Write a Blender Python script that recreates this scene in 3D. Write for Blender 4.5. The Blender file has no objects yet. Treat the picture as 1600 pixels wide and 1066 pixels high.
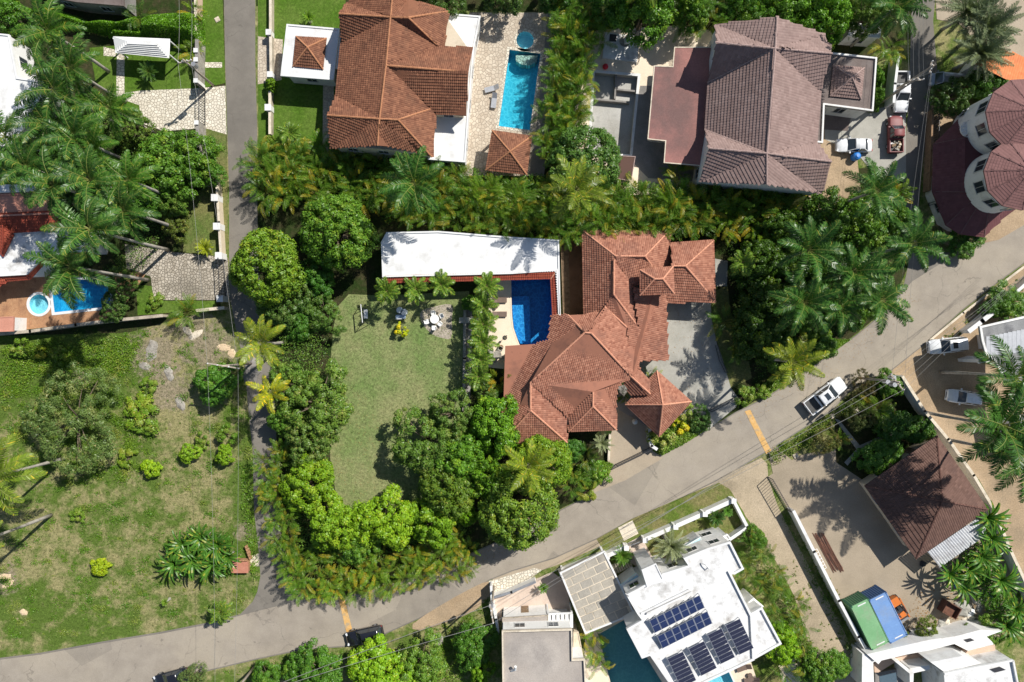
import bpy, random, math
import numpy as np
from math import sin, cos, pi, radians, sqrt, atan2
from mathutils import Vector, Matrix
from mathutils.geometry import tessellate_polygon
random.seed(7); rng = np.random.default_rng(7)
SC = bpy.context.scene; COL = SC.collection
# ---------------------------------------------------------------- camera, sky, sun, exposure
HC = 88.0; S = HC / (1600 * 24 / 36)
cam = bpy.data.cameras.new('camera'); cam.lens = 24; cam.sensor_width = 36; cam.sensor_fit = 'HORIZONTAL'
cam.clip_end = 2000; cam.clip_start = 0.5
co = bpy.data.objects.new('camera', cam); co.location = (0, 0, HC); COL.objects.link(co); SC.camera = co
W = bpy.data.worlds.new('World'); SC.world = W; W.use_nodes = True
_n = W.node_tree.nodes; _l = W.node_tree.links
sky = _n.new('ShaderNodeTexSky'); sky.sky_type = 'NISHITA'; sky.sun_disc = False
SUN_EL, SUN_AZ = radians(46), atan2(.74, .67)
sky.sun_elevation = SUN_EL; sky.sun_rotation = SUN_AZ; sky.air_density = 1.0; sky.dust_density = .6
bg = _n['Background']; bg.inputs[1].default_value = 0.072; _l.new(sky.outputs[0], bg.inputs[0])
sl = bpy.data.lights.new('sun', 'SUN'); sl.energy = 4.75; sl.angle = radians(.5); sl.color = (1, .96, .89)
so = bpy.data.objects.new('sun', sl)
so.rotation_euler = Vector((-sin(SUN_AZ) * cos(SUN_EL), -cos(SUN_AZ) * cos(SUN_EL), -sin(SUN_EL))).to_track_quat('-Z', 'Y').to_euler()
so.location = (40, 40, 60); COL.objects.link(so)
SC.view_settings.view_transform = 'Standard'; SC.view_settings.look = 'None'
SC.view_settings.exposure = 0.28; SC.view_settings.gamma = 1; SC.view_settings.use_curve_mapping = False
SC.cycles.max_bounces = 6; SC.cycles.transparent_max_bounces = 12

# ---------------------------------------------------------------- survey: plan coordinates to metres
def P(x, y, h=0.0):
    k = S * (1 - h / HC)
    return Vector(((x - 800) * k, (533 - y) * k, h))
def FR(ox, oy, k):                       # a survey sheet with its own origin and scale
    return lambda x, y, *h: (ox + x / k, oy + y / k, *h)
K = 1579 / 400
A0, A1, A2, A3 = [FR(400 * i, 0, K) for i in range(4)]
B0, B1, B2, B3 = [FR(400 * i, 270, K) for i in range(4)]
C0, C1, C2, C3 = [FR(400 * i, 530, K) for i in range(4)]
D0, D1, D2, D3 = [FR(400 * i, 796, K) for i in range(4)]
def L(f, pts): return [f(*p) for p in pts]

# ---------------------------------------------------------------- materials
def mk(name):
    m = bpy.data.materials.new(name); m.use_nodes = True
    nt = m.node_tree; b = nt.nodes['Principled BSDF']
    return m, nt, b
def N(nt, t, **kw):
    n = nt.nodes.new(t)
    for k, v in kw.items():
        if k.startswith('i_'): n.inputs[k[2:].replace('_', ' ')].default_value = v
        else: setattr(n, k, v)
    return n
def mixc(nt, fac, a, b, mode='MIX'):
    n = nt.nodes.new('ShaderNodeMix'); n.data_type = 'RGBA'; n.blend_type = mode
    for s, v in ((n.inputs[0], fac), (n.inputs[6], a), (n.inputs[7], b)):
        if hasattr(v, 'is_linked'): nt.links.new(v, s)
        elif isinstance(v, (int, float)): s.default_value = v
        else: s.default_value = (*v, 1) if len(v) == 3 else v
    return n.outputs[2]
def noise(nt, vec, scale, detail=6, rough=.6):
    n = N(nt, 'ShaderNodeTexNoise'); n.inputs['Scale'].default_value = scale; n.inputs['Detail'].default_value = detail
    n.inputs['Roughness'].default_value = rough; nt.links.new(vec, n.inputs['Vector']); return n.outputs[0]
def ramp(nt, v, lo, hi, a=0, b=1):
    n = N(nt, 'ShaderNodeMapRange'); n.clamp = True
    nt.links.new(v, n.inputs[0])
    for i, x in enumerate((lo, hi, a, b)): n.inputs[i + 1].default_value = x
    return n.outputs[0]
def mth(nt, op, a, b=0.0):
    n = N(nt, 'ShaderNodeMath', operation=op)
    for s, v in zip(n.inputs, (a, b)):
        if hasattr(v, 'is_linked'): nt.links.new(v, s)
        else: s.default_value = v
    return n.outputs[0]
def pos(nt): return N(nt, 'ShaderNodeNewGeometry').outputs['Position']
def bump(nt, b, h, strength=.4, dist=.05):
    n = N(nt, 'ShaderNodeBump'); n.inputs['Strength'].default_value = strength; n.inputs['Distance'].default_value = dist
    nt.links.new(h, n.inputs['Height']); nt.links.new(n.outputs[0], b.inputs['Normal'])
def surf(name, a, b_, s1=.6, c=None, s2=.08, lo=.35, hi=.65, clo=.5, chi=.7, rough=.85, bs=9, bst=.3, fine=.18, spec=.3):
    """weathered surface: two tones at one scale, a third as stains at another, fine grain"""
    m, nt, b = mk(name); p = pos(nt)
    col = mixc(nt, ramp(nt, noise(nt, p, s1), lo, hi), a, b_)
    if c: col = mixc(nt, ramp(nt, noise(nt, p, s2, 8, .65), clo, chi), col, c)
    g = ramp(nt, noise(nt, p, bs, 5), .3, .7, 1 - fine, 1 + fine)
    v = N(nt, 'ShaderNodeVectorMath', operation='SCALE'); nt.links.new(col, v.inputs[0]); nt.links.new(g, v.inputs['Scale'])
    nt.links.new(v.outputs[0], b.inputs['Base Color'])
    b.inputs['Roughness'].default_value = rough; b.inputs['Specular IOR Level'].default_value = spec
    if bst: bump(nt, b, noise(nt, p, bs, 5), bst)
    return m
def roadmat(name, *a, **k):
    """asphalt: surf plus branching cracks, tar spots and faint repair patches"""
    m = surf(name, *a, **k); nt = m.node_tree; b = nt.nodes['Principled BSDF']; p = pos(nt); src = b.inputs['Base Color'].links[0].from_socket
    w = N(nt, 'ShaderNodeVectorMath', operation='ADD'); nz = N(nt, 'ShaderNodeTexNoise'); nz.inputs['Scale'].default_value = .9; nz.inputs['Detail'].default_value = 5
    nt.links.new(p, nz.inputs['Vector']); nt.links.new(p, w.inputs[0]); nt.links.new(nz.outputs['Color'], w.inputs[1])
    v = N(nt, 'ShaderNodeTexVoronoi', feature='DISTANCE_TO_EDGE'); v.inputs['Scale'].default_value = .22; nt.links.new(w.outputs[0], v.inputs['Vector'])
    c = mth(nt, 'MULTIPLY', ramp(nt, v.outputs['Distance'], .004, .011, .35, 0), ramp(nt, noise(nt, p, .3), .45, .6))
    col = mixc(nt, c, src, (.06, .055, .05)); col = mixc(nt, ramp(nt, noise(nt, p, 1.1, 3), .68, .74, 0, .45), col, (.09, .08, .07))
    v2 = N(nt, 'ShaderNodeTexVoronoi', feature='F1'); v2.inputs['Scale'].default_value = .13; nt.links.new(p, v2.inputs['Vector']); sp = N(nt, 'ShaderNodeSeparateColor'); nt.links.new(v2.outputs['Color'], sp.inputs[0])
    col = mixc(nt, ramp(nt, sp.outputs[0], .76, .78, 0, .22), col, (.1, .095, .085)); nt.links.new(col, b.inputs['Base Color']); return m
def plain(name, c, rough=.5, metal=0, spec=.5, coat=0):
    m, nt, b = mk(name); p = pos(nt)
    g = ramp(nt, noise(nt, p, 3, 5), .3, .7, .9, 1.08)
    v = N(nt, 'ShaderNodeVectorMath', operation='SCALE'); v.inputs[0].default_value = c; nt.links.new(g, v.inputs['Scale'])
    nt.links.new(v.outputs[0], b.inputs['Base Color'])
    b.inputs['Roughness'].default_value = rough; b.inputs['Metallic'].default_value = metal
    b.inputs['Specular IOR Level'].default_value = spec; b.inputs['Coat Weight'].default_value = coat; b.inputs['Coat Roughness'].default_value = .08
    return m
def tilemat(name, a, b_, stain, rough=.8):
    """clay tile: each tile its own tone (Col), algae and weather stains over many tiles"""
    m, nt, b = mk(name); p = pos(nt)
    at = N(nt, 'ShaderNodeAttribute', attribute_name='Col')
    sp = N(nt, 'ShaderNodeSeparateColor'); nt.links.new(at.outputs['Color'], sp.inputs[0])
    col = mixc(nt, sp.outputs[0], a, b_)
    col = mixc(nt, ramp(nt, noise(nt, p, .45, 9, .7), .48, .72, 0, .75), col, stain)
    col = mixc(nt, ramp(nt, noise(nt, p, 2.6, 4), .6, .75, 0, .5), col, stain)
    nt.links.new(col, b.inputs['Base Color']); b.inputs['Roughness'].default_value = rough; b.inputs['Specular IOR Level'].default_value = .25
    bump(nt, b, noise(nt, p, 25, 3), .3, .02)
    return m
def paving(name, a, b_, joint, scale, jw=.06, rnd=1.0, patch=None):
    m, nt, b = mk(name); p = pos(nt)
    wob = N(nt, 'ShaderNodeVectorMath', operation='MULTIPLY'); wob.inputs[1].default_value = (1, 1, 0); nt.links.new(p, wob.inputs[0])
    v1 = N(nt, 'ShaderNodeTexVoronoi', feature='F1', voronoi_dimensions='2D'); v2 = N(nt, 'ShaderNodeTexVoronoi', feature='DISTANCE_TO_EDGE', voronoi_dimensions='2D')
    for v in (v1, v2):
        v.inputs['Scale'].default_value = scale; v.inputs['Randomness'].default_value = rnd; nt.links.new(wob.outputs[0], v.inputs['Vector'])
    sp = N(nt, 'ShaderNodeSeparateColor'); nt.links.new(v1.outputs['Color'], sp.inputs[0])
    col = mixc(nt, sp.outputs[0], a, b_)
    if patch: col = mixc(nt, ramp(nt, noise(nt, p, .25, 6), .45, .65), col, patch)
    e = ramp(nt, v2.outputs['Distance'], jw * .4, jw)
    col = mixc(nt, e, joint, col)
    g = ramp(nt, noise(nt, p, 12, 5), .3, .7, .85, 1.12)
    v = N(nt, 'ShaderNodeVectorMath', operation='SCALE'); nt.links.new(col, v.inputs[0]); nt.links.new(g, v.inputs['Scale'])
    nt.links.new(v.outputs[0], b.inputs['Base Color']); b.inputs['Roughness'].default_value = .85
    bump(nt, b, e, .8, .03)
    return m
def leafmat(name, a, b_, c, trans=.18, rough=.42):
    """leaves: per-leaf tone from Col, per-plant tone from Object Info, light passing through the blade"""
    m, nt, b = mk(name); p = pos(nt); a, b_, c = [(x[0] * 1.62, x[1] * 1.5, x[2] * 1.3) for x in (a, b_, c)]
    at = N(nt, 'ShaderNodeAttribute', attribute_name='Col')
    sp = N(nt, 'ShaderNodeSeparateColor'); nt.links.new(at.outputs['Color'], sp.inputs[0])
    oi = N(nt, 'ShaderNodeObjectInfo')
    col = mixc(nt, sp.outputs[0], a, b_)
    col = mixc(nt, sp.outputs[1], col, c)
    col = mixc(nt, 1.0, col, oi.outputs['Color'], 'MULTIPLY')
    nt.links.new(col, b.inputs['Base Color']); b.inputs['Roughness'].default_value = rough; b.inputs['Specular IOR Level'].default_value = .35
    t = N(nt, 'ShaderNodeBsdfTranslucent'); nt.links.new(mixc(nt, 1.0, col, (1.1, 1.25, .5), 'MULTIPLY'), t.inputs[0])
    ms = N(nt, 'ShaderNodeMixShader'); ms.inputs[0].default_value = trans
    nt.links.new(b.outputs[0], ms.inputs[1]); nt.links.new(t.outputs[0], ms.inputs[2])
    nt.links.new(ms.outputs[0], nt.nodes['Material Output'].inputs[0])
    return m
def grassmat(name, green, dry, dirt, s, lo, hi, blobs=(), dlo=.62, dhi=.72, bst=.6, bare=()):
    """ground cover: green and dry blades in patches, bare soil between; blobs = places where one or other prevails"""
    m, nt, b = mk(name); p = pos(nt)
    f = noise(nt, p, s, 8, .68)
    for (x, y, r, w) in blobs:
        c = P(x, y); d = N(nt, 'ShaderNodeVectorMath', operation='DISTANCE'); nt.links.new(p, d.inputs[0]); d.inputs[1].default_value = c
        f = mth(nt, 'ADD', f, ramp(nt, d.outputs['Value'], r * S * .2, r * S, w, 0))
    col = mixc(nt, ramp(nt, f, lo, hi), dry, green)
    col = mixc(nt, ramp(nt, noise(nt, p, .9, 6, .7), dlo, dhi), col, dirt)
    for (x, y, r) in bare:
        d = N(nt, 'ShaderNodeVectorMath', operation='DISTANCE'); nt.links.new(p, d.inputs[0]); d.inputs[1].default_value = P(x, y)
        k = mth(nt, 'ADD', ramp(nt, d.outputs['Value'], 0, r * S, 1, 0), mth(nt, 'MULTIPLY', mth(nt, 'SUBTRACT', noise(nt, p, 1.0, 7, .7), .5), 2.2))
        col = mixc(nt, ramp(nt, k, .35, .7, 0, .85), col, (.36, .29, .21))
    col = mixc(nt, ramp(nt, noise(nt, p, 2.5, 6, .7), .38, .62, 0, .45), col, tuple(x * .45 for x in green))
    g = mth(nt, 'MULTIPLY', ramp(nt, noise(nt, p, 11, 6, .7), .3, .7, .6, 1.35), ramp(nt, noise(nt, p, 3.2, 4, .7), .35, .65, .78, 1.15))
    v = N(nt, 'ShaderNodeVectorMath', operation='SCALE'); nt.links.new(col, v.inputs[0]); nt.links.new(g, v.inputs['Scale'])
    nt.links.new(v.outputs[0], b.inputs['Base Color']); b.inputs['Roughness'].default_value = .95; b.inputs['Specular IOR Level'].default_value = .1
    bump(nt, b, noise(nt, p, 7, 6, .7), bst, .15)
    return m
def watermat(name, tint, refl=.02):
    m, nt, b = mk(name); nt.nodes.remove(b); p = pos(nt)
    tr = N(nt, 'ShaderNodeBsdfTransparent'); tr.inputs[0].default_value = (*tint, 1)
    gl = N(nt, 'ShaderNodeBsdfGlossy'); gl.inputs['Roughness'].default_value = .04
    fr = N(nt, 'ShaderNodeFresnel'); fr.inputs[0].default_value = 1.33
    bm = N(nt, 'ShaderNodeBump'); bm.inputs['Strength'].default_value = 1.0; bm.inputs['Distance'].default_value = .03
    nt.links.new(noise(nt, p, 5, 4), bm.inputs['Height']); nt.links.new(bm.outputs[0], gl.inputs['Normal']); nt.links.new(bm.outputs[0], fr.inputs['Normal'])
    ms = N(nt, 'ShaderNodeMixShader'); nt.links.new(fr.outputs[0], ms.inputs[0]); nt.links.new(tr.outputs[0], ms.inputs[1]); nt.links.new(gl.outputs[0], ms.inputs[2])
    nt.links.new(ms.outputs[0], nt.nodes['Material Output'].inputs[0]); return m
def caustic_pooltile(name, a, b_):
    m, nt, b = mk(name); p = pos(nt)
    v = N(nt, 'ShaderNodeTexVoronoi', feature='DISTANCE_TO_EDGE'); v.inputs['Scale'].default_value = 1.6
    w = N(nt, 'ShaderNodeVectorMath', operation='ADD'); nz = N(nt, 'ShaderNodeTexNoise'); nz.inputs['Scale'].default_value = 1.2
    nt.links.new(p, nz.inputs['Vector']); nt.links.new(p, w.inputs[0]); nt.links.new(nz.outputs['Color'], w.inputs[1]); nt.links.new(w.outputs[0], v.inputs['Vector'])
    col = mixc(nt, ramp(nt, v.outputs['Distance'], 0, .12), b_, a)  # pale warped web along cell edges: caustic light painted into the tile colour
    nt.links.new(col, b.inputs['Base Color']); b.inputs['Roughness'].default_value = .5
    return m

m_road = roadmat('asphalt', (.28, .243, .198), (.335, .293, .24), .5, (.375, .325, .255), .07, clo=.46, chi=.66, bs=14, fine=.14)
m_lane = roadmat('lane_asphalt', (.18, .162, .138), (.215, .194, .165), .5, (.15, .136, .118), .12, bs=14, fine=.14)
m_apron = surf('concrete_apron', (.37, .30, .22), (.42, .35, .26), .4, (.3, .245, .18), .2, bs=10, fine=.12)
m_conc = surf('concrete', (.34, .33, .29), (.40, .385, .34), .5, (.26, .25, .22), .3, bs=10, fine=.12)
m_concd = surf('dark_concrete', (.23, .215, .20), (.29, .27, .25), .5, (.17, .16, .15), .3, bs=10, fine=.15)
m_yard = surf('yard_concrete', (.31, .255, .185), (.365, .30, .22), .3, (.26, .215, .155), .1, bs=8, fine=.14)
m_dirt = surf('dirt', (.34, .245, .15), (.42, .31, .20), .35, (.26, .2, .13), .15, bs=6, fine=.22, bst=.6)
m_dirtlane = surf('dirt_lane', (.37, .30, .205), (.45, .365, .255), .35, (.27, .22, .15), .2, bs=6, fine=.22, bst=.6)
m_soil = grassmat('garden_soil', (.03, .055, .012), (.07, .06, .03), (.10, .075, .045), .5, .4, .6)
m_lot = grassmat('field_grass', (.115, .18, .032), (.36, .32, .155), (.46, .37, .23), .42, .40, .56,
    blobs=[(60, 560, 110, .16), (210, 560, 70, .22), (400, 770, 60, .3), (395, 850, 50, .3), (130, 590, 130, .1), (270, 640, 90, -.08), (250, 660, 120, -.05), (250, 545, 45, -.3),
           (60, 860, 90, -.09), (150, 985, 90, .08), (330, 780, 80, -.08), (200, 940, 80, -.03), (50, 960, 70, .1), (215, 700, 70, .08)], bare=[(245, 555, 80), (330, 545, 75), (300, 510, 60), (265, 610, 60), (380, 830, 26), (10, 905, 40), (130, 590, 30)])
m_verge = grassmat('verge_grass', (.12, .18, .03), (.25, .22, .095), (.26, .2, .12), .3, .42, .6)
m_lawn = grassmat('lawn_grass', (.18, .265, .08), (.32, .325, .15), (.22, .2, .10), .2, .40, .66, dlo=.66, dhi=.8, bst=.35,
    blobs=[(690, 560, 90, .06), (640, 660, 60, -.1), (560, 600, 60, .05)])
m_lush = grassmat('lush_grass', (.085, .17, .018), (.14, .21, .04), (.09, .12, .03), .3, .35, .6, dlo=.7, dhi=.85, bst=.35)
m_soft = grassmat('soft_grass', (.12, .18, .04), (.22, .21, .08), (.2, .17, .09), .25, .42, .62)
m_cob = paving('white_flagstone', (.60, .54, .43), (.78, .72, .6), (.28, .24, .18), 2.6, .10)
m_cobg = paving('grey_flagstone', (.33, .285, .22), (.55, .49, .40), (.13, .11, .085), 2.7, .12, patch=(.26, .23, .18))
m_deck = paving('limestone_deck', (.46, .38, .29), (.6, .52, .41), (.32, .26, .2), 2.3, .08)
m_deckc = surf('cream_deck', (.74, .62, .47), (.80, .68, .53), .6, (.68, .56, .42), .4, bs=6, fine=.06, bst=.05)
m_pink = surf('pink_paving', (.55, .44, .36), (.6, .49, .41), .6, (.5, .4, .33), .4, bs=8, fine=.1)
m_brickp = surf('brick_paving', (.36, .19, .10), (.42, .24, .13), 1.5, (.25, .13, .075), .8, bs=9, fine=.22)
m_white = surf('white_roof_paint', (.70, .70, .69), (.75, .75, .74), .5, (.55, .54, .52), .5, clo=.5, chi=.7, bs=10, fine=.03, bst=.05)
m_whiteold = surf('stained_white_roof', (.68, .675, .66), (.75, .75, .74), .5, (.36, .345, .325), .7, clo=.50, chi=.72, bs=7, fine=.08, bst=.05)
m_wall = surf('white_wall_paint', (.74, .73, .70), (.8, .79, .77), .8, (.6, .58, .54), .8, bs=8, fine=.05, bst=.05)
m_cream = surf('cream_wall_paint', (.62, .52, .38), (.68, .58, .44), .8, (.5, .42, .3), .8, bs=8, fine=.06, bst=.05)
m_peach = surf('peach_wall_paint', (.56, .40, .30), (.62, .45, .34), .8, (.45, .33, .26), .6, bs=8, fine=.08, bst=.05)
m_stone = surf('weathered_wall_top', (.42, .36, .28), (.5, .43, .34), 1.2, (.2, .18, .14), .8, bs=8, fine=.2)
m_pale = surf('pale_coping', (.62, .54, .42), (.70, .62, .5), 1.2, (.4, .34, .26), .8, bs=8, fine=.15)
m_redflat = surf('red_painted_roof', (.27, .125, .108), (.40, .18, .155), .22, (.17, .10, .092), .1, clo=.40, chi=.62, bs=6, fine=.14, bst=.1)
m_pinkflat = surf('pink_painted_roof', (.52, .235, .165), (.6, .29, .21), .4, (.38, .17, .12), .3, bs=6, fine=.1, bst=.1)
m_greyroof = surf('grey_concrete_roof', (.37, .325, .285), (.44, .395, .35), .25, (.30, .27, .245), .18, clo=.42, chi=.6, bs=7, fine=.12)
m_darkroof = surf('dark_painted_roof', (.14, .11, .10), (.18, .145, .13), .5, (.2, .17, .16), .4, bs=6, fine=.12)
m_t3 = tilemat('coral_clay_tile', (.235, .088, .055), (.47, .225, .148), (.165, .08, .06))
m_t1 = tilemat('brown_clay_tile', (.15, .06, .035), (.32, .145, .082), (.10, .05, .032))
m_t2 = tilemat('mauve_clay_tile', (.23, .155, .138), (.33, .235, .21), (.19, .13, .115))
m_t9 = tilemat('dark_brown_metal_tile', (.11, .06, .046), (.175, .10, .078), (.09, .052, .044))
m_t5 = tilemat('brick_red_tile', (.28, .055, .032), (.38, .09, .05), (.2, .045, .03))
m_shing = tilemat('mauve_shingle', (.20, .10, .092), (.255, .13, .12), (.165, .085, .078))
m_skirt = tilemat('maroon_shingle', (.135, .052, .055), (.185, .075, .077), (.11, .05, .05))
m_torange = tilemat('orange_clay_tile', (.6, .19, .07), (.75, .27, .11), (.5, .16, .07))
m_rid3 = surf('coral_ridge_tile', (.58, .27, .17), (.64, .31, .2), 1.5, bs=6); m_rid1 = surf('orange_ridge_tile', (.38, .17, .085), (.47, .22, .115), 1.5, bs=6)
m_rid2 = surf('mauve_ridge_tile', (.33, .235, .21), (.40, .29, .26), 1.5, bs=6); m_rid9 = surf('dark_ridge_tile', (.11, .055, .042), (.15, .075, .06), 1.5, bs=6)
m_glass = plain('window_glass', (.03, .04, .05), .08, spec=.8); m_frame = plain('window_frame', (.55, .54, .52), .5)
m_metal = plain('galvanised_metal', (.42, .43, .45), .45, .6); m_dark = plain('dark_metal', (.05, .05, .055), .5, .3); m_black = plain('black_rubber', (.02, .02, .02), .8)
m_wood = surf('weathered_wood', (.22, .15, .09), (.3, .21, .13), 3, (.12, .085, .055), 2, bs=20); m_pole = surf('pole_wood', (.33, .28, .22), (.42, .36, .3), 2, bs=10)
m_boardm = surf('deck_board', (.19, .105, .06), (.24, .14, .085), 2, (.13, .075, .045), 1, bs=14)
m_trunk = surf('palm_trunk_bark', (.33, .30, .26), (.42, .385, .335), 1.5, (.22, .195, .165), 2, bs=8); m_bark = surf('tree_bark', (.13, .1, .07), (.2, .155, .11), 3, bs=12, bst=.8)
m_shaft = plain('palm_crownshaft', (.10, .17, .04), .4)
m_curtain = plain('white_plastic', (.8, .8, .78), .35)
m_lounge = plain('brown_wicker', (.16, .11, .085), .7); m_blueplas = plain('blue_plastic', (.03, .2, .6), .4); m_redplas = plain('red_cloth', (.55, .02, .04), .7)
m_stonegrey = surf('grey_stone', (.27, .25, .21), (.40, .37, .32), 1.5, (.18, .16, .14), 1, bs=6, bst=.8, fine=.2); m_sand = surf('pale_sand', (.62, .46, .29), (.7, .55, .37), 1, bs=6, fine=.15)
m_yellow = surf('worn_yellow_paint', (.60, .34, .10), (.66, .42, .18), 2.0, (.42, .32, .2), 1.2, clo=.5, chi=.62, bs=14, fine=.15)
m_whitep = surf('worn_white_paint', (.55, .53, .5), (.65, .63, .6), 4, (.32, .3, .27), 3, bs=14)
m_rust = surf('rusty_iron', (.13, .06, .04), (.18, .085, .055), 2, (.08, .045, .035), 3, bs=8)
m_poolA = caustic_pooltile('turquoise_pool_tile', (.03, .46, .60), (.10, .62, .74)); m_poolB = caustic_pooltile('deep_blue_pool_tile', (.012, .27, .58), (.06, .48, .82))
m_poolC = caustic_pooltile('pale_pool_tile', (.40, .70, .78), (.5, .8, .86)); m_poolD = caustic_pooltile('teal_pool_stone', (.24, .42, .40), (.30, .50, .47)); m_poolS = caustic_pooltile('sea_blue_pool_tile', (.02, .36, .62), (.05, .48, .74))
m_water = watermat('pool_water', (.72, .95, .98)); m_waterd = watermat('deep_pool_water', (.72, .88, .97))
m_sol = plain('solar_cell', (.022, .035, .10), .18, spec=.7, coat=.5); m_sol2 = plain('dark_solar_cell', (.028, .03, .055), .2, spec=.7, coat=.5); m_solf = plain('solar_cell_seam', (.45, .47, .52), .4, .3)
# leaves
m_mango = leafmat('mango_leaf', (.055, .135, .014), (.125, .225, .02), (.24, .27, .03)); m_dense = leafmat('dense_leaf', (.035, .10, .012), (.09, .20, .018), (.2, .26, .03))
m_loose = leafmat('loose_leaf', (.05, .11, .018), (.11, .19, .03), (.2, .2, .06)); m_greyl = leafmat('olive_leaf', (.05, .10, .028), (.12, .185, .052), (.24, .21, .09), .2)
m_bright = leafmat('bright_leaf', (.09, .2, .01), (.17, .31, .015), (.3, .36, .03)); m_palmd = leafmat('royal_palm_leaflet', (.016, .062, .010), (.055, .13, .022), (.24, .26, .05), .25, .36)
m_palmc = leafmat('coconut_leaflet', (.075, .13, .014), (.15, .21, .026), (.42, .34, .04), .3, .36); m_areca = leafmat('areca_leaflet', (.034, .105, .010), (.092, .18, .018), (.24, .21, .02), .32, .38)
m_silver = leafmat('silver_palm_leaflet', (.15, .19, .11), (.22, .26, .16), (.3, .3, .2), .2); m_banana = leafmat('banana_leaf', (.05, .14, .015), (.10, .22, .025), (.3, .3, .04), .3, .35)
m_hedge = leafmat('hedge_leaf', (.05, .14, .006), (.09, .22, .01), (.14, .28, .015)); m_rib = plain('frond_rib', (.2, .22, .05), .5)
m_yellowl = leafmat('yellow_leaf', (.4, .33, .02), (.55, .45, .03), (.2, .22, .02)); m_fern = leafmat('weed_leaf', (.06, .14, .012), (.12, .21, .02), (.22, .22, .06))

# ---------------------------------------------------------------- mesh collector
class MB:
    def __init__(s): s.v = []; s.f = []; s.c = []; s.mi = []; s.m = 0
    def add(s, vs, fs, c=None):
        o = len(s.v); s.v += [tuple(v) for v in vs]; s.f += [tuple(i + o for i in f) for f in fs]
        s.c += [c] * len(fs); s.mi += [s.m] * len(fs)
    def poly(s, pts, c=None):
        tri = tessellate_polygon([[Vector(p) for p in pts]]); s.add(pts, [t for t in tri], c)
    def prism(s, pts, z0, z1, c=None):
        """closed prism over a plan polygon (list of xy), z1 may be per-vertex list"""
        n = len(pts); zt = z1 if isinstance(z1, (list, tuple)) else [z1] * n
        a = sum(pts[i][0] * pts[(i + 1) % n][1] - pts[(i + 1) % n][0] * pts[i][1] for i in range(n))
        if a < 0: pts = pts[::-1]; zt = list(zt)[::-1]
        vs = [(p[0], p[1], z0) for p in pts] + [(p[0], p[1], z) for p, z in zip(pts, zt)]
        tri = tessellate_polygon([[Vector((p[0], p[1], 0)) for p in pts]])
        up = []
        for t in tri:
            x = [pts[i] for i in t]; ar = (x[1][0] - x[0][0]) * (x[2][1] - x[0][1]) - (x[2][0] - x[0][0]) * (x[1][1] - x[0][1])
            up.append(tuple(t) if ar > 0 else tuple(t)[::-1])
        fs = [tuple(i + n for i in t) for t in up] + [tuple(t)[::-1] for t in up] + [(i, (i + 1) % n, (i + 1) % n + n, i + n) for i in range(n)]
        s.add(vs, fs, c)
    def box(s, c, d, rz=0, z0=None, col=None):
        """box centred at c (x,y,z of its bottom when z0 is None) with size d"""
        hx, hy = d[0] / 2, d[1] / 2; ca, sa = cos(rz), sin(rz)
        q = [(c[0] + x * ca - y * sa, c[1] + x * sa + y * ca) for x, y in ((-hx, -hy), (hx, -hy), (hx, hy), (-hx, hy))]
        s.prism(q, c[2], c[2] + d[2], col)
    def bar(s, a, b, w, h=None, c=None):
        """square bar from a to b"""
        a = Vector(a); b = Vector(b); d = (b - a)
        if d.length < 1e-6: return
        d.normalize(); h = h or w
        u = d.cross(Vector((0, 0, 1)));  u = Vector((1, 0, 0)) if u.length < 1e-4 else u.normalized(); v = u.cross(d).normalized()
        u *= w / 2; v *= h / 2
        vs = [p + q for p in (a, b) for q in (-u - v, u - v, u + v, -u + v)]
        s.add(vs, [(0, 1, 2, 3), (7, 6, 5, 4), (0, 4, 5, 1), (1, 5, 6, 2), (2, 6, 7, 3), (3, 7, 4, 0)], c)
    def tube(s, pts, r, n=8, c=None, cap=True):
        pts = [Vector(p) for p in pts]; rs = r if isinstance(r, (list, tuple)) else [r] * len(pts)
        vs = []
        for i, p in enumerate(pts):
            d = (pts[min(i + 1, len(pts) - 1)] - pts[max(i - 1, 0)]).normalized()
            u = d.cross(Vector((0, 1, 0) if abs(d.y) < .9 else (1, 0, 0))).normalized(); v = d.cross(u)
            for k in range(n): a = 2 * pi * k / n; vs.append(p + (u * cos(a) + v * sin(a)) * rs[i])
        fs = [(i * n + k, i * n + (k + 1) % n, (i + 1) * n + (k + 1) % n, (i + 1) * n + k) for i in range(len(pts) - 1) for k in range(n)]
        if cap: fs += [tuple(range(n))[::-1], tuple(range((len(pts) - 1) * n, len(pts) * n))]
        s.add(vs, fs, c)
    def cyl(s, c, r, h, n=16, r2=None, col=None):
        s.tube([(c[0], c[1], c[2]), (c[0], c[1], c[2] + h)], [r, r if r2 is None else max(r2, .001)], n, col)
    def mesh(s, name, mats, smooth=False, org=(0, 0, 0)):
        me = bpy.data.meshes.new(name); o = Vector(org)
        me.from_pydata([(x - o.x, y - o.y, z - o.z) for x, y, z in s.v], [], s.f)
        for m in (mats if isinstance(mats, (list, tuple)) else [mats]): me.materials.append(m)
        if any(s.mi): me.polygons.foreach_set('material_index', s.mi)
        if any(c is not None for c in s.c):
            ca = me.color_attributes.new('Col', 'FLOAT_COLOR', 'CORNER'); buf = []
            for f, c in zip(s.f, s.c): buf += (list(c or (0, 0, 0)) + [1]) * len(f)
            ca.data.foreach_set('color', buf)
        if smooth: me.polygons.foreach_set('use_smooth', [True] * len(s.f))
        me.update(); return me
def link(o, parent=None):
    COL.objects.link(o)
    if parent: o.parent = parent
    return o
def tag(o, label, cat, group=None, kind=None):
    if label: o['label'] = label
    if cat: o['category'] = cat
    if group: o['group'] = group
    if kind: o['kind'] = kind
    return o
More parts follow.
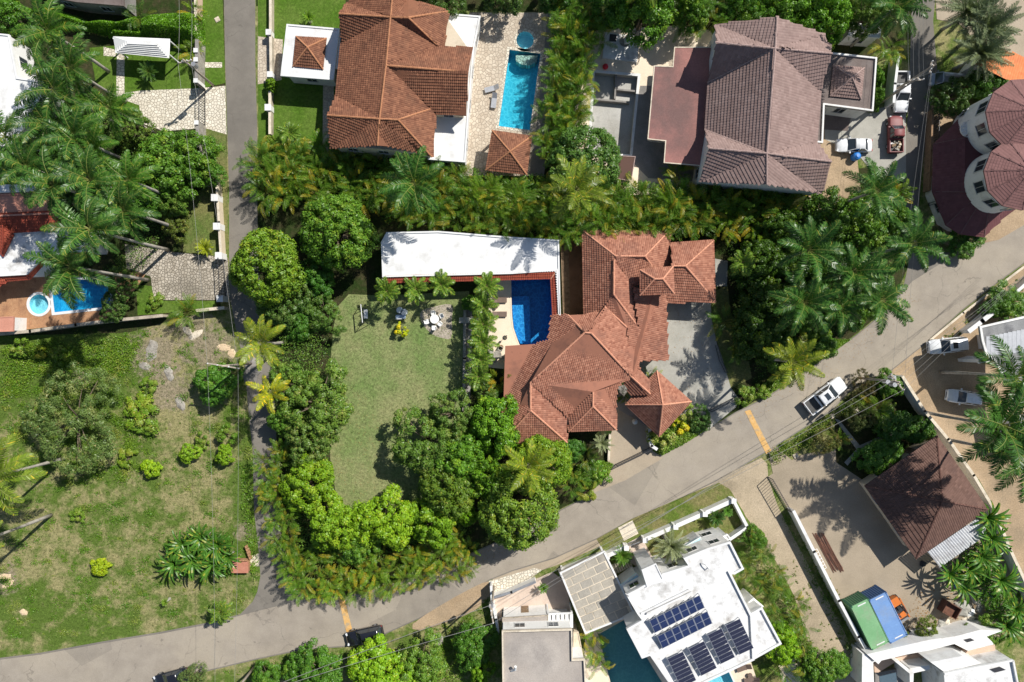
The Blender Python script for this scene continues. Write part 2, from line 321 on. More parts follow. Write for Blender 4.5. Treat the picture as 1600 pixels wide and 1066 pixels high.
def thing(name, loc, label, cat, group=None, rz=0):
    o = bpy.data.objects.new(name, None); o.empty_display_size = .5; o.location = loc; o.rotation_euler = (0, 0, rz)
    return link(tag(o, label, cat, group))
def part(name, mb, mats, parent, smooth=False, label=None, kind=None):
    """a mesh given in world coordinates, stored relative to its (unrotated) parent"""
    q = Vector((0, 0, 0)); x = parent
    while x is not None: q += Vector(x.location); x = x.parent
    o = bpy.data.objects.new(name, mb.mesh(name, mats, smooth, q)); link(o, parent)
    if label: o['label'] = label
    if kind: o['kind'] = kind
    return o
def lpart(name, me, parent, loc=(0, 0, 0), rot=(0, 0, 0), scale=(1, 1, 1)):
    o = bpy.data.objects.new(name, me); o.location = loc; o.rotation_euler = rot; o.scale = scale; return link(o, parent)
def solo(name, mb, mats, label=None, cat=None, group=None, kind=None, smooth=False):
    c = mb.v[0]; lo = Vector((sum(v[0] for v in mb.v) / len(mb.v), sum(v[1] for v in mb.v) / len(mb.v), min(v[2] for v in mb.v)))
    o = bpy.data.objects.new(name, mb.mesh(name, mats, smooth, lo)); o.location = lo
    return link(tag(o, label, cat, group, kind))
def clone(root, loc, rz=None, label=None, group=None, scale=None, tint=None):
    r = root.copy(); COL.objects.link(r); r.location = loc
    if rz is not None: r.rotation_euler = (0, 0, rz)
    if label: r['label'] = label
    if group: r['group'] = group
    if scale: r.scale = (scale,) * 3 if isinstance(scale, (int, float)) else scale
    def rec(a, b):
        if tint: b.color = tint
        for ch in a.children:
            c = ch.copy(); COL.objects.link(c); c.parent = b; rec(ch, c)
    rec(root, r); return r
def smooth_loop(pts, n=4, closed=True):
    """Catmull-Rom through plan points"""
    out = []; m = len(pts)
    rngk = range(m) if closed else range(m - 1)
    for i in rngk:
        g = (lambda k: pts[k % m]) if closed else (lambda k: pts[min(max(k, 0), m - 1)])
        p0, p1, p2, p3 = g(i - 1), g(i), g(i + 1), g(i + 2)
        for k in range(n):
            t = k / n
            out.append(tuple(.5 * (2 * p1[j] + (p2[j] - p0[j]) * t + (2 * p0[j] - 5 * p1[j] + 4 * p2[j] - p3[j]) * t * t + (3 * p1[j] - p0[j] - 3 * p2[j] + p3[j]) * t ** 3) for j in (0, 1)))
    if not closed: out.append(tuple(pts[-1][:2]))
    return out
def inside(p, poly):
    c = False; n = len(poly); x, y = p[0], p[1]
    for i in range(n):
        x1, y1 = poly[i][0], poly[i][1]; x2, y2 = poly[i - 1][0], poly[i - 1][1]
        if (y1 > y) != (y2 > y) and x < (x2 - x1) * (y - y1) / (y2 - y1) + x1: c = not c
    return c
def inset(poly, d):
    """offset a plan polygon inwards by d"""
    n = len(poly); a = sum(poly[i][0] * poly[(i + 1) % n][1] - poly[(i + 1) % n][0] * poly[i][1] for i in range(n)); s = 1 if a > 0 else -1
    out = []
    for i in range(n):
        p, q, r = Vector(poly[i - 1][:2]), Vector(poly[i][:2]), Vector(poly[(i + 1) % n][:2])
        e1 = (q - p).normalized(); e2 = (r - q).normalized(); n1 = Vector((-e1.y, e1.x)) * s; n2 = Vector((-e2.y, e2.x)) * s
        b = n1 + n2; k = b.length_squared
        out.append(tuple(q + (b * (2 * d / k) if k > .15 else n1 * d)))
    return out
# pools: the ground and every sheet above it are cut out where a pool is sunk
POOLS = []
def pool_shape(name, pts, n=1):
    lp = smooth_loop(pts, n) if n > 1 else [p[:2] for p in pts]
    w = [tuple(P(*p)[:2]) for p in lp]; POOLS.append((name, w)); return w
_sz = [0.0]
def sheet(name, pts, z, mat, sm=0, kind='structure', label=None, cat=None, world=False, cut=True):
    lp = smooth_loop([p[:2] for p in pts], sm) if sm else [p[:2] for p in pts]
    w = [Vector(p) for p in lp] if world else [P(p[0], p[1], 0) for p in lp]
    loops = [[Vector((p[0], p[1], 0)) for p in w]]
    if cut:
        for nm, h in POOLS:
            cx = sum(q[0] for q in h) / len(h); cy = sum(q[1] for q in h) / len(h)
            if inside((cx, cy), w): loops.append([Vector((q[0], q[1], 0)) for q in h])
    flat = [p for lo in loops for p in lo]; mb = MB(); _sz[0] += .00033; z = z + _sz[0] if name != 'ground' else 0
    fs = []
    for t in tessellate_polygon(loops):
        x = [flat[i] for i in t]; ar = (x[1][0] - x[0][0]) * (x[2][1] - x[0][1]) - (x[2][0] - x[0][0]) * (x[1][1] - x[0][1])
        fs.append(tuple(t) if ar > 0 else tuple(t)[::-1])
    mb.add([(p.x, p.y, z) for p in flat], fs)
    return solo(name, mb, mat, label, cat, None, kind)
# ---------------------------------------------------------------- building parts
def newell(pts):
    n = Vector((0, 0, 0))
    for i in range(len(pts)):
        a, b = pts[i], pts[(i + 1) % len(pts)]
        n += Vector(((a.y - b.y) * (a.z + b.z), (a.z - b.z) * (a.x + b.x), (a.x - b.x) * (a.y + b.y)))
    n.normalize(); return n if n.z > 0 else -n
def tiles_on(mb, pts, tw, tl, hump=.07, step=.035, seed=0):
    n = newell(pts); o = pts[0]
    c0 = sum((Vector(p) for p in pts), Vector()) / len(pts)
    s = Vector((0, 0, 1)) - n * n.z
    if s.length < .03: return
    s.normalize(); u = s.cross(n).normalized()
    q = [((p - c0).dot(u), (p - c0).dot(s)) for p in pts]
    u0, u1 = min(a for a, b in q), max(a for a, b in q); v0, v1 = min(b for a, b in q), max(b for a, b in q)
    nu = int((u1 - u0) / tw) + 1; nv = int((v1 - v0) / tl) + 1; r = random.Random(seed + int(u1 * 100))
    for j in range(nv):
        va = v0 + j * tl; vb = va + tl * 1.08; vc = va + tl * .5
        for i in range(nu):
            ua = u0 + i * tw; uc = ua + tw * .5
            if not inside((uc, vc), q): continue
            k = r.gauss(.42, .2); k = min(max(k, 0), 1); jt = r.uniform(-.008, .008)
            A = c0 + u * ua + s * (va + jt); B = c0 + u * ua + s * vb; w = u * tw
            d0, d1, e0, e1 = n * (.015 + step), n * .015, n * (.015 + step + hump), n * (.015 + hump)
            vs = [A + d0, A + w * .5 + e0, A + w + d0, B + d1, B + w * .5 + e1, B + w + d1]
            mb.add(vs, [(0, 1, 4, 3), (1, 2, 5, 4), (0, 2, 1)], (k, 0, 0))
def ridge(mb, a, b, w=.13, up=.05):
    a = Vector(a); b = Vector(b); n = max(1, int((b - a).length / .45)); z = Vector((0, 0, up))
    for i in range(n):
        p, q = a.lerp(b, i / n), a.lerp(b, (i + 1.06) / n)
        mb.tube([p + z, q + z], [w * 1.08, w * .9], 6, None, True)
def tiled_roof(t, V, faces, ridges, mt, mr, tw=.23, tl=.34, hump=.035, step=.072, rw=.115, soff=m_wood):
    """V: name -> (x, y, height); faces: strings of names"""
    W_ = {k: P(*v) for k, v in V.items()}
    deck, tl_, rg = MB(), MB(), MB()
    for i, f in enumerate(faces):
        pts = [W_[k] for k in f.split()]
        deck.poly(pts, (.4, 0, 0)); tiles_on(tl_, pts, tw, tl, hump, step, i)
        low = [p - Vector((0, 0, .12)) for p in pts]; deck.poly(low, (.1, 0, 0))
    for r in ridges:
        ks = r.split()
        for a, b in zip(ks, ks[1:]): ridge(rg, W_[a], W_[b], rw)
    part('roof', deck, mt, t)
    part('roof_tiles', tl_, mt, t, kind='stuff')
    if rg.v: part('ridge_tiles', rg, mr, t, kind='stuff')
    return W_
def window(t, a, b, u, w, z0, z1, mat=None, frame=None):
    """a real frame and pane standing 3 cm proud of the wall a->b at distance u from a"""
    a = Vector(a[:2]); b = Vector(b[:2]); d = (b - a).normalized(); rz = atan2(d.y, d.x); c = a + d * u
    fr = MB(); h = z1 - z0; e = .07
    def bx(mb, cu, cz, sw, sh, th):
        p = c + d * cu; mb.box((p.x, p.y, cz), (sw, th, sh), rz)
    bx(fr, 0, z1 - e, w, e, .12); bx(fr, 0, z0 - .02, w + .1, e, .2)
    for k in (-1, 1): bx(fr, k * (w / 2 - e / 2), z0 + e - .02, e, h - 2 * e + .02, .12)
    bx(fr, 0, z0 + e - .02, e * .7, h - 2 * e + .02, .10)
    f = part('window', fr, frame or m_frame, t)
    pn = MB(); bx(pn, 0, z0 + .05, w - e, h - 2 * e + .02, .06); part('pane', pn, mat or m_glass, f)
def walls(t, loop, top, mat, z0=0, wins=True, ins=0.0, storeys=1, minlen=2.6, name='wall', door=True):
    """loop: plan points (x, y, h) as surveyed at the eave; ins: how far the wall stands back under it"""
    w = [tuple(P(*p)[:2]) for p in loop]
    if ins: w = inset(w, ins)
    mb = MB(); mb.prism(w, z0, top); part(name, mb, mat, t)
    if wins:
        n = len(w); sh = (top - z0) / storeys; dd = not door
        for i in range(n):
            a, b = w[i], w[(i + 1) % n]; ln = (Vector(a) - Vector(b)).length
            if ln < minlen: continue
            k = max(1, int(ln / 3.4))
            for s in range(storeys):
                for j in range(k):
                    u = ln * (j + .5) / k; zb = z0 + s * sh
                    if not dd and s == 0 and ln > 3:
                        dm = MB(); A = Vector(a); d = (Vector(b) - A).normalized(); c = A + d * u
                        dm.box((c.x, c.y, z0 + .02), (.95, .1, 2.1), atan2(d.y, d.x)); dr = part('door', dm, m_wood, t); dd = True
                        hm = MB(); h = c + d * .35; hm.box((h.x, h.y, z0 + 1.0), (.1, .2, .04), atan2(d.y, d.x)); part('handle', hm, m_metal, dr); continue
                    if sh > 2: window(t, a, b, u, 1.3, zb + sh * .36, zb + sh * .78)
    return w
def flat_roof(t, loop, h, mat, par=.25, pw=.18, mp=None, mw=None, wins=True, storeys=1, z0=0, thick=.2, ins=.12, over=None, door=True):
    """flat slab with a raised rim; loop surveyed at the roof's height"""
    lp = [(x, y, h) for x, y in [p[:2] for p in loop]]
    w = [tuple(P(*p)[:2]) for p in lp]
    mb = MB(); mb.prism(w, h - thick, h); part('roof', mb, mat, t)
    if par:
        inn = inset(w, pw); rim = MB(); n = len(w)
        for i in range(n):
            j = (i + 1) % n; rim.prism([w[i], w[j], inn[j], inn[i]], h + .003, h + par)
        part('parapet', rim, mp or mat, t)
    if mw: walls(t, lp, h - thick - .01, mw, z0, wins, ins, storeys, door=door)
    return w
def wall_run(name, pts, h, w, mat, label, cat='wall', cap=None, group=None, z0=0):
    """free-standing wall along surveyed ground points, with a coping"""
    g = [P(p[0], p[1], 0) for p in pts]; t = thing(name, g[0], label, cat, group)
    mb, cp = MB(), MB()
    for a, b in zip(g, g[1:]):
        d = (b - a).normalized(); nrm = Vector((-d.y, d.x, 0)); e = d * w / 2
        for m_, ww, za, zb in ((mb, w, z0, h), (cp, w + .08, h + .003, h + .06)):
            o = nrm * ww / 2; A, B = a - e, b + e * .98
            m_.prism([tuple((A - o)[:2]), tuple((B - o)[:2]), tuple((B + o)[:2]), tuple((A + o)[:2])], za, zb)
    part('wall_body', mb, mat, t); part('coping', cp, cap or mat, t); return t
# ---------------------------------------------------------------- plants
def leaf_mesh(name, c, n, ln, wd, col, mat, bend=.15):
    """c, n: (N,3) arrays; one kite-shaped blade each"""
    k = len(c); n = n / np.maximum(np.linalg.norm(n, axis=1, keepdims=True), 1e-6)
    r = rng.normal(size=(k, 3)); t = np.cross(n, r); t /= np.maximum(np.linalg.norm(t, axis=1, keepdims=True), 1e-6); b = np.cross(n, t)
    ln = np.broadcast_to(np.asarray(ln, float).reshape(-1, 1), (k, 1)); wd = np.broadcast_to(np.asarray(wd, float).reshape(-1, 1), (k, 1))
    v = np.stack([c - t * ln / 2 - n * ln * bend, c + b * wd / 2, c + t * ln / 2 - n * ln * bend, c - b * wd / 2], 1).reshape(-1, 3)
    me = bpy.data.meshes.new(name); me.vertices.add(4 * k); me.vertices.foreach_set('co', v.astype(np.float32).ravel())
    me.loops.add(4 * k); me.loops.foreach_set('vertex_index', np.arange(4 * k, dtype=np.int32))
    me.polygons.add(k); me.polygons.foreach_set('loop_start', np.arange(0, 4 * k, 4, dtype=np.int32))
    me.materials.append(mat); me.update(calc_edges=True)
    ca = me.color_attributes.new('Col', 'FLOAT_COLOR', 'CORNER')
    ca.data.foreach_set('color', np.repeat(np.concatenate([col, np.ones((k, 1))], 1), 4, 0).astype(np.float32).ravel())
    me.validate(); return me
def rand_dir(k, up=0):
    d = rng.normal(size=(k, 3)); d[:, 2] += up; return d / np.linalg.norm(d, axis=1, keepdims=True)
def crown_mesh(name, R, H, lobes, rl, leaves, ll, lw, mat, base=1.2, spread=.9, gap=.0, yellow=.05, flat=.35, zs=1.0, wb=1.0):
    """crown of leaf clumps ('lobes') on and inside a dome, its outline uneven, with gaps between clumps"""
    cs = []; cr = []; ph = rng.uniform(0, 6.28, 4)
    for i in range(lobes):
        a = rng.uniform(0, 2 * pi); q = sqrt(rng.uniform(0, 1)) if i > lobes * .25 else rng.uniform(.85, 1)
        wob = 1 + wb * (.15 * sin(2 * a + ph[0]) + .14 * sin(3 * a + ph[1]) + .10 * sin(5 * a + ph[2]))
        z = sqrt(max(0, 1 - q * q * .96)); zz = base + H * (flat * .3 + (1 - flat * .3) * z) * rng.uniform(.72, 1.04)
        cs.append((cos(a) * q * R * wob * spread, sin(a) * q * R * wob * spread, zz)); cr.append(rl * rng.uniform(.65, 1.3))
    cs = np.array(cs); cr = np.array(cr); tone = rng.uniform(0, 1, lobes)
    per = (cr ** 2) / (cr ** 2).sum(); cnt = rng.multinomial(leaves, per)
    idx = np.repeat(np.arange(lobes), cnt); k = len(idx)
    d = rand_dir(k, .9); rad = cr[idx, None] * (rng.uniform(0, 1, (k, 1)) ** .18) * np.array([[1, 1, .8 * zs]])
    c = cs[idx] + d * rad
    col = np.zeros((k, 3)); col[:, 0] = np.clip(tone[idx] * .5 + rng.uniform(0, .55, k), 0, 1)
    col[:, 1] = (rng.uniform(0, 1, k) < yellow) * rng.uniform(.3, .9, k) + (tone[idx] > .9) * .25
    nn = d * 1.2 + rng.normal(size=(k, 3)) * .38 + np.array([[0, 0, .15]])
    return leaf_mesh(name, c, nn, ll * rng.uniform(.7, 1.25, k), lw * rng.uniform(.8, 1.2, k), col, mat), cs, cr
def limb_mesh(name, cs, R, base, H, r0, mat, k=16):
    """tapered trunk that forks towards the clumps"""
    mb = MB(); f = base * .9 + H * .15
    mb.tube([(0, 0, -.1), (.05, .02, f * .5), (.0, .05, f)], [r0 * 1.25, r0, r0 * .8], 8)
    for i in range(0, len(cs), max(1, len(cs) // k)):
        x, y, z = cs[i]; m = Vector((x * .45, y * .45, f + (z - f) * .55))
        mb.tube([(0, 0, f - .1), m, (x * .92, y * .92, z - .1)], [r0 * .5, r0 * .28, r0 * .1], 5)
    return mb.mesh(name, mat, True)
TREE = {}
def tree_kind(key, R, H, lobes, rl, leaves, ll, lw, mat, base=1.4, r0=.22, n=2, **kw):
    TREE[key] = []
    for i in range(n):
        cm, cs, cr = crown_mesh('crown', R, H, lobes, rl, leaves, ll, lw, mat, base=base, **kw)
        TREE[key].append((cm, limb_mesh('trunk', cs, R, base, H, r0, m_bark), R, H, base))
_tc = {}
def tree(key, px, py, rpx, h, label, name='broadleaf_tree', cat='tree', group=None, tint=(1, 1, 1), sy=1.0, rz=None):
    """crown centre, crown radius (plan pixels) and height as surveyed; stands on the ground under it"""
    i = _tc.get(key, 0); _tc[key] = i + 1
    cm, tm, R, H, base = TREE[key][i % len(TREE[key])]
    g = P(px, py, h * .7); g.z = 0
    t = thing(name, g, label, cat, group, rng.uniform(0, 6.28) if rz is None else rz)
    s = rpx * S * (1 - h * .7 / HC) / (R * 1.0); t.scale = (s, s * sy, h / (base + H))
    for nm, me in (('trunk', tm), ('crown', cm)):
        o = lpart(nm, me, t); o.color = (*tint, 1)
    return t
def frond_mesh(name, Lf, e0, e1, nl, ll, lw, mat, rib=.03, plum=.15, yellow=.06, start=.12, fold=.35, taper=.55):
    """arching rib with two ranks of leaflets"""
    mb = MB(); pts = []; x = z = 0; m = 8
    for i in range(m + 1):
        a = radians(e0 + (e1 - e0) * (i / m) ** 1.3); pts.append(Vector((x, 0, z))); x += cos(a) * Lf / m; z += sin(a) * Lf / m
    mb.m = 1; mb.tube(pts, [rib * (1 - .8 * i / m) for i in range(m + 1)], 4); mb.m = 0
    def at(t):
        f = min(max(t, 0), .9999) * m; i = int(f); return pts[i].lerp(pts[i + 1], f - i), (pts[i + 1] - pts[i]).normalized()
    for i in range(nl):
        t = start + (1 - start) * (i + .5) / nl; p, d = at(t)
        prof = (sin(pi * min(1, (t - start) / (1 - start) * .86 + .14)) ** taper)
        for sd in (-1, 1):
            l = ll * prof * random.uniform(.82, 1.1); up = d.cross(Vector((0, sd, 0))); up = up if up.z > 0 else -up
            fw = .35 + .75 * t + random.uniform(-.1, .1)
            q = (Vector((0, sd, 0)) + d * fw + up * (fold + random.uniform(-plum, plum) * 2)).normalized()
            q2 = (q + Vector((0, 0, -.75 - random.uniform(0, .3)))).normalized()
            w = d * lw * .5; mid = p + q * l * .5; tip = mid + q2 * l * .5
            c = (random.uniform(0, 1), random.uniform(.3, 1) if random.random() < yellow else 0, 0)
            mb.add([p - w * .6, p + w * .6, mid + w, mid - w, tip], [(0, 1, 2, 3), (3, 2, 4)], c)
    return mb
FR_ = {}
def frond_set(key, Lf, nl, ll, lw, mat, angles, **kw):
    FR_[key] = [frond_mesh('frond', Lf * random.uniform(.92, 1.05), a, b, nl, ll, lw, mat, **kw).mesh('frond', [mat, m_rib]) for a, b in angles]
def palm(key, px, py, h, label, n=16, scale=1.0, name='palm_tree', cat='palm tree', group=None, tint=(1, 1, 1), r0=.19, shaft=False, skip=()):
    """px, py: centre of the crown as surveyed at height h"""
    c = P(px, py, h); t = thing(name, (c.x, c.y, 0), label, cat, group)
    mb = MB(); m = 7; lx, ly = random.uniform(-.15, .15), random.uniform(-.15, .15); pts = []
    for i in range(m + 1):
        f = i / m; pts.append((lx * sin(f * pi), ly * sin(f * pi), -.1 + (h + .1) * f))
    rr = [r0 * (1.35 if i == 0 else 1.1 if i < 3 else .85) for i in range(m + 1)]
    mb.tube(pts, rr, 9); lpart('trunk', mb.mesh('trunk', m_trunk, True), t)
    if shaft:
        sh = MB(); sh.tube([(0, 0, h - .6), (0, 0, h + .1), (0, 0, h + .5)], [r0 * .95, r0 * .9, r0 * .35], 8); lpart('crownshaft', sh.mesh('crownshaft', m_shaft, True), t)
    fs = FR_[key]; a0 = random.uniform(0, 6.28)
    for i in range(n):
        me = fs[int(i * len(fs) / n)] if random.random() > .15 else random.choice(fs)
        a = a0 + i * 2.399 + random.uniform(-.2, .2); k = scale * random.uniform(.88, 1.1)
        o = lpart('frond', me, t, (0, 0, h + (.35 if shaft else .1)), (random.uniform(-.25, .25), random.uniform(-.06, .06), a), (k, k, k))
        v = random.uniform(.8, 1.2); o.color = (tint[0] * v, tint[1] * v, tint[2] * v, 1)
    return t
def clump_mesh(kinds, n, R, stems=True, lean=.45):
    """a many-stemmed palm: fronds rising from stems spread over the clump"""
    mb, st = MB(), MB()
    for i in range(n):
        me = random.choice(kinds); a = random.uniform(0, 6.28); q = sqrt(random.random()) * R * .45; h = random.uniform(1.3, 3.0)
        ox, oy = cos(a) * q, sin(a) * q; az = a + random.gauss(0, .8); k = random.uniform(.7, 1.15); roll = random.uniform(-.5, .5)
        M_ = Matrix.Translation((ox, oy, h)) @ Matrix.Rotation(az, 4, 'Z') @ Matrix.Rotation(roll, 4, 'X') @ Matrix.Scale(k, 4)
        o = len(mb.v); mb.v += [tuple(M_ @ Vector(v)) for v in me.v]; mb.f += [tuple(j + o for j in f) for f in me.f]; mb.mi += me.mi
        tone = random.uniform(-.35, .35); yl = random.random() < .16
        mb.c += [None if c is None else (min(max(c[0] + tone, 0), 1), random.uniform(.5, 1) if yl else c[1], 0) for c in me.c]
        if i % 2 == 0: st.tube([(ox * .5, oy * .5, -.05), (ox, oy, h)], .035, 5)
    return mb, st
# ---------------------------------------------------------------- pools first: they are holes in the ground
def circ(cx, cy, r, n=28): return [(cx + r * cos(2 * pi * i / n), cy + r * sin(2 * pi * i / n)) for i in range(n)]
pw1 = pool_shape('a', L(A1, [(1563, 306)]) + [(845, 84), (828, 204)] + L(A1, [(1495, 780)]))
pw1s = pool_shape('b', circ(820.5, 63, 14))
pw3 = pool_shape('c', [(798, 425), (862, 425), (863, 541), (812, 540), (807, 527), (802, 512), (800, 495), (799, 470)])
pw5 = pool_shape('d', L(FR(0, 280, 4.265), [(345, 745), (480, 670), (745, 665), (735, 850), (362, 890)]))
pw5s = pool_shape('e', circ(61, 475.5, 15.5))
pw7 = pool_shape('f', L(D2, [(530, 770), (690, 680), (960, 1120), (960, 1200), (640, 1200)]))
pw7b = pool_shape('g', L(FR(1000, 820, 4.332), [(440, 1060), (600, 990), (640, 1080), (620, 1200), (420, 1200)]))
pw2 = pool_shape('h', L(A2, [(510, 447), (777, 470), (728, 955), (480, 940)]))
pw8 = pool_shape('i', L(FR(760, 900, 6.42), [(155, 335), (600, 315), (605, 395), (155, 420)]))

# ---------------------------------------------------------------- ground, roads, paths, yards
sheet('ground', [(-900, -700), (2500, -700), (2500, 1800), (-900, 1800)], 0, m_lot)
Z = .004
lane = [(350, -60), (350, 0), (352, 100), (355, 200), (358, 300), (358, 400), (360, 470), (372, 530), (383, 570), (387, 631), (395, 707), (397, 798), (404, 860), (407, 900), (402, 925), (395, 940), (375, 960),
        (324, 973), (253, 987), (162, 1002), (63, 1020), (0, 1028), (-120, 1042), (-500, 1080), (-500, 1170), (0, 1120), (120, 1100), (240, 1066), (324, 1049), (400, 1031), (476, 1015), (542, 1011), (600, 992), (653, 968), (720, 935), (765, 907), (800, 893), (866, 873), (932, 843),
        (990, 811), (1028, 796), (1115, 755), (1200, 705), (1301, 641), (1327, 613), (1387, 584), (1443, 540), (1463, 521), (1504, 485), (1555, 445), (1600, 412), (1800, 260), (1800, 170), (1600, 328), (1539, 371), (1504, 391),
        (1478, 395), (1445, 372), (1438, 345), (1436, 320), (1440, 268), (1453, 167), (1420 + 45, 119), (1458, 33), (1461, 0), (1464, -80), (1424, -80), (1425, 0), (1423, 50), (1419, 170), (1412, 260), (1408, 346), (1414, 380), (1420, 410),
        (1412, 447), (1390, 480), (1342, 520), (1281, 565), (1200, 619), (1149, 644), (1104, 672), (1028, 712), (927, 768), (896, 786), (800, 836), (700, 880), (600, 918), (540, 932), (485, 936), (468, 925), (452, 900), (440, 850), (435, 760), (430, 640),
        (426, 580), (418, 530), (408, 470), (403, 400), (402, 300), (402, 200), (399, 100), (399, 0), (399, -60)]
sheet('garden_soil', [(400, 236), (520, 240), (880, 262), (880, -80), (940, -80), (1240, 280), (1425, 250), (1418, 420), (1390, 480), (1281, 566), (1149, 645), (1060, 690), (927, 768), (800, 836), (700, 880), (540, 930), (485, 934), (440, 850), (430, 640), (408, 470), (403, 400)], 1 * Z, m_soil)
sheet('west_garden_soil', [(-300, -80), (348, -80), (352, 130), (356, 300), (340, 402), (345, 480), (200, 520), (0, 525), (-300, 540)], 1 * Z, m_soil)
sheet('north_garden_soil', [(400, -80), (1424, -80), (1424, 60), (1310, 110), (940, 60), (880, 20), (400, 10)], .5 * Z, m_soil)
sheet('asphalt_road', lane, 3 * Z, m_lane)
main = [(-500, 1090), (-120, 1046), (0, 1031), (63, 1023), (162, 1005), (253, 990), (324, 976), (390, 958), (470, 938), (540, 934), (600, 920), (700, 882), (800, 838), (896, 788), (927, 770), (1028, 714), (1104, 674), (1149, 646), (1200, 621), (1281, 567), (1342, 522), (1390, 482), (1425, 440), (1500, 393), (1539, 373), (1600, 330), (1800, 170),
        (1800, 260), (1600, 410), (1555, 443), (1504, 483), (1463, 519), (1443, 538), (1387, 582), (1327, 611), (1301, 639), (1200, 703), (1115, 753), (1028, 794), (990, 809), (932, 841), (866, 871), (800, 891), (765, 905), (720, 933), (653, 966), (600, 990), (542, 1009), (476, 1013), (400, 1029), (324, 1047), (240, 1064), (120, 1098), (0, 1118), (-500, 1168)]
sheet('main_road', main, 4 * Z, m_road)
# side roads and bare yards
sheet('dirt_lane', [(1112, 757), (1190, 716), (1200, 745), (1215, 790), (1240, 840), (1280, 915), (1318, 985), (1345, 1050), (1370, 1130), (1305, 1130), (1286, 1066), (1262, 1000), (1240, 930), (1208, 870), (1178, 825), (1160, 800), (1140, 775)], 5 * Z, m_dirtlane, 2)
sheet('sandy_yard', [(1387, 583), (1443, 540), (1463, 522), (1504, 487), (1560, 448), (1640, 385), (1800, 300), (1800, 950), (1610, 950), (1588, 880), (1560, 810), (1530, 750), (1480, 690), (1445, 640), (1405, 600)], 2 * Z, m_dirt, 2)
sheet('roadside_dirt', [(645, 975), (690, 945), (735, 920), (766, 908), (766, 930), (740, 955), (700, 972), (655, 985)], 5 * Z, m_dirt, 2)
sheet('concrete_yard', [(1200, 745), (1248, 712), (1300, 700), (1340, 690), (1440, 650), (1600, 900), (1560, 1000), (1440, 990), (1360, 1010), (1340, 980), (1285, 890), (1240, 810)], 2 * Z, m_yard)
sheet('road_shoulder', [(932, 843), (866, 873), (800, 893), (770, 905), (768, 914), (800, 906), (868, 884), (930, 857), (1028, 806), (1112, 764), (1120, 752), (1028, 795)], 4.6 * Z, m_apron)
sheet('entrance_apron', L(C2, [(610, 590), (650, 430), (840, 540), (860, 680), (930, 735), (700, 870), (500, 950), (490, 930), (600, 840), (590, 740)]), 6 * Z, m_apron)
sheet('driveway_concrete', L(B2, [(950, 800), (1225, 790), (1230, 905), (1265, 1060)]) + L(C2, [(1290, 100), (1350, 300), (1400, 370), (1380, 420), (1210, 560), (1130, 600), (1100, 540), (860, 420), (700, 300), (780, 130), (960, 100)]), 5 * Z, m_conc)
sheet('utility_pad', L(B2, [(1252, 530), (1330, 545), (1325, 700), (1255, 700)]), 5 * Z, m_conc)
sheet('entrance_court', L(C2, [(640, 300), (800, 240), (900, 420), (860, 560), (850, 680), (640, 770), (600, 740), (600, 590), (640, 560)]), 5 * Z, m_concd)
sheet('center_lawn', [(517, 560), (520, 520), (527, 480), (545, 460), (600, 462), (733, 455), (733, 560), (728, 655), (690, 780), (530, 800), (516, 720)], 5 * Z, m_lawn)
sheet('garden_path', [(724, 475), (738, 475), (737, 560), (734, 640), (722, 640), (723, 560)], 6 * Z, m_concd)
sheet('gravel_patch', smooth_loop([(658, 487), (672, 481), (705, 476), (706, 500), (705, 528), (690, 528), (675, 522), (663, 510), (657, 498)], 3), 6 * Z, surf('pale_gravel', (.36, .31, .25), (.46, .40, .33), 1.2, (.28, .24, .18), .8, bs=12, fine=.25))
sheet('pool_terrace', [(762, 440), (790, 418), (873, 418), (873, 546), (795, 546), (792, 577), (762, 574)], 7 * Z, m_deckc)
sheet('east_lawn', L(B2, [(1225, 745), (1330, 690), (1345, 850), (1440, 1060)]) + L(C2, [(1480, 240), (1350, 305), (1260, 0)]) + L(B2, [(1260, 1050), (1220, 890)]), 4 * Z, m_soft)
# north-west plots
sheet('front_lawn', [(313, 0), (348, 0), (352, 130), (317, 138)], 4 * Z, m_lush)
sheet('lower_verge', [(317, 200), (353, 208), (355, 260), (357, 400), (346, 402), (338, 290), (318, 250)], 4 * Z, m_soft)
sheet('gazebo_lawn', [(140, 75), (310, 60), (312, 140), (180, 148), (150, 130)], 4 * Z, m_lush)
sheet('palm_lawn', [(150, 150), (222, 155), (222, 195), (170, 200)], 4 * Z, m_lush)
sheet('upper_flagstone_drive', L(A0, [(720, 570), (770, 575), (865, 560), (1230, 545), (1390, 530), (1398, 830), (1260, 790), (1010, 810), (870, 760), (860, 650), (715, 600)]), 5 * Z, m_cob)
sheet('gazebo_path', L(A0, [(722, 330), (768, 340), (768, 575), (718, 575)]), 5 * Z, m_cob)
sheet('gate_path', L(A0, [(1190, 385), (1370, 385), (1370, 418), (1190, 418)]), 5 * Z, m_cob)
sheet('house_path', L(A0, [(640, 290), (720, 310), (715, 350), (640, 345)]), 5.5 * Z, m_cob)
sheet('lower_flagstone_drive', L(B0, [(770, 440), (1075, 490), (1405, 525), (1420, 780), (1330, 785), (950, 785), (930, 640), (780, 590)]), 5 * Z, m_cobg)
sheet('side_strip_lawn', L(B0, [(840, 690), (945, 700), (950, 790), (1330, 790), (1340, 840), (850, 880)]), 4 * Z, m_lush)
sheet('meadow_strip', L(B0, [(1150, 150), (1330, 60), (1365, 520), (1130, 490)]), 4 * Z, m_soft)
sheet('brick_terrace', [(-200, 430), (230, 425), (180, 500), (100, 508), (0, 520), (-200, 530)], 3 * Z, m_brickp)
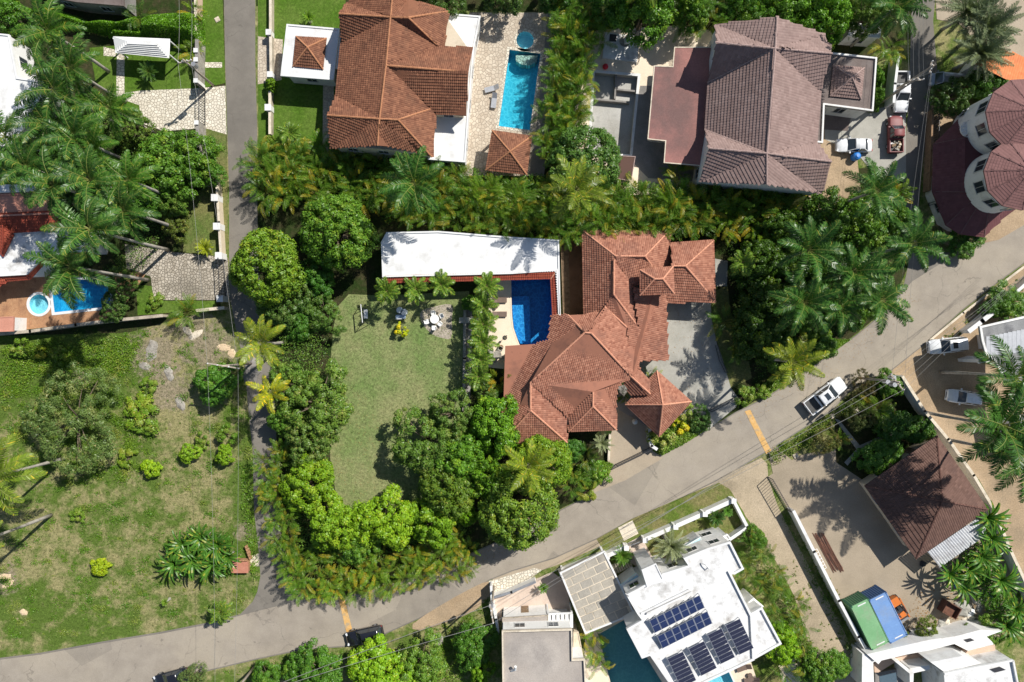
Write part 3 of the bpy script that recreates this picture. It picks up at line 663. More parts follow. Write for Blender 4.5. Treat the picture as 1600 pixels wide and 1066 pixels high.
# north plot
sheet('north_lawn', [(403, 0), (540, -20), (540, 60), (500, 250), (404, 262)], 4 * Z, m_lush)
sheet('flagstone_entry', [(403, 57), (425, 60), (442, 62), (440, 125), (403, 132)], 5 * Z, m_deck)
sheet('flagstone_side_path', [(505, 125), (522, 130), (520, 250), (504, 252)], 5 * Z, m_deck)
sheet('limestone_terrace', [(735, 20), (872, 20), (868, 90), (855, 200), (840, 275), (700, 275), (700, 60)], 5 * Z, m_deck)
sheet('dark_side_path', [(856, 20), (878, 20), (866, 130), (850, 275), (826, 275), (838, 200)], 6 * Z, m_concd)
# north-east plot
sheet('pale_courtyard', [(920, 48), (1060, 40), (1130, 50), (1120, 300), (985, 305), (880, 250), (900, 110)], 5 * Z, m_deckc)
sheet('grey_side_yard', L(A2, [(790, 530), (860, 530), (835, 870), (940, 880), (935, 1010), (1160, 1030), (1150, 1120), (840, 1100), (740, 1000), (740, 820)]), 6 * Z, m_concd)
sheet('sand_patch_yard', [(1280, 190), (1330, 160), (1345, 300), (1290, 330), (1262, 320), (1270, 250)], 4 * Z, m_dirt)
sheet('parking_pavement', L(A3, [(345, 690), (600, 690), (800, 640), (850, 700), (850, 1060), (820, 1110), (640, 1060), (560, 960), (350, 860)]), 5 * Z, m_conc)
sheet('dark_parking_pad', L(A3, [(352, 690), (520, 690), (490, 810), (345, 800)]), 6 * Z, m_darkroof)
sheet('corner_plaza', L(A3, [(1035, 0), (1640, -40), (1640, 480), (1450, 420), (1180, 150), (1040, 120)]), 5 * Z, m_apron)
sheet('tower_plot_yard', [(1455, 165), (1620, 165), (1620, 340), (1560, 375), (1500, 388), (1470, 380), (1450, 300)], 4 * Z, m_dirt)
# south plots
sheet('flagstone_frontage', L(FR(760, 900, 6.42), [(25, 50), (110, 30), (480, -80), (560, -60), (420, 40), (40, 200)]), 5 * Z, m_cob)
sheet('grey_house_courtyard', L(FR(760, 900, 6.42), [(45, 180), (420, 60), (660, -40), (800, 60), (870, 450), (130, 450)]), 5 * Z, m_pink)
sheet('villa_verge', L(FR(870, 740, 5.33), [(330, 545), (500, 450), (640, 370), (850, 280), (1200, 130), (1350, 75), (1440, 130), (1560, 330), (1590, 430), (1440, 190), (700, 510), (390, 640)]), 6 * Z, m_verge)
sheet('villa_gate_path', L(FR(870, 740, 5.33), [(510, 450), (630, 390), (680, 500), (560, 560)]), 7 * Z, m_pale)
sheet('villa_garden', L(FR(870, 740, 5.33), [(390, 650), (1440, 190), (1580, 430), (1450, 530), (1200, 620), (1000, 760), (820, 760), (700, 860), (500, 1000)]), 5 * Z, m_verge)
sheet('villa_entry_court', L(FR(870, 740, 5.33), [(565, 590), (700, 520), (800, 700), (850, 740), (700, 800), (600, 730)]), 6 * Z, m_pink)
sheet('villa_pool_terrace', [(915, 985), (972, 955), (1080, 925), (1250, 1030), (1250, 1300), (900, 1300)], 5 * Z, m_deckc)
sheet('villa_back_lawn', L(D2, [(1470, 930), (1620, 870), (1700, 1200), (1560, 1200)]), 7 * Z, m_verge)
sheet('drive_neck', L(C3, [(0, 690), (40, 650), (90, 700), (200, 790), (30, 830)]), 5 * Z, m_yard)
sheet('walkway_slab', L(C3, [(410, 490), (440, 500), (565, 655), (760, 570), (770, 590), (560, 690), (490, 780), (470, 760), (545, 680)]), 4 * Z, m_conc)
sheet('garden_strip', L(C3, [(410, 440), (520, 330), (780, 215), (1060, 600), (600, 880), (420, 760)]), 3 * Z, m_soil)
# paint on the road
sheet('road_marking', L(D1, [(508, 548), (545, 545), (598, 758), (560, 765)]), 6 * Z, m_yellow)
sheet('road_marking', L(C2, [(1435, 445), (1468, 435), (1600, 690), (1568, 710)]), 6 * Z, m_yellow)
# pools
m_drain = surf('drained_pool_plaster', (.34, .325, .29), (.50, .49, .46), .25, (.3, .29, .26), .5, bs=8, fine=.12)
def pool(name, w, depth, mt, mwat, mcop, label, cop=.32, group=None, shelf=None, lvl=.12, empty=False, ch=.06):
    cx = sum(p[0] for p in w) / len(w); cy = sum(p[1] for p in w) / len(w)
    t = thing(name, (cx, cy, 0), label, 'swimming pool', group); n = len(w); a = sum(w[i][0] * w[(i + 1) % n][1] - w[(i + 1) % n][0] * w[i][1] for i in range(n))
    if a < 0: w = w[::-1]
    b = MB(); tri = tessellate_polygon([[Vector((p[0], p[1], 0)) for p in w]])
    b.add([(p[0], p[1], -depth) for p in w], [tuple(x) for x in tri])
    b.add([(p[0], p[1], z) for z in (-depth, 0) for p in w], [(i, (i + 1) % n, (i + 1) % n + n, i + n) for i in range(n)])
    part('basin', b, mt, t)
    o = inset(w, -cop); i2 = inset(w, .03); c = MB()
    for i in range(n):
        j = (i + 1) % n; c.prism([o[i], o[j], i2[j], i2[i]], -.02, ch)
    part('coping', c, mcop, t)
    if not empty:
        s = MB(); ww = inset(w, .005); s.add([(p[0], p[1], -lvl) for p in ww], [tuple(x) for x in tri]); part('water_surface', s, mwat, t)
    return t
p1 = pool('swimming_pool', pw1, 1.5, m_poolA, m_water, m_cob, 'long turquoise swimming pool on the limestone terrace beside the brown tiled house')
m_ = MB(); m_.prism([tuple(P(x, y)[:2]) for x, y in [(806, 85), (840, 86), (838, 96), (828, 101), (815, 100), (806, 94)]], -1.4, -.25); part('step', m_, m_cob, p1)
pool('spa_pool', pw1s, .9, m_poolC, m_water, m_cob, 'small round spa pool at the north end of the long turquoise pool')
p3 = pool('swimming_pool', pw3, 2.2, m_poolB, m_waterd, m_deckc, 'deep blue pool with one curved side inside the bend of the white annex roof', cop=.15)
m_ = MB(); m_.prism([tuple(P(x, y)[:2]) for x, y in [(800, 462), (828, 462), (830, 538), (813, 537), (808, 527), (803, 512), (801, 495)]], -2.1, -1.35); part('shelf', m_, m_poolB, p3)
pool('swimming_pool', pw5, 1.5, m_poolS, m_water, m_white, 'angular blue pool on the brick terrace under a leaning palm crown')
pool('spa_pool', pw5s, .7, m_poolC, m_water, m_white, 'round pale spa pool on the brick terrace', cop=.3)
p7 = pool('swimming_pool', pw7, 1.3, m_poolD, m_water, m_deckc, 'teal stone pool in the shade of the white modern villa', cop=.1)
pool('swimming_pool', pw7b, 1.1, m_poolC, m_water, m_white, 'pale blue pool at the south edge behind the solar panels', cop=.15)
p2 = pool('drained_pool', pw2, .9, m_drain, None, m_white, 'drained rectangular grey pool in the courtyard west of the flat red roof', cop=.3, empty=True)
f = FR(900, 20, 7.614); m_ = MB()
for a, b in (((480, 740), (465, 1020)), ((490, 905), (735, 930)), ((205, 1020), (640, 1060))):
    m_.bar(P(*f(*a), 0) + Vector((0, 0, -.6)), P(*f(*b), 0) + Vector((0, 0, -.6)), .22, .9)
part('divider', m_, m_concd, p2)
pool('plunge_pool', pw8, 1.0, m_poolB, m_water, m_stone, 'narrow blue plunge pool along the front of the grey roofed house', cop=.12)
m_ = MB(); m_.prism([tuple(P(*FR(760, 900, 6.42)(x, y))[:2]) for x, y in [(165, 372), (430, 362), (430, 395), (165, 410)]], -.9, -.05); part('shelf', m_, m_white, bpy.data.objects['plunge_pool'])
# ================================================================ buildings
# ---- centre house, coral clay tiles
V = {}
def put(_s, **k):
    for n, v in k.items(): V[n] = _s(*v)
he = 3.1
h3 = thing('villa', P(950, 560, 0), 'large villa with coral clay tiled roofs of many hips in the middle of the scene', 'house')
put(B2, a0=(440, 360, he), a2=(440, 870, he), c1=(560, 870, 4.0), c2=(568, 826, 4.3), r1=(630, 537, 5.0), r2=(628, 750, 5.0), r3=(640, 515, 5.0), r4=(820, 515, 4.9),
    b0=(968, 360, he), e1=(980, 580, he), v1=(875, 590, 3.9), k1=(800, 690, 3.9), v2=(742, 692, 3.7), d2=(772, 945, 3.7), d3=(705, 951, 4.0),
    g0=(450, 985, 6.2), g1=(490, 990, 6.2), c3=(570, 828, 4.5), w1=(748, 700, 4.2), w2=(870, 755, 3.9), w3=(950, 752, 3.4), w4=(960, 1066, he),
    s0=(345, 878, 3.9), s1=(250, 885, 3.2), s2=(250, 1050, 3.2), h0=(995, 575, 4.8), h1=(1070, 575, 4.8), ne=(1243, 420, he), se=(1255, 795, he), sw=(950, 805, 3.2),
    nw=(980, 430, 3.2), hw=(985, 578, 4.6), t0=(790, 600, 5.1), t1=(993, 578, 5.1), t2=(1000, 745, 5.1), t3=(790, 755, 5.1), t4=(880, 655, 6.0), t5=(930, 655, 6.0))
put(C2, n1=(965, 130, he), n2=(785, 135, 3.6), n3=(785, 187, 3.6), n4=(740, 235, 4.2), p0=(115, 268, 4.9), p1=(115, 440, 4.9), q0=(-60, 640, 3.2), q1=(-42, 42, 3.2),
    u0=(500, 325, 4.7), u1=(500, 415, 4.7), m1=(335, 470, 3.4), m2=(340, 637, 3.2), m3=(350, 465, 3.45), m4=(350, 570, 3.2), m5=(645, 560, 3.2), m6=(641, 455, 3.3), m7=(645, 278, 3.6),
    x1=(852, 338, 4.2), x2=(852, 262, 3.5), x3=(735, 347, 3.4), x4=(690, 270, 3.5), z0=(930, 405, 5.1), z1=(893, 195, he), z2=(1105, 385, he), z3=(908, 600, he), z4=(700, 404, he))
for _k, _v in V.items():
    if _v[2] > 3.3: V[_k] = (_v[0], _v[1], 3.1 + (_v[2] - 3.1) * 1.35)
tiled_roof(h3, V, ['a0 a2 c1 c2 r2 r1 r3', 'a0 r3 r4 b0', 'r4 b0 e1 v1', 'r3 r4 v1 k1 v2 r1', 'r1 v2 d2 r2', 'r2 d2 d3 c2', 's0 c1 c3 g1 g0', 'g1 c3 d3 n4', 'd3 d2 w1 w2 w3 w4 n1 n2 n3 n4',
    's1 s0 g0 p0 p1 q0 q1 s2', 'g0 g1 n4 m7 m6 u0 m3 m1 p0', 'p0 m1 m2 p1', 'p1 m2 q0', 'u0 m6 m5 u1', 'u1 m5 m4', 'm3 u0 u1 m4', 'n4 n3 x2 x1', 'n4 x1 x3 x4',
    'h0 h1 ne nw hw', 'h1 se ne', 'hw h0 h1 se sw w3', 'z0 z1 z2', 'z0 z2 z3', 'z0 z3 z4', 'z0 z4 z1', 't0 t4 t3', 't0 t1 t5 t4', 't1 t2 t5', 't3 t4 t5 t2'],
    ['a0 r3 r4 b0', 'r1 r2', 'r4 v1', 'r2 d2', 's0 g0 g1', 'g0 p0 p1 m2', 'p1 q0', 'g1 n4 x1', 'u0 u1 m5', 'u1 m4', 'h0 h1 ne', 'h1 se', 'c3 d3', 'z1 z0 z3', 'z2 z0 z4', 't0 t4 t5 t2', 't1 t5', 't4 t3'], m_t3, m_rid3)
for lp, ins in ((['a0', 'a2', 'c1', 'd2', 'w3', 'e1', 'b0'], .55), (['s1', 's0', 'w3', 'w4', 'n1', 'n2', 'n3', 'm7', 'm6', 'm5', 'm4', 'm2', 'q0', 'q1', 's2'], .55), (['t0', 't1', 't2', 't3'], .5)):
    walls(h3, [V[k] for k in lp], 3.0 if lp[0] != 't0' else 5.6, m_cream, 0 if lp[0] != 't0' else 3.2, lp[0] != 't0', ins, name='wall')
m_ = MB()
for k in ('se', 'ne', 'sw', 'z1', 'z2', 'z3', 'z4'):
    c = P(*V[k]); g = (Vector((9, 0, 0)) if 0 else Vector((0, 0, 0)))
    ctr = P(*V['z0']) if k[0] == 'z' else P(*V['h1']); d = (Vector((ctr.x, ctr.y, 0)) - Vector((c.x, c.y, 0))).normalized() * .6
    cb = MB(); cb.cyl((c.x + d.x, c.y + d.y, 0), .17, 3.05, 12); part('column', cb, m_cream, h3)
# ---- white annex with a clay tiled fringe, bent round the pool
an = thing('annex_building', P(730, 400, 0), 'long white flat roofed annex with a red tiled fringe beside the lawn', 'building')
f = B1; lp = [f(805, 368), f(1125, 360), B2(-20, 395), B2(290, 415), B2(300, 880), B2(285, 880), B2(275, 605), B1(1579, 625), B1(780, 645), B1(772, 430)]
flat_roof(an, lp, 3.6, m_white, .12, .2, m_white, m_wall, True)
V2 = {'a': (*B1(778, 642), 3.55), 'b': (*B2(272, 606), 3.55), 'c': (*B2(240, 655), 3.15), 'd': (*B1(780, 674), 3.15), 'e': (*B2(290, 880), 3.55), 'f': (*B2(250, 880), 3.15)}
tiled_roof(an, V2, ['a b c d', 'b e f c'], ['b c'], m_t5, m_rid3, soff=m_wall)
m_ = MB(); g0, g1_, g2 = P(*V2['a']), P(*V2['b']), P(*V2['e'])
for a, b in ((g0, g1_), (g1_, g2)):
    n = int((b - a).length / .3)
    for i in range(n):
        p = a.lerp(b, (i + .5) / n); m_.cyl((p.x, p.y, p.z + .05), .11, .1, 8)
part('roof_rim', m_, m_white, an, kind='stuff')
# ---- timber deck strip between annex and house
dk = thing('timber_deck', P(901, 430, 0), 'narrow brown timber deck between the white annex and the coral roof', 'deck')
a, b = B2(300, 420), B2(440, 870)
nb = 26
for i in range(nb):
    p, q = P(*B2(302 + (438 - 302) * i / nb, 415)), P(*B2(318 + (442 - 318) * i / nb, 872))
    mb = MB(); mb.bar(p + Vector((0, 0, .2)), q + Vector((0, 0, .2)), .155, .04); part('board', mb, m_boardm if i > 8 else m_wood, dk)
# ---- north house, brown clay tiles
h1 = thing('villa', P(620, 130, 0), 'large brown tiled villa with white flat roof wings beside the long turquoise pool', 'house')
V = {}; E = 5.9
put(A1, a=(845, -60, 8.9), b=(830, 107, 8.9), c=(803, 405, 8.9), d=(762, 735, 8.9), e=(750, 898, 8.3), f=(512, 86, 7.9), g=(552, 22, 5.9), h=(595, -10, E), i=(527, 268, 6.0), j=(492, 590, E), k=(440, 712, 7.9), l=(458, 917, E), m=(750, 892, 7.2),
    n=(940, 110, 8.9), o=(1183, 72, E), p=(1128, 290, 5.9), q=(1165, 285, E), r=(1336, 290, E), s=(1310, 446, 8.3), t=(1296, 715, E), u=(1112, 703, 5.7), v=(1083, 672, 5.95), w=(877, 740, 8.7), x=(1087, 970, E), y=(912, 912, 6.3),
    z=(1110, 710, E), ga=(940, -10, 6.3))
tiled_roof(h1, V, ['b g f', 'a b g h', 'b f i', 'i j d c b', 'j k d', 'k l d', 'd l e', 'a b ga', 'b n o ga', 'b n p', 'n o q p', 'b p c', 'p r s c', 'c s t u v', 'c v d', 'd v w', 'v u x w', 'w x d', 'd x y e'],
    ['a b c d e', 'f b n o', 'n p', 'k d w v', 'w x', 'c s'], m_t1, m_rid1)
walls(h1, [V[k] for k in ('h', 'g', 'f', 'i', 'j', 'k', 'l', 'x', 'z', 't', 'r', 'o', 'a')], 5.7, m_cream, 0, True, .5, storeys=2)
h1b = [A1(1185, 84), A1(1386, 100), A1(1345, 300), A1(1310, 730), A1(1292, 1003), A1(1060, 985), A1(1085, 700), A1(1120, 300)]
flat_roof(h1, h1b, 3.6, m_white, .1, .2, m_white, m_wall)
gp = thing('gatehouse', P(480, 80, 0), 'square white flat roofed gatehouse with a small brown tiled hip in its middle', 'pavilion')
flat_roof(gp, [A1(190, 150), A1(517, 178), A1(480, 496), A1(152, 470)], 3.5, m_white, .1, .2, m_white, m_wall, ins=.5)
flat_roof(gp, [A1(519, 178), A1(524, 330), A1(512, 425), A1(492, 425)], 3.3, m_white, .06, .2, m_white, m_wall, False)
V = {}; put(A1, a=(248, 227, 3.55), b=(435, 238, 3.55), c=(414, 428, 3.55), d=(229, 410, 3.55), e=(318, 293, 4.7))
tiled_roof(gp, V, ['e a b', 'e b c', 'e c d', 'e d a'], ['a e c', 'b e d'], m_t1, m_rid1)
kk = thing('pool_kiosk', P(797, 238, 0), 'small square kiosk with a pyramid clay roof south of the long pool', 'pavilion')
V = {'a': (769, 204, 2.9), 'b': (831, 213, 2.9), 'c': (823, 273, 2.9), 'd': (759, 266, 2.9), 'e': (797, 237, 4.3)}
tiled_roof(kk, V, ['e a b', 'e b c', 'e c d', 'e d a'], ['a e c', 'b e d'], m_t1, m_rid1)
for k in 'abcd':
    c = P(*V[k]); d = (P(*V['e']) - c); d.z = 0; d = d.normalized() * .5; mb = MB(); mb.box((c.x + d.x, c.y + d.y, 0), (.25, .25, 3.0)); part('column', mb, m_cream, kk)
# ---- north-east house, mauve tiles
h2 = thing('villa', P(1200, 160, 0), 'tall villa with mauve tiled gables and a flat red side roof beside a drained pool', 'house')
E = 6.3
V = {'a': (1214, 27, 9.3), 'b': (1289, 54, E), 'c': (1296, 77, E), 'd': (1117, 38, 5.8), 'e': (1120, 67, 8.4), 'f': (1211, 76, 9.6), 'g': (1106, 129, 4.6), 'h': (1101, 203, 4.6), 'i': (1198, 240, 9.5), 'j': (1108, 232, 8.4),
     'k': (1093, 284, 5.8), 'l': (1198, 288, 8.8), 'm': (1284, 303, E), 'n': (1299, 253, 8.6), 'o': (1277, 222, E), 'p': (1281, 144, E), 'q': (1300, 84, 8.6)}
tiled_roof(h2, V, ['a d f', 'a f b', 'f b c q', 'f q p', 'd f e', 'e f g', 'f g h i', 'h i j', 'j i k', 'k i l', 'f p o i', 'i o n', 'i n m', 'i m l'],
    ['a f i l', 'e f q', 'j i n', 'f g', 'h i'], m_t2, m_rid2, tw=.32, tl=.40, hump=.02, step=.065)
walls(h2, [V[k] for k in ('d', 'e', 'g', 'h', 'j', 'k', 'm', 'n', 'o', 'p', 'c', 'b', 'a')], 4.5, m_wall, 0, True, .5)
for tri in ('d e g', 'h j k', 'k l m', 'd a b', 'n m o', 'c q p'):            # gable walls, set back under the tiles
    w3 = [P(*V[k]) for k in tri.split()]; cc = P(1200, 160, 0); m_ = MB(); w3 = [p + (Vector((cc.x - p.x, cc.y - p.y, 0)).normalized() * .45) - Vector((0, 0, .25)) for p in w3]
    a_, b_, c_ = w3; m_.add([a_, b_, c_, Vector((c_.x, c_.y, 3.4)), Vector((a_.x, a_.y, 3.4))], [(0, 1, 2, 3, 4)]); part('gable_wall', m_, m_wall, h2)
flat_roof(h2, [A2(875, 405), A2(990, 410), A2(1000, 290), A2(1235, 290), A2(1215, 1030), A2(935, 1006), A2(945, 872), A2(835, 860)], 3.6, m_redflat, .05, .12, m_pale, m_wall, ins=.9)
flat_roof(h2, [A3(330, 330), A3(395, 328), A3(668, 358), A3(645, 690), A3(345, 650), A3(335, 885), A3(285, 880), A3(300, 560)], 3.7, m_darkroof, .22, .2, m_wall, m_wall, ins=.3)
V = {}; put(A3, a=(403, 405, 3.8), b=(592, 420, 3.8), c=(573, 612, 3.8), d=(383, 592, 3.8), e=(518, 478, 5.1))
tiled_roof(h2, V, ['e a b', 'e b c', 'e c d', 'e d a'], ['a e c', 'b e', 'e d'], m_t2, m_rid2, tw=.3, tl=.37)
gs = thing('pump_house', P(1345, 55, 0), 'small white shed with a light flat roof between the trees by the lane', 'shed')
flat_roof(gs, [A3(510, 140), A3(700, 160), A3(690, 235), A3(490, 220)], 2.9, m_white, .08, .12, m_white, m_wall)
sl_ = thing('garden_slab', P(968, 76, 0), 'square pale concrete platform with a hatch and a white pump on it', 'platform')
f = FR(900, 20, 7.614); q = [tuple(P(*f(x, y))[:2]) for x, y in [(340, 245), (760, 300), (720, 600), (310, 550)]]
m_ = MB(); m_.prism(q, 0, .35); part('slab', m_, m_whiteold, sl_)
c = P(*f(435, 315)); m_ = MB(); m_.box((c.x, c.y, .35), (.9, .9, .06), -.1); part('hatch', m_, m_dark, sl_)
c = P(*f(575, 355)); m_ = MB(); m_.cyl((c.x, c.y, .35), .7, .06, 16); m_.m = 1; m_.box((c.x + .2, c.y - .1, .42), (.6, .6, .4), .1); part('pump', m_, [m_stonegrey, m_white], sl_)
ds = thing('tool_shed', P(978, 255, 0), 'low shed with a flat mauve roof half under the olive green tree', 'shed')
flat_roof(ds, L(FR(850, 180, 7.614), [(880, 480), (1090, 490), (1040, 790), (870, 760)]), 2.4, m_t9, .05, .1, m_rid2, m_wall)
# ---- round tower house at the east edge
h4 = thing('tower_house', P(1560, 230, 0), 'white house with two round towers under mauve shingle roofs and a wide lower skirt roof', 'house')
m_seam = surf('shingle_seam', (.15, .08, .075), (.19, .1, .095), 1)
def tower(cx, cy, r, h, eave, apex, n=12):
    """round tower; centre surveyed at the eave"""
    c = P(cx, cy, h); R_ = r * S * (1 - h / HC); mb = MB(); ww = R_ - .55; k = 40
    ring = [(c.x + ww * cos(2 * pi * i / k), c.y + ww * sin(2 * pi * i / k)) for i in range(k)]; mb.prism(ring, 2.2, h - .02); part('tower_wall', mb, m_wall, h4, smooth=False)
    rm = MB(); tp = Vector((c.x, c.y, apex)); rg = MB()
    ev = [Vector((c.x + R_ * cos(2 * pi * i / n + .2), c.y + R_ * sin(2 * pi * i / n + .2), h)) for i in range(n)]
    for i in range(n):
        a, b = ev[i], ev[(i + 1) % n]; rm.poly([a, b, tp]); tiles_on(rm, [a, b, tp], .34, .3, .012, .03, i); rg.bar(a + Vector((0, 0, .05)), tp + Vector((0, 0, .05)), .1, .05)
        rm.poly([a - Vector((0, 0, .15)), b - Vector((0, 0, .15)), tp - Vector((0, 0, .15))]); rm.add([a, b, b - Vector((0, 0, .15)), a - Vector((0, 0, .15))], [(0, 1, 2, 3)], (.3, 0, 0))
    part('tower_roof', rm, m_shing, h4); part('roof_seams', rg, m_seam, h4)
    return c, ww
def towerwin(c, r, az, z0, z1, w):
    a = Vector((c.x + r * cos(az), c.y + r * sin(az))); t = Vector((-sin(az), cos(az)))
    window(h4, a - t * w, a + t * w, w, w, z0, z1)
ctA, rA = tower(1598, 180, 58, 9.2, 0, 10.9, 11); ctB, rB = tower(1594, 272, 57, 9.2, 0, 10.9, 11)
for c, r in ((ctA, rA), (ctB, rB)):
    for az, z0, z1, w in ((2.75, 6.7, 8.3, 1.5), (3.45, 6.7, 8.3, 1.4), (4.1, 6.7, 8.3, 1.4), (2.55, 3.1, 4.1, 1.1), (3.2, 3.0, 4.1, 1.1), (3.85, 3.1, 4.1, 1.0), (4.4, 3.1, 4.1, 1.0), (2.0, 6.7, 8.3, 1.3), (4.75, 6.7, 8.3, 1.3)):
        towerwin(c, r + .0, az, z0, z1, w)
f = FR(1440, 100, 3.806)
m_ = MB(); q = [tuple(P(*f(x, y), 7)[:2]) for x, y in [(440, 340), (560, 300), (700, 300), (700, 560), (440, 560)]]; m_.prism(q, 2.2, 6.6); part('wall', m_, m_wall, h4)
a = Vector((ctA.x - rA, ctA.y)); m_ = MB(); m_.cyl((ctA.x - rA * .93, ctA.y - .3, 4.9), 1.0, .15, 14); m_.m = 1
for i in range(12): an_ = 2 * pi * i / 12; m_.cyl((ctA.x - rA * .93 + .92 * cos(an_), ctA.y - .3 + .92 * sin(an_), 5.05), .04, .8, 5)
part('balcony', m_, [m_wall, m_frame], h4)
sk = [(1459, 225, 3.0), (1457, 300, 3.0), (1478, 352, 3.0), (1500, 366, 3.0), (1538, 371, 3.0), (1562, 345, 3.0), (1640, 288, 3.0), (1640, 160, 3.0), (1520, 165, 3.0)]
inr = [(1508, 215, 5.0), (1508, 300, 5.0), (1520, 312, 5.0), (1530, 318, 5.0), (1545, 320, 5.0), (1560, 318, 5.0), (1640, 260, 5.0), (1640, 180, 5.0), (1540, 180, 5.0)]
rm, rg = MB(), MB(); n = len(sk)
for i in range(n):
    a, b, c, d = P(*sk[i]), P(*sk[(i + 1) % n]), P(*inr[(i + 1) % n]), P(*inr[i]); rm.poly([a, b, c, d]); tiles_on(rm, [a, b, c, d], .34, .3, .012, .03, i)
    rg.bar(a + Vector((0, 0, .04)), d + Vector((0, 0, .04)), .12, .05); z = Vector((0, 0, -.15)); rm.add([a, b, b + z, a + z], [(0, 1, 2, 3)], (.3, 0, 0)); rm.poly([a + z, b + z, c + z, d + z])
part('skirt_roof', rm, m_skirt, h4); part('roof_seams', rg, m_seam, h4); m_ = MB(); m_.prism([tuple(P(x, y, 5)[:2]) for x, y, h in inr], 4.6, 4.9); part('inner_roof', m_, m_skirt, h4)
walls(h4, sk, 2.9, m_wall, 0, True, .9)
# ---- orange roof in the north-east corner
h12 = thing('outbuilding', P(1575, 95, 0), 'low building with a bright orange tiled roof in the north east corner', 'building')
V = {'a': (1543, 66, 3.0), 'b': (1660, 120, 3.0), 'c': (1660, 170, 4.2), 'd': (1524, 98, 4.2), 'e': (1510, 118, 3.5)}
tiled_roof(h12, V, ['a b c d'], [], m_torange, m_rid1, tw=.3, tl=.4); walls(h12, [V[k] for k in 'abcd'], 2.9, m_wall, 0, False, .3)
# ---- west house with red tiles and flat terraces
h5 = thing('villa', P(20, 390, 0), 'west villa with brick red tile slopes around flat white and pink roof terraces', 'house')
flat_roof(h5, [(-70, 306), (60, 301), (80, 305), (82, 335), (-70, 342)], 4.6, m_pinkflat, .15, .2, m_pinkflat, m_wall, storeys=1)
flat_roof(h5, [(-70, 290), (52, 288), (60, 299), (-70, 304)], 4.9, m_whiteold, .1, .2, m_white, m_wall)
f = FR(0, 280, 4.265); V = {}
put(f, a=(-300, 240, 4.7), b=(520, 200, 4.7), c=(540, 330, 3.9), d=(90, 355, 3.9), e=(-300, 380, 3.9), g=(20, 310, 5.2), i=(92, 372, 3.9), j=(22, 515, 3.9), k=(-60, 420, 3.9), l=(-40, 330, 4.6),
    m=(-300, 650, 3.5), n=(10, 650, 3.5), o=(178, 640, 3.5), p=(275, 540, 3.5), q=(420, 495, 3.5), r=(600, 480, 3.5), s=(600, 520, 3.0), t=(432, 535, 3.0), u=(322, 535, 3.0), v=(205, 665, 3.0), w=(60, 680, 3.0), x=(-10, 720, 3.0), y=(-300, 720, 3.0))
tiled_roof(h5, V, ['a b c d e', 'g i j', 'l g j k', 'n o v w', 'o p u v', 'p q t u', 'q r s t', 'm n w x y'], ['g i', 'g j', 'o v', 'p u', 'l g'], m_t5, m_t5, tw=.27, tl=.34)
flat_roof(h5, [f(92, 356), f(540, 325), f(620, 420), f(600, 482), f(420, 494), f(275, 538), f(178, 638), f(10, 648), f(-300, 650), f(-300, 380)], 3.7, m_whiteold, .08, .12, m_white, m_wall)
pk = thing('pool_shed', P(8, 508, 0), 'low pink flat roofed shed at the corner of the brick pool terrace', 'shed')
flat_roof(pk, [f(-300, 930), f(92, 915), f(88, 1015), f(-300, 1030)], 2.5, m_pinkflat, .06, .12, m_pinkflat, m_wall)
# ---- north-west white house and gazebo
h6 = thing('flat_roofed_house', P(10, 140, 0), 'white flat roofed house behind the tall royal palms at the west edge', 'house')
flat_roof(h6, L(A0, [(-300, 180), (60, 215), (110, 480), (275, 505), (270, 570), (200, 690), (120, 840), (60, 905), (-300, 890)]), 4.0, m_white, .12, .2, m_white, m_wall)
h6b = thing('dark_roofed_house', P(120, 0, 0), 'dark flat roofed building beyond the clipped hedge at the north west', 'house')
flat_roof(h6b, [(66, -60), (192, -60), (194, 10), (120, 4), (70, -6)], 3.0, m_darkroof, .12, .2, m_darkroof, m_concd)
gz = thing('garden_gazebo', P(220, 72, 0), 'white gazebo with a slatted metal hip roof on the lush lawn', 'gazebo')
V = {}; put(A0, a=(697, 225, 2.7), b=(1050, 240, 2.7), c=(1045, 348, 2.7), d=(712, 315, 2.7), e=(790, 255, 3.5), f=(965, 262, 3.5))
W_ = {k: P(*v) for k, v in V.items()}; m_ = MB()
for fc in ('a b f e', 'b c f', 'c d e f', 'd a e'): m_.poly([W_[k] for k in fc.split()])
part('roof', m_, m_white, gz)
for i in range(7):
    t_ = i / 6.5; mb = MB(); mb.bar(W_['d'].lerp(W_['e'], t_) + Vector((0, 0, .03)), W_['c'].lerp(W_['f'], t_) + Vector((0, 0, .03)), .5, .05); part('roof_panel', mb, m_white, gz)
for k in 'abcd':
    mb = MB(); mb.box((W_[k].x * .985 + W_['e'].x * .015, W_[k].y + (-.25 if k in 'ab' else .25), 0), (.14, .14, 2.72)); part('post', mb, m_white, gz)
# ---- south-east brown hip roof
h9 = thing('workshop_house', P(1445, 790, 0), 'house with a dark brown ribbed hip roof beside the boundary wall', 'house')
V = {}; put(C3, a=(1040, 595, 3.1), b=(595, 905, 3.1), c=(1075, 1000, 5.4), d=(1385, 1066, 3.1)); V['e'] = D3(912, 305, 3.1); V['f'] = D3(1370, 0, 3.1)
V['d'] = (1543, 796, 3.1)
tiled_roof(h9, V, ['c a b', 'c b e', 'c e d', 'c d a'], ['a c', 'b c e', 'c d'], m_t9, m_rid9, tw=.28, tl=.5)
walls(h9, [V[k] for k in 'abed'], 2.95, m_cream, 0, True, .6)
m_palem = surf('pale_corrugated_metal', (.45, .46, .48), (.54, .55, .56), 1.0, (.34, .33, .33), .6, bs=8, rough=.5)
lt = thing('lean_to', P(1495, 845, 0), 'pale corrugated metal lean-to roof against the dark brown house', 'shed')
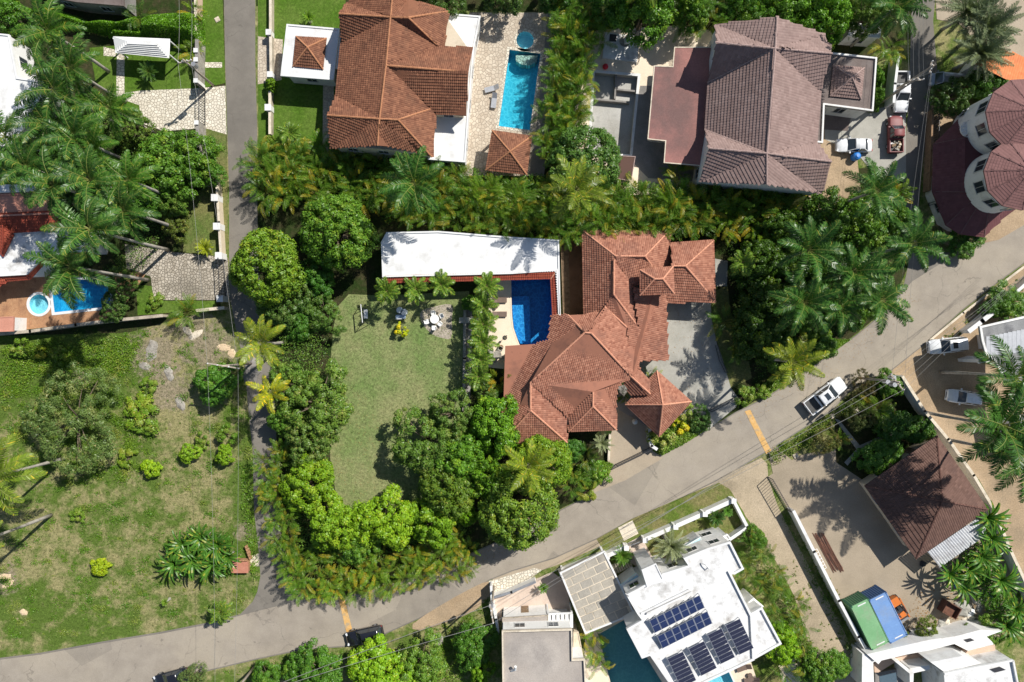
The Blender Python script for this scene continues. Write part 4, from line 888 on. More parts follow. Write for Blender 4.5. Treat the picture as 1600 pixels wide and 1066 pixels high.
q = [P(*D3(985, 262), 2.9), P(*D3(1290, 55), 2.9), P(*D3(1372, 140), 2.5), P(*D3(1060, 358), 2.5)]
nb = 24
for i in range(nb):
    a, b = q[0].lerp(q[1], i / nb), q[3].lerp(q[2], i / nb); c, d = q[0].lerp(q[1], (i + .94) / nb), q[3].lerp(q[2], (i + .94) / nb); z = Vector((0, 0, .05))
    mb = MB(); mb.add([a, (a + c) / 2 + z, c, d, (b + d) / 2 + z, b], [(0, 1, 4, 5), (1, 2, 3, 4)]); part('roof_panel', mb, m_palem, lt)
for k in range(4): mb = MB(); mb.box((q[k].x, q[k].y, 0), (.1, .1, q[k].z - .02)); part('post', mb, m_metal, lt)
# ---- white modern villa with solar panels
h7 = thing('modern_villa', P(1110, 950, 0), 'white modern flat roofed villa carrying solar panels beside a teal pool', 'house')
f = FR(1000, 820, 4.332); g = FR(870, 740, 5.33)
# upper slab, then terraces at lower heights
r7 = [g(580, 1000), g(740, 915), g(880, 880), g(870, 830), g(1090, 760), g(1050, 700), g(1240, 620), g(1440, 560), g(1555, 790), g(1475, 835), f(615, 330), f(755, 610), f(770, 910), f(500, 1035), f(250, 1150), f(65, 880), f(10, 900), f(-95, 700), f(10, 640), D2(770, 640), D2(700, 520)]
flat_roof(h7, r7, 6.6, m_whiteold, .28, .25, m_white, m_wall, storeys=2)
flat_roof(h7, [f(735, 600), f(820, 550), f(955, 800), f(770, 905)], 6.2, m_whiteold, .28, .25, m_white, m_wall, storeys=2, ins=.15)
flat_roof(h7, [g(705, 800), g(825, 745), g(890, 880), g(750, 945)], 6.9, m_white, .1, .15, m_white, m_wall, False)
flat_roof(h7, [f(730, 520), f(765, 490), f(835, 550), f(760, 590)], 3.6, m_wall, .2, .2, m_wall, m_wall, False)
flat_roof(h7, [f(270, 165), f(410, 80), f(420, 130), f(310, 200)], 3.2, m_poolC, .05, .1, m_white, m_wall, False)
flat_roof(h7, [f(440, 130), f(590, 60), f(615, 95), f(460, 165)], 3.6, m_wall, .15, .15, m_white, m_wall, True)
flat_roof(h7, [g(530, 930), g(665, 830), g(735, 920), g(575, 990)], 3.4, m_poolC, .12, .15, m_white, m_wall, True)
m_ = MB()
for a, b in ((f(5, 600), f(330, 440)), (f(45, 600), f(350, 455))): m_.bar(P(*a, 6.75), P(*b, 6.75), .2, .35)
part('roof_curb', m_, m_white, h7)
# solar panels: rows of landscape modules on tilted racks, each module its own part
def solar(name_label, corner, du, dv, nu, nv, mc, tilt=.35, seams=4):
    """corner, corner+du*nu, +dv*nv in survey units of f at the roof"""
    a = P(*f(*corner), 7.0); b = P(*f(corner[0] + du[0] * nu, corner[1] + du[1] * nu), 7.0); c = P(*f(corner[0] + dv[0] * nv, corner[1] + dv[1] * nv), 7.0 + tilt)
    t = thing('solar_array', (a.x, a.y, 6.6), name_label, 'solar panels', 'solar arrays on the villa roof')
    u = (b - a) / nu; v = (c - a) / nv; un, vn = u.normalized(), v.normalized(); n = un.cross(vn); n = n if n.z > 0 else -n
    for i in range(nu):
        for j in range(nv):
            o = a + u * i + v * j; e = .03; mb = MB()
            p = [o + un * e + vn * e, o + u - un * e + vn * e, o + u + v - un * e - vn * e, o + v + un * e - vn * e]
            mb.m = 1; mb.add([x - n * .04 for x in p] + [x for x in p], [(4, 5, 6, 7), (3, 2, 1, 0), (0, 1, 5, 4), (1, 2, 6, 5), (2, 3, 7, 6), (3, 0, 4, 7)])
            mb.m = 0; k = 2
            for s_ in range(k):
                q0 = p[0].lerp(p[3], s_ / k + .012), p[1].lerp(p[2], s_ / k + .012), p[1].lerp(p[2], (s_ + 1) / k - .012), p[0].lerp(p[3], (s_ + 1) / k - .012)
                w = un * .035; q0 = (q0[0] + w, q0[1] - w, q0[2] - w, q0[3] + w); mb.add([x + n * .004 for x in q0], [(0, 1, 2, 3)])
            part('solar_panel', mb, [mc, m_solf], t)
    m_ = MB()
    for i in range(nu + 1):
        o = a + u * min(i, nu - .02); w = o + v * nv * .97
        for q in (o, w): m_.bar((q.x, q.y, 6.61), (q.x, q.y, q.z - .05), .06)
        m_.bar(o - n * .07, w - n * .07, .05)
    part('rack', m_, m_metal, t)
solar('upper long row of seven blue solar modules on the white roof', (100, 735), (48.5, -24.7), (-38, -86), 7, 1, m_sol)
solar('lower long row of seven blue solar modules on the white roof', (152, 840), (48.5, -24.5), (-37, -84), 7, 1, m_sol)
solar('easternmost of the four dark solar blocks on the white roof', (672, 882), (100, -47), (-24, -50), 1, 4, m_sol2)
solar('tall dark solar block beside the easternmost one', (547, 945), (98, -48), (-23, -49.5), 1, 4, m_sol2)
solar('dark solar block third from the east on the white roof', (415, 1025), (107, -55), (-22, -46), 1, 4, m_sol2)
solar('dark solar block nearest the teal pool', (275, 1105), (108, -52), (-23, -49), 1, 4, m_sol2)
# roof clutter
for (x, y, l) in ((1000, 860, 0),): pass
m_ = MB(); c = P(*f(460, 290), 6.6); m_.tube([c, c + Vector((0, 0, .5)), c + Vector((-.4, .5, .55)), c + Vector((-.8, .6, .2))], .07, 6); part('vent_pipe', m_, m_white, h7)
# ---- carport of concrete panels
cp = thing('carport', P(928, 910, 0), 'carport roof of brown slabs in a pale grid beside the white modern villa', 'carport')
f2 = D2; q = [P(*f2(290, 385), 3.0), P(*f2(520, 290), 3.0), P(*f2(760, 640), 3.0), P(*f2(445, 765), 3.0)]
q = [P(*g(22, 822), 3.0), P(*g(395, 640), 3.0), P(*D2(760, 645), 3.0), P(*D2(450, 768), 3.0)]
m_ = MB(); m_.prism([tuple(p[:2]) for p in q], 2.85, 3.0); part('roof', m_, m_pale, cp)
m_ = MB(); qi = inset([tuple(p[:2]) for p in q], .22); w4 = [tuple(p[:2]) for p in q]
for i in (3, 2, 0, 1): m_.prism([w4[i], w4[(i + 1) % 4], qi[(i + 1) % 4], qi[i]], 3.003, 3.14)
part('parapet', m_, m_white, cp)
rows, cols = 8, 4; m_slabw = surf('beige_slab', (.38, .345, .285), (.44, .40, .335), 1.2, (.3, .275, .23), .6, bs=10); m_slabg = surf('grey_beige_slab', (.33, .305, .26), (.38, .35, .30), 1.2, (.26, .24, .205), .6, bs=10)
a, b, c, d = [Vector((*p, 3.003)) for p in qi]
def bil(u, v): return (a.lerp(b, u)).lerp(d.lerp(c, u), v)
for j in range(rows):
    off = -.5 * (j % 2) * .26; u = off
    while u < .99:
        u0, u1 = max(u, 0) + .012, min(u + .27, 1) - .012; v0, v1 = (j + .06) / rows, (j + .94) / rows
        if u1 - u0 > .03:
            mb = MB(); mb.prism([tuple(bil(*x)[:2]) for x in ((u0, v0), (u1, v0), (u1, v1), (u0, v1))], 3.003, 3.05); part('slab', mb, m_slabw if (j + int(u * 4)) % 3 else m_slabg, cp)
        u += .27
for p in q:
    cc = sum(q, Vector()) / 4; d_ = (cc - p).normalized() * .5; mb = MB(); mb.box((p.x + d_.x, p.y + d_.y, 0), (.25, .25, 2.84)); part('column', mb, m_wall, cp)
# ---- grey flat roofed house at the south edge
h8 = thing('flat_roofed_house', P(850, 1010, 0), 'grey concrete flat roofed house with a white rim at the south edge', 'house')
f = FR(760, 900, 6.42)
flat_roof(h8, [f(155, 545), f(860, 525), f(865, 830), f(985, 825), f(1012, 1400), f(165, 1400)], 6.3, m_greyroof, .3, .16, m_pale, m_wall, storeys=2)
flat_roof(h8, [f(160, 420), f(620, 392), f(625, 520), f(160, 540)], 3.6, m_greyroof, .05, .1, m_stone, m_wall)
flat_roof(h8, [f(872, 560), f(925, 560), f(975, 820), f(872, 820)], 3.0, m_cream, .1, .1, m_cream, m_cream)
m_ = MB(); cpt = P(*f(250, 950), 6.3); m_.tube([cpt, cpt + Vector((.45, .35, .5)), cpt + Vector((.5, .9, .9))], .16, 8); part('vent_pipe', m_, m_white, h8)
pg = thing('pergola', P(*f(745, 455), 0), 'small white slotted concrete pergola at the corner of the grey roofed house', 'pergola')
m_ = MB(); q = [P(*f(x, y), 3.4) for x, y in ((622, 392), (858, 380), (860, 518), (625, 522))]
for i in range(6):
    u = i / 5; A_, B_ = q[0].lerp(q[1], u * .94 + .03), q[3].lerp(q[2], u * .94 + .03); mb = MB(); mb.bar(A_, B_, .4, .2); part('slat', mb, m_white, pg)
for A_, B_ in ((q[0], q[1]), (q[3], q[2])): m_.bar(A_ + Vector((0, 0, -.21)), B_ + Vector((0, 0, -.21)), .25, .2)
for p in q: m_.bar((p.x, p.y, 0), (p.x, p.y, 3.1), .2)
part('frame', m_, m_white, pg)
# ---- unfinished white and peach building, south-east corner
h10 = thing('unfinished_building', P(1450, 1040, 0), 'white and peach building with open roofless rooms in the south east corner', 'building')
f = FR(1340, 960, 6.154)
def slab(px, z0, z1, mat, nm='wall'):
    mb = MB(); mb.prism([tuple(P(*f(x, y), z1)[:2]) for x, y in px], z0, z1); return part(nm, mb, mat, h10)
slab([(90, 385), (690, 245), (930, 215), (1180, 150), (1390, 160), (1240, 215), (1290, 260), (1310, 290), (1060, 350), (930, 285), (700, 345), (480, 385), (230, 445), (200, 480)], 0, 3.2, m_wall)
slab([(90, 390), (150, 470), (160, 700), (40, 700), (45, 380)], 0, 2.9, m_wall)
slab([(170, 565), (500, 505), (520, 560), (520, 800), (170, 800)], 0, .5, m_concd, 'floor_slab')
slab([(160, 480), (230, 450), (700, 350), (720, 390), (500, 470), (380, 450), (200, 560), (165, 560)], 0, 1.2, m_peach)
slab([(355, 450), (400, 455), (540, 560), (535, 700), (505, 700), (500, 570)], 0, 3.4, m_wall)
slab([(500, 520), (690, 490), (700, 530), (520, 570)], 0, 3.3, m_wall)
slab([(1060, 350), (1320, 290), (1330, 410), (1130, 450), (1020, 400)], 0, 2.2, m_peach)
slab([(700, 460), (1010, 400), (1190, 470), (840, 560)], 0, 4.6, m_white, 'roof_slab')
slab([(830, 570), (1490, 440), (1540, 700), (1540, 900), (860, 900)], 0, 4.9, m_whiteold, 'roof_slab')
m_ = MB()
for a_, b_ in (((830, 570), (1490, 440)), ((1490, 440), (1545, 720))): m_.bar(P(*f(*a_), 5.05), P(*f(*b_), 5.05), .22, .3)
part('parapet', m_, m_white, h10)
slab([(770, 330), (920, 290), (1000, 330), (1000, 390), (720, 440)], 0, .3, m_concd, 'floor_slab')
slab([(470, 480), (600, 460), (620, 490), (510, 515)], 0, .35, m_wood, 'floor_slab')
m_ = MB(); m_.prism([tuple(P(*f(x, y), 3.25)[:2]) for x, y in ((1020, 245), (1085, 230), (1125, 250), (1055, 270))], 3.21, 3.27); part('skylight', m_, m_dark, h10)
m_ = MB(); m_.prism([tuple(P(*f(x, y), 3.25)[:2]) for x, y in ((1180, 465), (1270, 440), (1330, 470), (1230, 495))], 4.95, 4.99); part('skylight', m_, m_dark, h10)
# glass roof
m_ = MB(); m_.prism([tuple(P(*f(x, y), 3)[:2]) for x, y in ((210, 600), (370, 560), (385, 700), (220, 720))], 2.9, 3.0); part('glass_roof', m_, plain('skylight_glass', (.09, .13, .16), .2), h10)
# ---- white building with a metal roof at the east edge
h11 = thing('warehouse', P(1570, 530, 0), 'white walled building with a weathered grey metal roof at the east edge', 'building')
f = FR(1400, 420, 4.44)
w = [f(570, 410), f(900, 335), f(1100, 300), f(1100, 640), f(890, 660), f(620, 560), f(590, 560)]
flat_roof(h11, [f(575, 400), f(1100, 280), f(1100, 860), f(760, 800), f(680, 640), f(620, 600), f(590, 500)], 6.0, surf('grey_sheet_roof', (.22, .22, .22), (.28, .28, .28), .6, (.12, .12, .13), .5), .15, .25, m_wall, m_wall, storeys=2, ins=3.6)
nb = 16
for i in range(nb):
    p, q2 = P(*f(640 + 30 * i, 470 - 6 * i), 6.03), P(*f(640 + 30 * i, 600 - 2 * i), 6.03); mb = MB(); mb.bar(p, q2, .5, .05); part('roof_panel', mb, m_metal, h11)
flat_roof(h11, [f(565, 625), f(650, 600), f(660, 640), f(575, 660)], 4.0, m_wall, .1, .1, m_wall, m_wall, False)
wb = thing('side_building', P(1590, 650, 0), 'pale building corner behind the big royal palm at the east edge', 'building')
flat_roof(wb, [(1583, 655), (1660, 640), (1660, 700), (1590, 690)], 3.5, m_white, .1, .1, m_white, m_wall)
# ================================================================ boundary walls, fences, gates
def post_row(t, pts, s, h, mat, cap):
    for x, y in pts:
        g = P(x, y); mb = MB(); mb.box((g.x, g.y, 0), (s, s, h)); p = part('post', mb, mat, t); c = MB(); c.box((g.x, g.y, h + .002), (s + .12, s + .12, .08)); part('cap', c, cap, p)
wall_run('boundary_wall', [(316, -40), (315, 20), (315, 62)], 1.7, .25, m_peach, 'peach wall between the clipped hedge and the grass verge', 'wall', m_pale)
t = wall_run('boundary_wall', [(319, 74), (318, 138)], 2.0, .35, m_stonegrey, 'dark topped wall with white posts beside the gazebo lawn', 'wall', m_concd); post_row(t, [(318, 90), (318, 104), (318, 136)], .42, 2.15, m_wall, m_white)
t = wall_run('boundary_wall', [(320, 200), (320, 240), (326, 290)], 2.0, .35, m_stonegrey, 'short dark topped wall below the upper flagstone driveway', 'wall', m_concd); post_row(t, [(319, 200), (319, 225)], .42, 2.15, m_wall, m_white)
t = wall_run('boundary_wall', [(345, 285), (349, 350), (352, 400)], 1.3, .22, m_cream, 'cream wall with three white block posts above the lower driveway', 'wall', m_pale); post_row(t, [(344, 313), (347, 357), (350, 402)], .75, 1.6, m_wall, m_white)
t = wall_run('boundary_wall', [(-60, 528), (60, 518), (130, 508), (200, 500), (262, 494)], 1.5, .3, m_stone, 'weathered garden wall between the brick terrace and the vacant field', 'wall', m_stone)
t = wall_run('boundary_wall', [(316, 486), (356, 482)], 1.4, .3, m_stone, 'short weathered wall end beside the lower driveway gate', 'wall', m_pale); post_row(t, [(352, 468)], .7, 1.6, m_wall, m_white)
def gate(pts, h, label, bars=14, mat=m_dark, name='gate'):
    a, b = P(*pts[0]), P(*pts[1]); t = thing(name, a, label, 'gate'); z = Vector((0, 0, 1)); fr = MB()
    for zz in (.12, h): fr.bar(a + z * zz, b + z * zz, .07)
    for p in (a, b): fr.bar(p, p + z * h, .08)
    part('gate_frame', fr, mat, t)
    for i in range(1, bars): p = a.lerp(b, i / bars); mb = MB(); mb.bar(p + z * .13, p + z * (h - .04), .04); part('gate_bar', mb, mat, t)
    return t
gate([(321, 140), (321, 197)], 1.9, 'dark sliding gate across the upper flagstone driveway'); gate([(350, 406), (353, 464)], 1.9, 'dark sliding gate across the lower flagstone driveway')
t = wall_run('boundary_wall', [(427, -20), (427, 56), (428, 120)], 1.0, .25, m_stone, 'low wall between the lane and the white gatehouse', 'wall', m_pale); post_row(t, [(425, 57), (427, 122)], .6, 1.2, m_wall, m_white)
t = wall_run('boundary_wall', [(426, 145), (426, 212)], 1.0, .25, m_stone, 'low weathered wall beside the north house lawn', 'wall', m_pale); post_row(t, [(424, 173)], .7, 1.2, m_wall, m_white)
wall_run('boundary_wall', [(1383, 168), (1385, 140), (1390, 100)], 2.0, .25, m_wall, 'white wall beside the dark flat carport roof', 'wall', m_white)
wall_run('boundary_wall', [(905, 100), (900, 160), (890, 240)], 1.6, .2, m_pale, 'pale courtyard wall along the palm hedge west of the drained pool', 'wall')
g = FR(870, 740, 5.33)
def fence(pts, h, label, mat, cap, s=.5):
    G = [g(*p) for p in pts]; t = wall_run('boundary_wall', G, h, .45, mat, label, 'wall', cap); post_row(t, G, s, h + .35, m_wall, m_white)
fence([(715, 527), (965, 418), (1205, 312), (1440, 205)], 1.3, 'white garden wall with square posts along the road verge of the modern villa', m_wall, m_white)
fence([(405, 660), (562, 590)], 1.3, 'short white wall with square posts left of the villa gate path', m_wall, m_white)
wall_run('boundary_wall', [g(1445, 205), g(1560, 425), g(1420, 520)], 1.3, .3, m_wall, 'white garden wall turning the corner at the dirt lane', 'wall', m_white)
wall_run('boundary_wall', [g(30, 800), g(385, 655)], 1.6, .5, m_wall, 'white wall between the road and the carport roof', 'wall', m_metal)
gate([g(575, 585), g(700, 535)], 1.3, 'low grey gate between the two white villa walls', 10, m_metal)
wall_run('boundary_wall', [g(400, 665), g(440, 770)], 1.2, .2, m_wall, 'short white garden partition beside the round cycad', 'wall', m_white)
D = D3
wall_run('boundary_wall', [(1231, 794), (1262, 855), (1300, 930), (1330, 985), (1352, 1022)], 1.9, .3, m_wall, 'long white wall between the dirt lane and the concrete yard', 'wall', m_white)
wall_run('boundary_wall', [(1397, 588), (1430, 640), (1466, 683), (1505, 738), (1536, 790), (1560, 850), (1600, 935), (1640, 1010)], 2.0, .28, m_wall, 'long cream and white wall past the dark brown roof', 'wall', m_pale)
gate([(1199, 745), (1228, 795)], 1.9, 'dark sliding gate at the mouth of the concrete yard', 14)
f = FR(1400, 420, 4.44)
wall_run('boundary_wall', [f(455, 430), f(540, 365), f(620, 300)], 1.6, .5, m_wall, 'thick white wall piece behind the white estate car', 'wall', m_white)
wall_run('boundary_wall', [f(640, 280), f(760, 185), f(900, 60), f(1000, -40)], 1.4, .3, m_wall, 'white wall running up the east edge of the road', 'wall', m_white)
kb = wall_run('road_kerb', [(1453, 531), (1504, 489), (1555, 450), (1600, 416), (1640, 386)], .14, .2, m_pale, 'pale kerb along the east side of the main road', 'kerb')
wall_run('boundary_wall', [(1448, 178), (1446, 240), (1443, 300)], 1.3, .22, m_wood, 'brown topped low wall beside the tower house lane', 'wall', surf('brown_wall_top', (.26, .16, .09), (.3, .2, .12), 2))
a, b = P(1454, 172), P(1450, 322); t = thing('iron_fence', a, 'black iron fence in front of the tower house', 'fence'); mb = MB(); z = Vector((0, 0, 1))
for zz in (.2, 1.9): mb.bar(a + z * zz, b + z * zz, .07)
part('rail', mb, m_dark, t)
for i in range(42): p = a.lerp(b, i / 41); mb = MB(); mb.bar(p, p + z * 2.0, .05); part('picket', mb, m_dark, t)
f = FR(760, 900, 6.42)
wall_run('boundary_wall', [f(85, 168), f(250, 120), f(480, 20)], 1.5, .25, m_wall, 'white wall between flagstone frontage and pink courtyard', 'wall', m_metal)
wall_run('boundary_wall', [f(52, 60), f(60, 200), f(100, 380), f(120, 520)], 1.7, .22, m_wall, 'white wall down the west side of the pink courtyard', 'wall', m_white)
gate([C2(640, 770)[:2], C2(850, 668)[:2]], 1.6, 'dark gate across the entrance court of the coral roofed villa', 16)
gate([C2(1215, 440)[:2], C2(1375, 355)[:2]], 1.6, 'dark gate at the foot of the concrete driveway', 12)
wall_run('garden_wall', [C2(*p)[:2] for p in ((838, 552), (836, 600), (850, 650), (878, 668))], 1.2, .3, m_wall, 'curved white wall at the corner of the entrance court', 'wall', m_white)
a, b, c = P(*C2(1252, 40)), P(*C2(1275, 130)), P(*C2(1312, 205)); t = thing('iron_fence', a, 'black iron fence beside the concrete driveway', 'fence'); mb = MB()
for p, q in ((a, b), (b, c)):
    for zz in (.2, 1.3): mb.bar(p + z * zz, q + z * zz, .05)
part('rail', mb, m_dark, t)
for i in range(20): p = a.lerp(c, i / 19); mb = MB(); mb.bar(p, p + z * 1.35, .04); part('picket', mb, m_dark, t)
wall_run('garden_wall', [(727, 478), (726, 560), (725, 640)], .5, .25, m_stonegrey, 'low stone edge between the lawn and the palm row', 'wall')
wall_run('garden_wall', [C2(600, 590)[:2], C2(592, 740)[:2]], .6, .2, m_pale, 'low pale wall left of the entrance court', 'wall')

# ================================================================ utility poles and wires
def pole(x, y, h, label, arm=0, az=0, tr=0, name='utility_pole'):
    c = P(x, y, h); t = thing(name, (c.x, c.y, 0), label, 'utility pole')
    mb = MB(); mb.tube([(c.x, c.y, -.2), (c.x, c.y, h * .5), (c.x, c.y, h + .3)], [.17, .14, .11], 10); part('pole_shaft', mb, m_pole, t, True)
    ends = []
    if arm:
        d = Vector((cos(az), sin(az), 0)); mb = MB(); mb.bar(c - d * arm - Vector((0, 0, .3)), c + d * arm - Vector((0, 0, .3)), .14); part('crossarm', mb, m_pole, t)
        for k in (-.95, -.35, .35, .95):
            q = c + d * arm * k; i_ = MB(); i_.tube([q - Vector((0, 0, .22)), q - Vector((0, 0, .1)), q + Vector((0, 0, .05))], [.04, .09, .05], 8); part('insulator', i_, m_white, t); ends.append(q + Vector((0, 0, .03)))
    else: ends = [c, c - Vector((0, 0, .6)), c - Vector((0, 0, 1.2)), c - Vector((0, 0, 1.6))]
    for k in range(tr):
        a_ = az + k * 2.1; q = c + Vector((cos(a_), sin(a_), 0)) * .5; m2 = MB(); m2.cyl((q.x, q.y, h - 2.0), .28, .85, 14); part('transformer', m2, m_metal, t)
    return ends
eA = pole(348, 572, 9, 'wooden pole with a long crossarm above the small tree in the vacant field', 1.9, -.16)
eB = pole(288, 95, 7.8, 'pole with grey crossarm beside the gazebo lawn', .8, .2, 1)
eC = pole(768, 960, 9, 'pole carrying white insulators beside the pink courtyard', 1.1, 1.75, 1)
eD = pole(1403, 597, 9, 'pole with transformers at the verge corner above the shrubs', 1.2, -.9, 3)
eE = pole(1432, 124, 8.2, 'pole with crossarm beside the parked white pickup', .9, .05, 0)
eE2 = pole(1456, 104, 8.2, 'pole with metal brackets east of the narrow lane', .7, 1.4, 0)
eF = pole(351, 1101, 9, 'pale pole leaning into view at the bottom edge of the road', 1.2, .3)
def wires(A_, B_, label, r=.014, sag=.5, idx=(0, 3)):
    t = None
    for k in idx:
        a, b = A_[k], B_[k]; mb = MB(); mb.tube([a.lerp(b, i / 12) - Vector((0, 0, sag * 4 * (i / 12) * (1 - i / 12))) for i in range(13)], r, 4, cap=False)
        if t is None: t = thing('power_line', (a.x, a.y, 0), label, 'power line')
        part('wire', mb, m_wire, t)
m_wire = plain('aluminium_wire', (.30, .29, .27), .5, .2); m_cable = plain('black_cable', (.04, .04, .04), .7)
wires(eA, eB, 'wires running north over the west verge'); wires(eA, eF, 'wires running south over the vacant field')
far = [P(276, -60, 8) + Vector((k * .5, 0, 0)) for k in range(4)]; wires(eB, far, 'wires leaving the north edge over the clipped hedge')
wires(eC, eD, 'wires along the road above the villa verge', .022, idx=(0, 1, 3)); wires(eF, eC, 'wires along the south verge of the main road', .03)
mb = MB(); far = [P(1425, -60, 8), P(1436, -60, 8), P(1446, -60, 8), P(1450, -60, 8)]; wires(eE, far, 'wires above the narrow lane at the north', idx=(0, 1, 2, 3))
lo = [P(1418, 470, 8.5) + Vector((k * .25, 0, 0)) for k in range(4)]; wires(eE2, [e + Vector((0, 0, 0)) for e in eD], 'wires from the lane poles over the road to the transformer pole', idx=(0, 3))
far = [P(1700, 360, 9) + Vector((0, k * .4, 0)) for k in range(4)]; wires(eD, far, 'wires leaving the east edge above the sandy yard', idx=(0, 1, 2, 3))
wires(eE, eE2, 'short wires between the two lane poles', idx=(0, 1))

# ================================================================ vehicles
m_carw = plain('white_car_paint', (.76, .77, .78), .22, spec=.6, coat=1); m_carb = plain('black_car_paint', (.012, .012, .016), .2, spec=.7, coat=1); m_carr = plain('faded_red_paint', (.20, .05, .052), .55)
m_carg = plain('windscreen_glass', (.035, .045, .055), .06, spec=.9); m_lamp = plain('headlamp_lens', (.7, .72, .75), .1); m_tail = plain('tail_lamp_lens', (.4, .02, .02), .2); m_bed = plain('pickup_bed_liner', (.07, .068, .065), .7)
def vehicle(name, px, py, hdg, Lc, Wc, paint, label, kind='sedan', cat='car', sunroof=False, cargo=False):
    g = P(px, py, 1.0); t = thing(name, (g.x, g.y, 0), label, cat); t.rotation_euler = (0, 0, 0); ca, sa = cos(hdg), sin(hdg)
    def X(x, y, z): return (g.x + x * ca - y * sa, g.y + x * sa + y * ca, z)
    def loft(st, mb):
        n = len(st[0][1]); vs = [X(x, y, z) for x, r in st for y, z in r]
        fs = [(i * n + k, i * n + (k + 1) % n, (i + 1) * n + (k + 1) % n, (i + 1) * n + k)[::-1] for i in range(len(st) - 1) for k in range(n)]
        fs += [tuple(range(n)), tuple(range((len(st) - 1) * n, len(st) * n))[::-1]]; mb.add(vs, fs)
    def ring(w, zb, zm, zt, cr=.04): return [(-w * .94, zb), (-w, zm), (-w * .93, zt - .04), (-w * .8, zt), (0, zt + cr), (w * .8, zt), (w * .93, zt - .04), (w, zm), (w * .94, zb)]
    h = Lc / 2; w = Wc / 2; pick = kind == 'pickup'; suv = kind == 'suv'
    dk = .82 if kind == 'sedan' else .98; hd = dk + .02
    body = MB()
    if pick: st = [(-h + 2.0 - 1.95, ring(w, .35, .7, 1.0)), (-h + 2.3, ring(w, .32, .7, 1.02)), (h * .35, ring(w, .3, .7, 1.02)), (h * .75, ring(w * .97, .3, .68, .98)), (h * .93, ring(w * .9, .32, .62, .88)), (h, ring(w * .72, .36, .58, .74))]; st[0] = (-h + 1.62, ring(w, .35, .7, 1.0))
    else: st = [(-h, ring(w * .74, .38, .6, dk - .18)), (-h * .95, ring(w * .9, .34, .65, dk - .04)), (-h * .78, ring(w * .98, .3, .68, dk)), (-h * .3, ring(w, .28, .7, dk + .02)), (h * .3, ring(w, .28, .7, hd)), (h * .72, ring(w * .97, .28, .66, hd - .08)), (h * .92, ring(w * .88, .3, .6, hd - .2)), (h, ring(w * .68, .34, .54, hd - .34))]
    loft(st, body); part('body', body, paint, t, True)
    # greenhouse: glass block, painted roof and pillars
    rt = 1.45 if kind == 'sedan' else 1.72
    if pick: xs = (-h + 1.75, -h + 1.95, h * .16, h * .46)
    elif suv: xs = (-h * .93, -h * .78, h * .1, h * .42)
    elif kind == 'van': xs = (-h * .95, -h * .9, h * .5, h * .78)
    else: xs = (-h * .72, -h * .42, h * .06, h * .42)
    zb = dk - .03
    gl = MB(); loft([(xs[0], [(-w * .88, zb), (-w * .86, zb + .06), (w * .86, zb + .06), (w * .88, zb)]), (xs[1], [(-w * .9, zb), (-w * .72, rt - .05), (w * .72, rt - .05), (w * .9, zb)]), (xs[2], [(-w * .9, zb), (-w * .72, rt - .03), (w * .72, rt - .03), (w * .9, zb)]), (xs[3], [(-w * .86, zb), (-w * .82, zb + .05), (w * .82, zb + .05), (w * .86, zb)])], gl)
    part('windows', gl, m_carg, t)
    rf = MB(); a_, b_ = xs[1] - .06, xs[2] + .04; pr = [(-.74, rt - .06), (-.7, rt - .01), (0, rt + .035), (.7, rt - .01), (.74, rt - .06)]
    loft([(a_ - .05, [(w * y, z - .02) for y, z in pr]), (a_ + .12, [(w * y, z + .01) for y, z in pr]), (b_ - .15, [(w * y, z + .015) for y, z in pr]), (b_, [(w * y, z - .01) for y, z in pr])], rf)
    part('roof', rf, paint, t, True)
    pl = MB()
    for s in (-1, 1):
        for (xa, ya, za), (xb, yb, zb_) in (((xs[0], .87, zb + .05), (xs[1], .73, rt - .02)), ((xs[3], .84, zb + .05), (xs[2], .73, rt - .02)), (((xs[1] + xs[2]) / 2, .9, zb), ((xs[1] + xs[2]) / 2, .735, rt - .02))):
            pl.bar(X(xa, s * w * ya, za), X(xb, s * w * yb, zb_), .07)
    part('pillars', pl, paint, t)
    if sunroof: m = MB(); m.prism([X(x, y, 0)[:2] for x, y in ((b_ - .95, -w * .42), (b_ - .35, -w * .42), (b_ - .35, w * .42), (b_ - .95, w * .42))], rt + .02, rt + .05); part('sunroof', m, m_carg, t)
    if pick:
        b = MB(); x0, x1 = -h, -h + 1.68
        b.prism([X(x, y, 0)[:2] for x, y in ((x0 + .08, -w * .9), (x1, -w * .9), (x1, w * .9), (x0 + .08, w * .9))], .6, .64); part('load_bed', b, m_bed, t)
        s_ = MB()
        for q in (((x0, -w), (x1, -w), (x1, -w * .88), (x0, -w * .88)), ((x0, w * .88), (x1, w * .88), (x1, w), (x0, w)), ((x0, -w * .88), (x0 + .09, -w * .88), (x0 + .09, w * .88), (x0, w * .88))): s_.prism([X(x, y, 0)[:2] for x, y in q], .42, 1.06)
        part('bed_sides', s_, paint, t)
        if cargo:
            for i in range(26):
                m = MB(); q = X(random.uniform(x0 + .3, x1 - .2), random.uniform(-w * .7, w * .7), .66); s2 = random.uniform(.15, .38); m.box((q[0], q[1], .64 + random.uniform(0, .3)), (s2, s2 * random.uniform(.5, 1), s2 * .6), random.uniform(0, 3)); part('cargo', m, random.choice([m_pale, m_white, m_stonegrey, m_wood]), t)
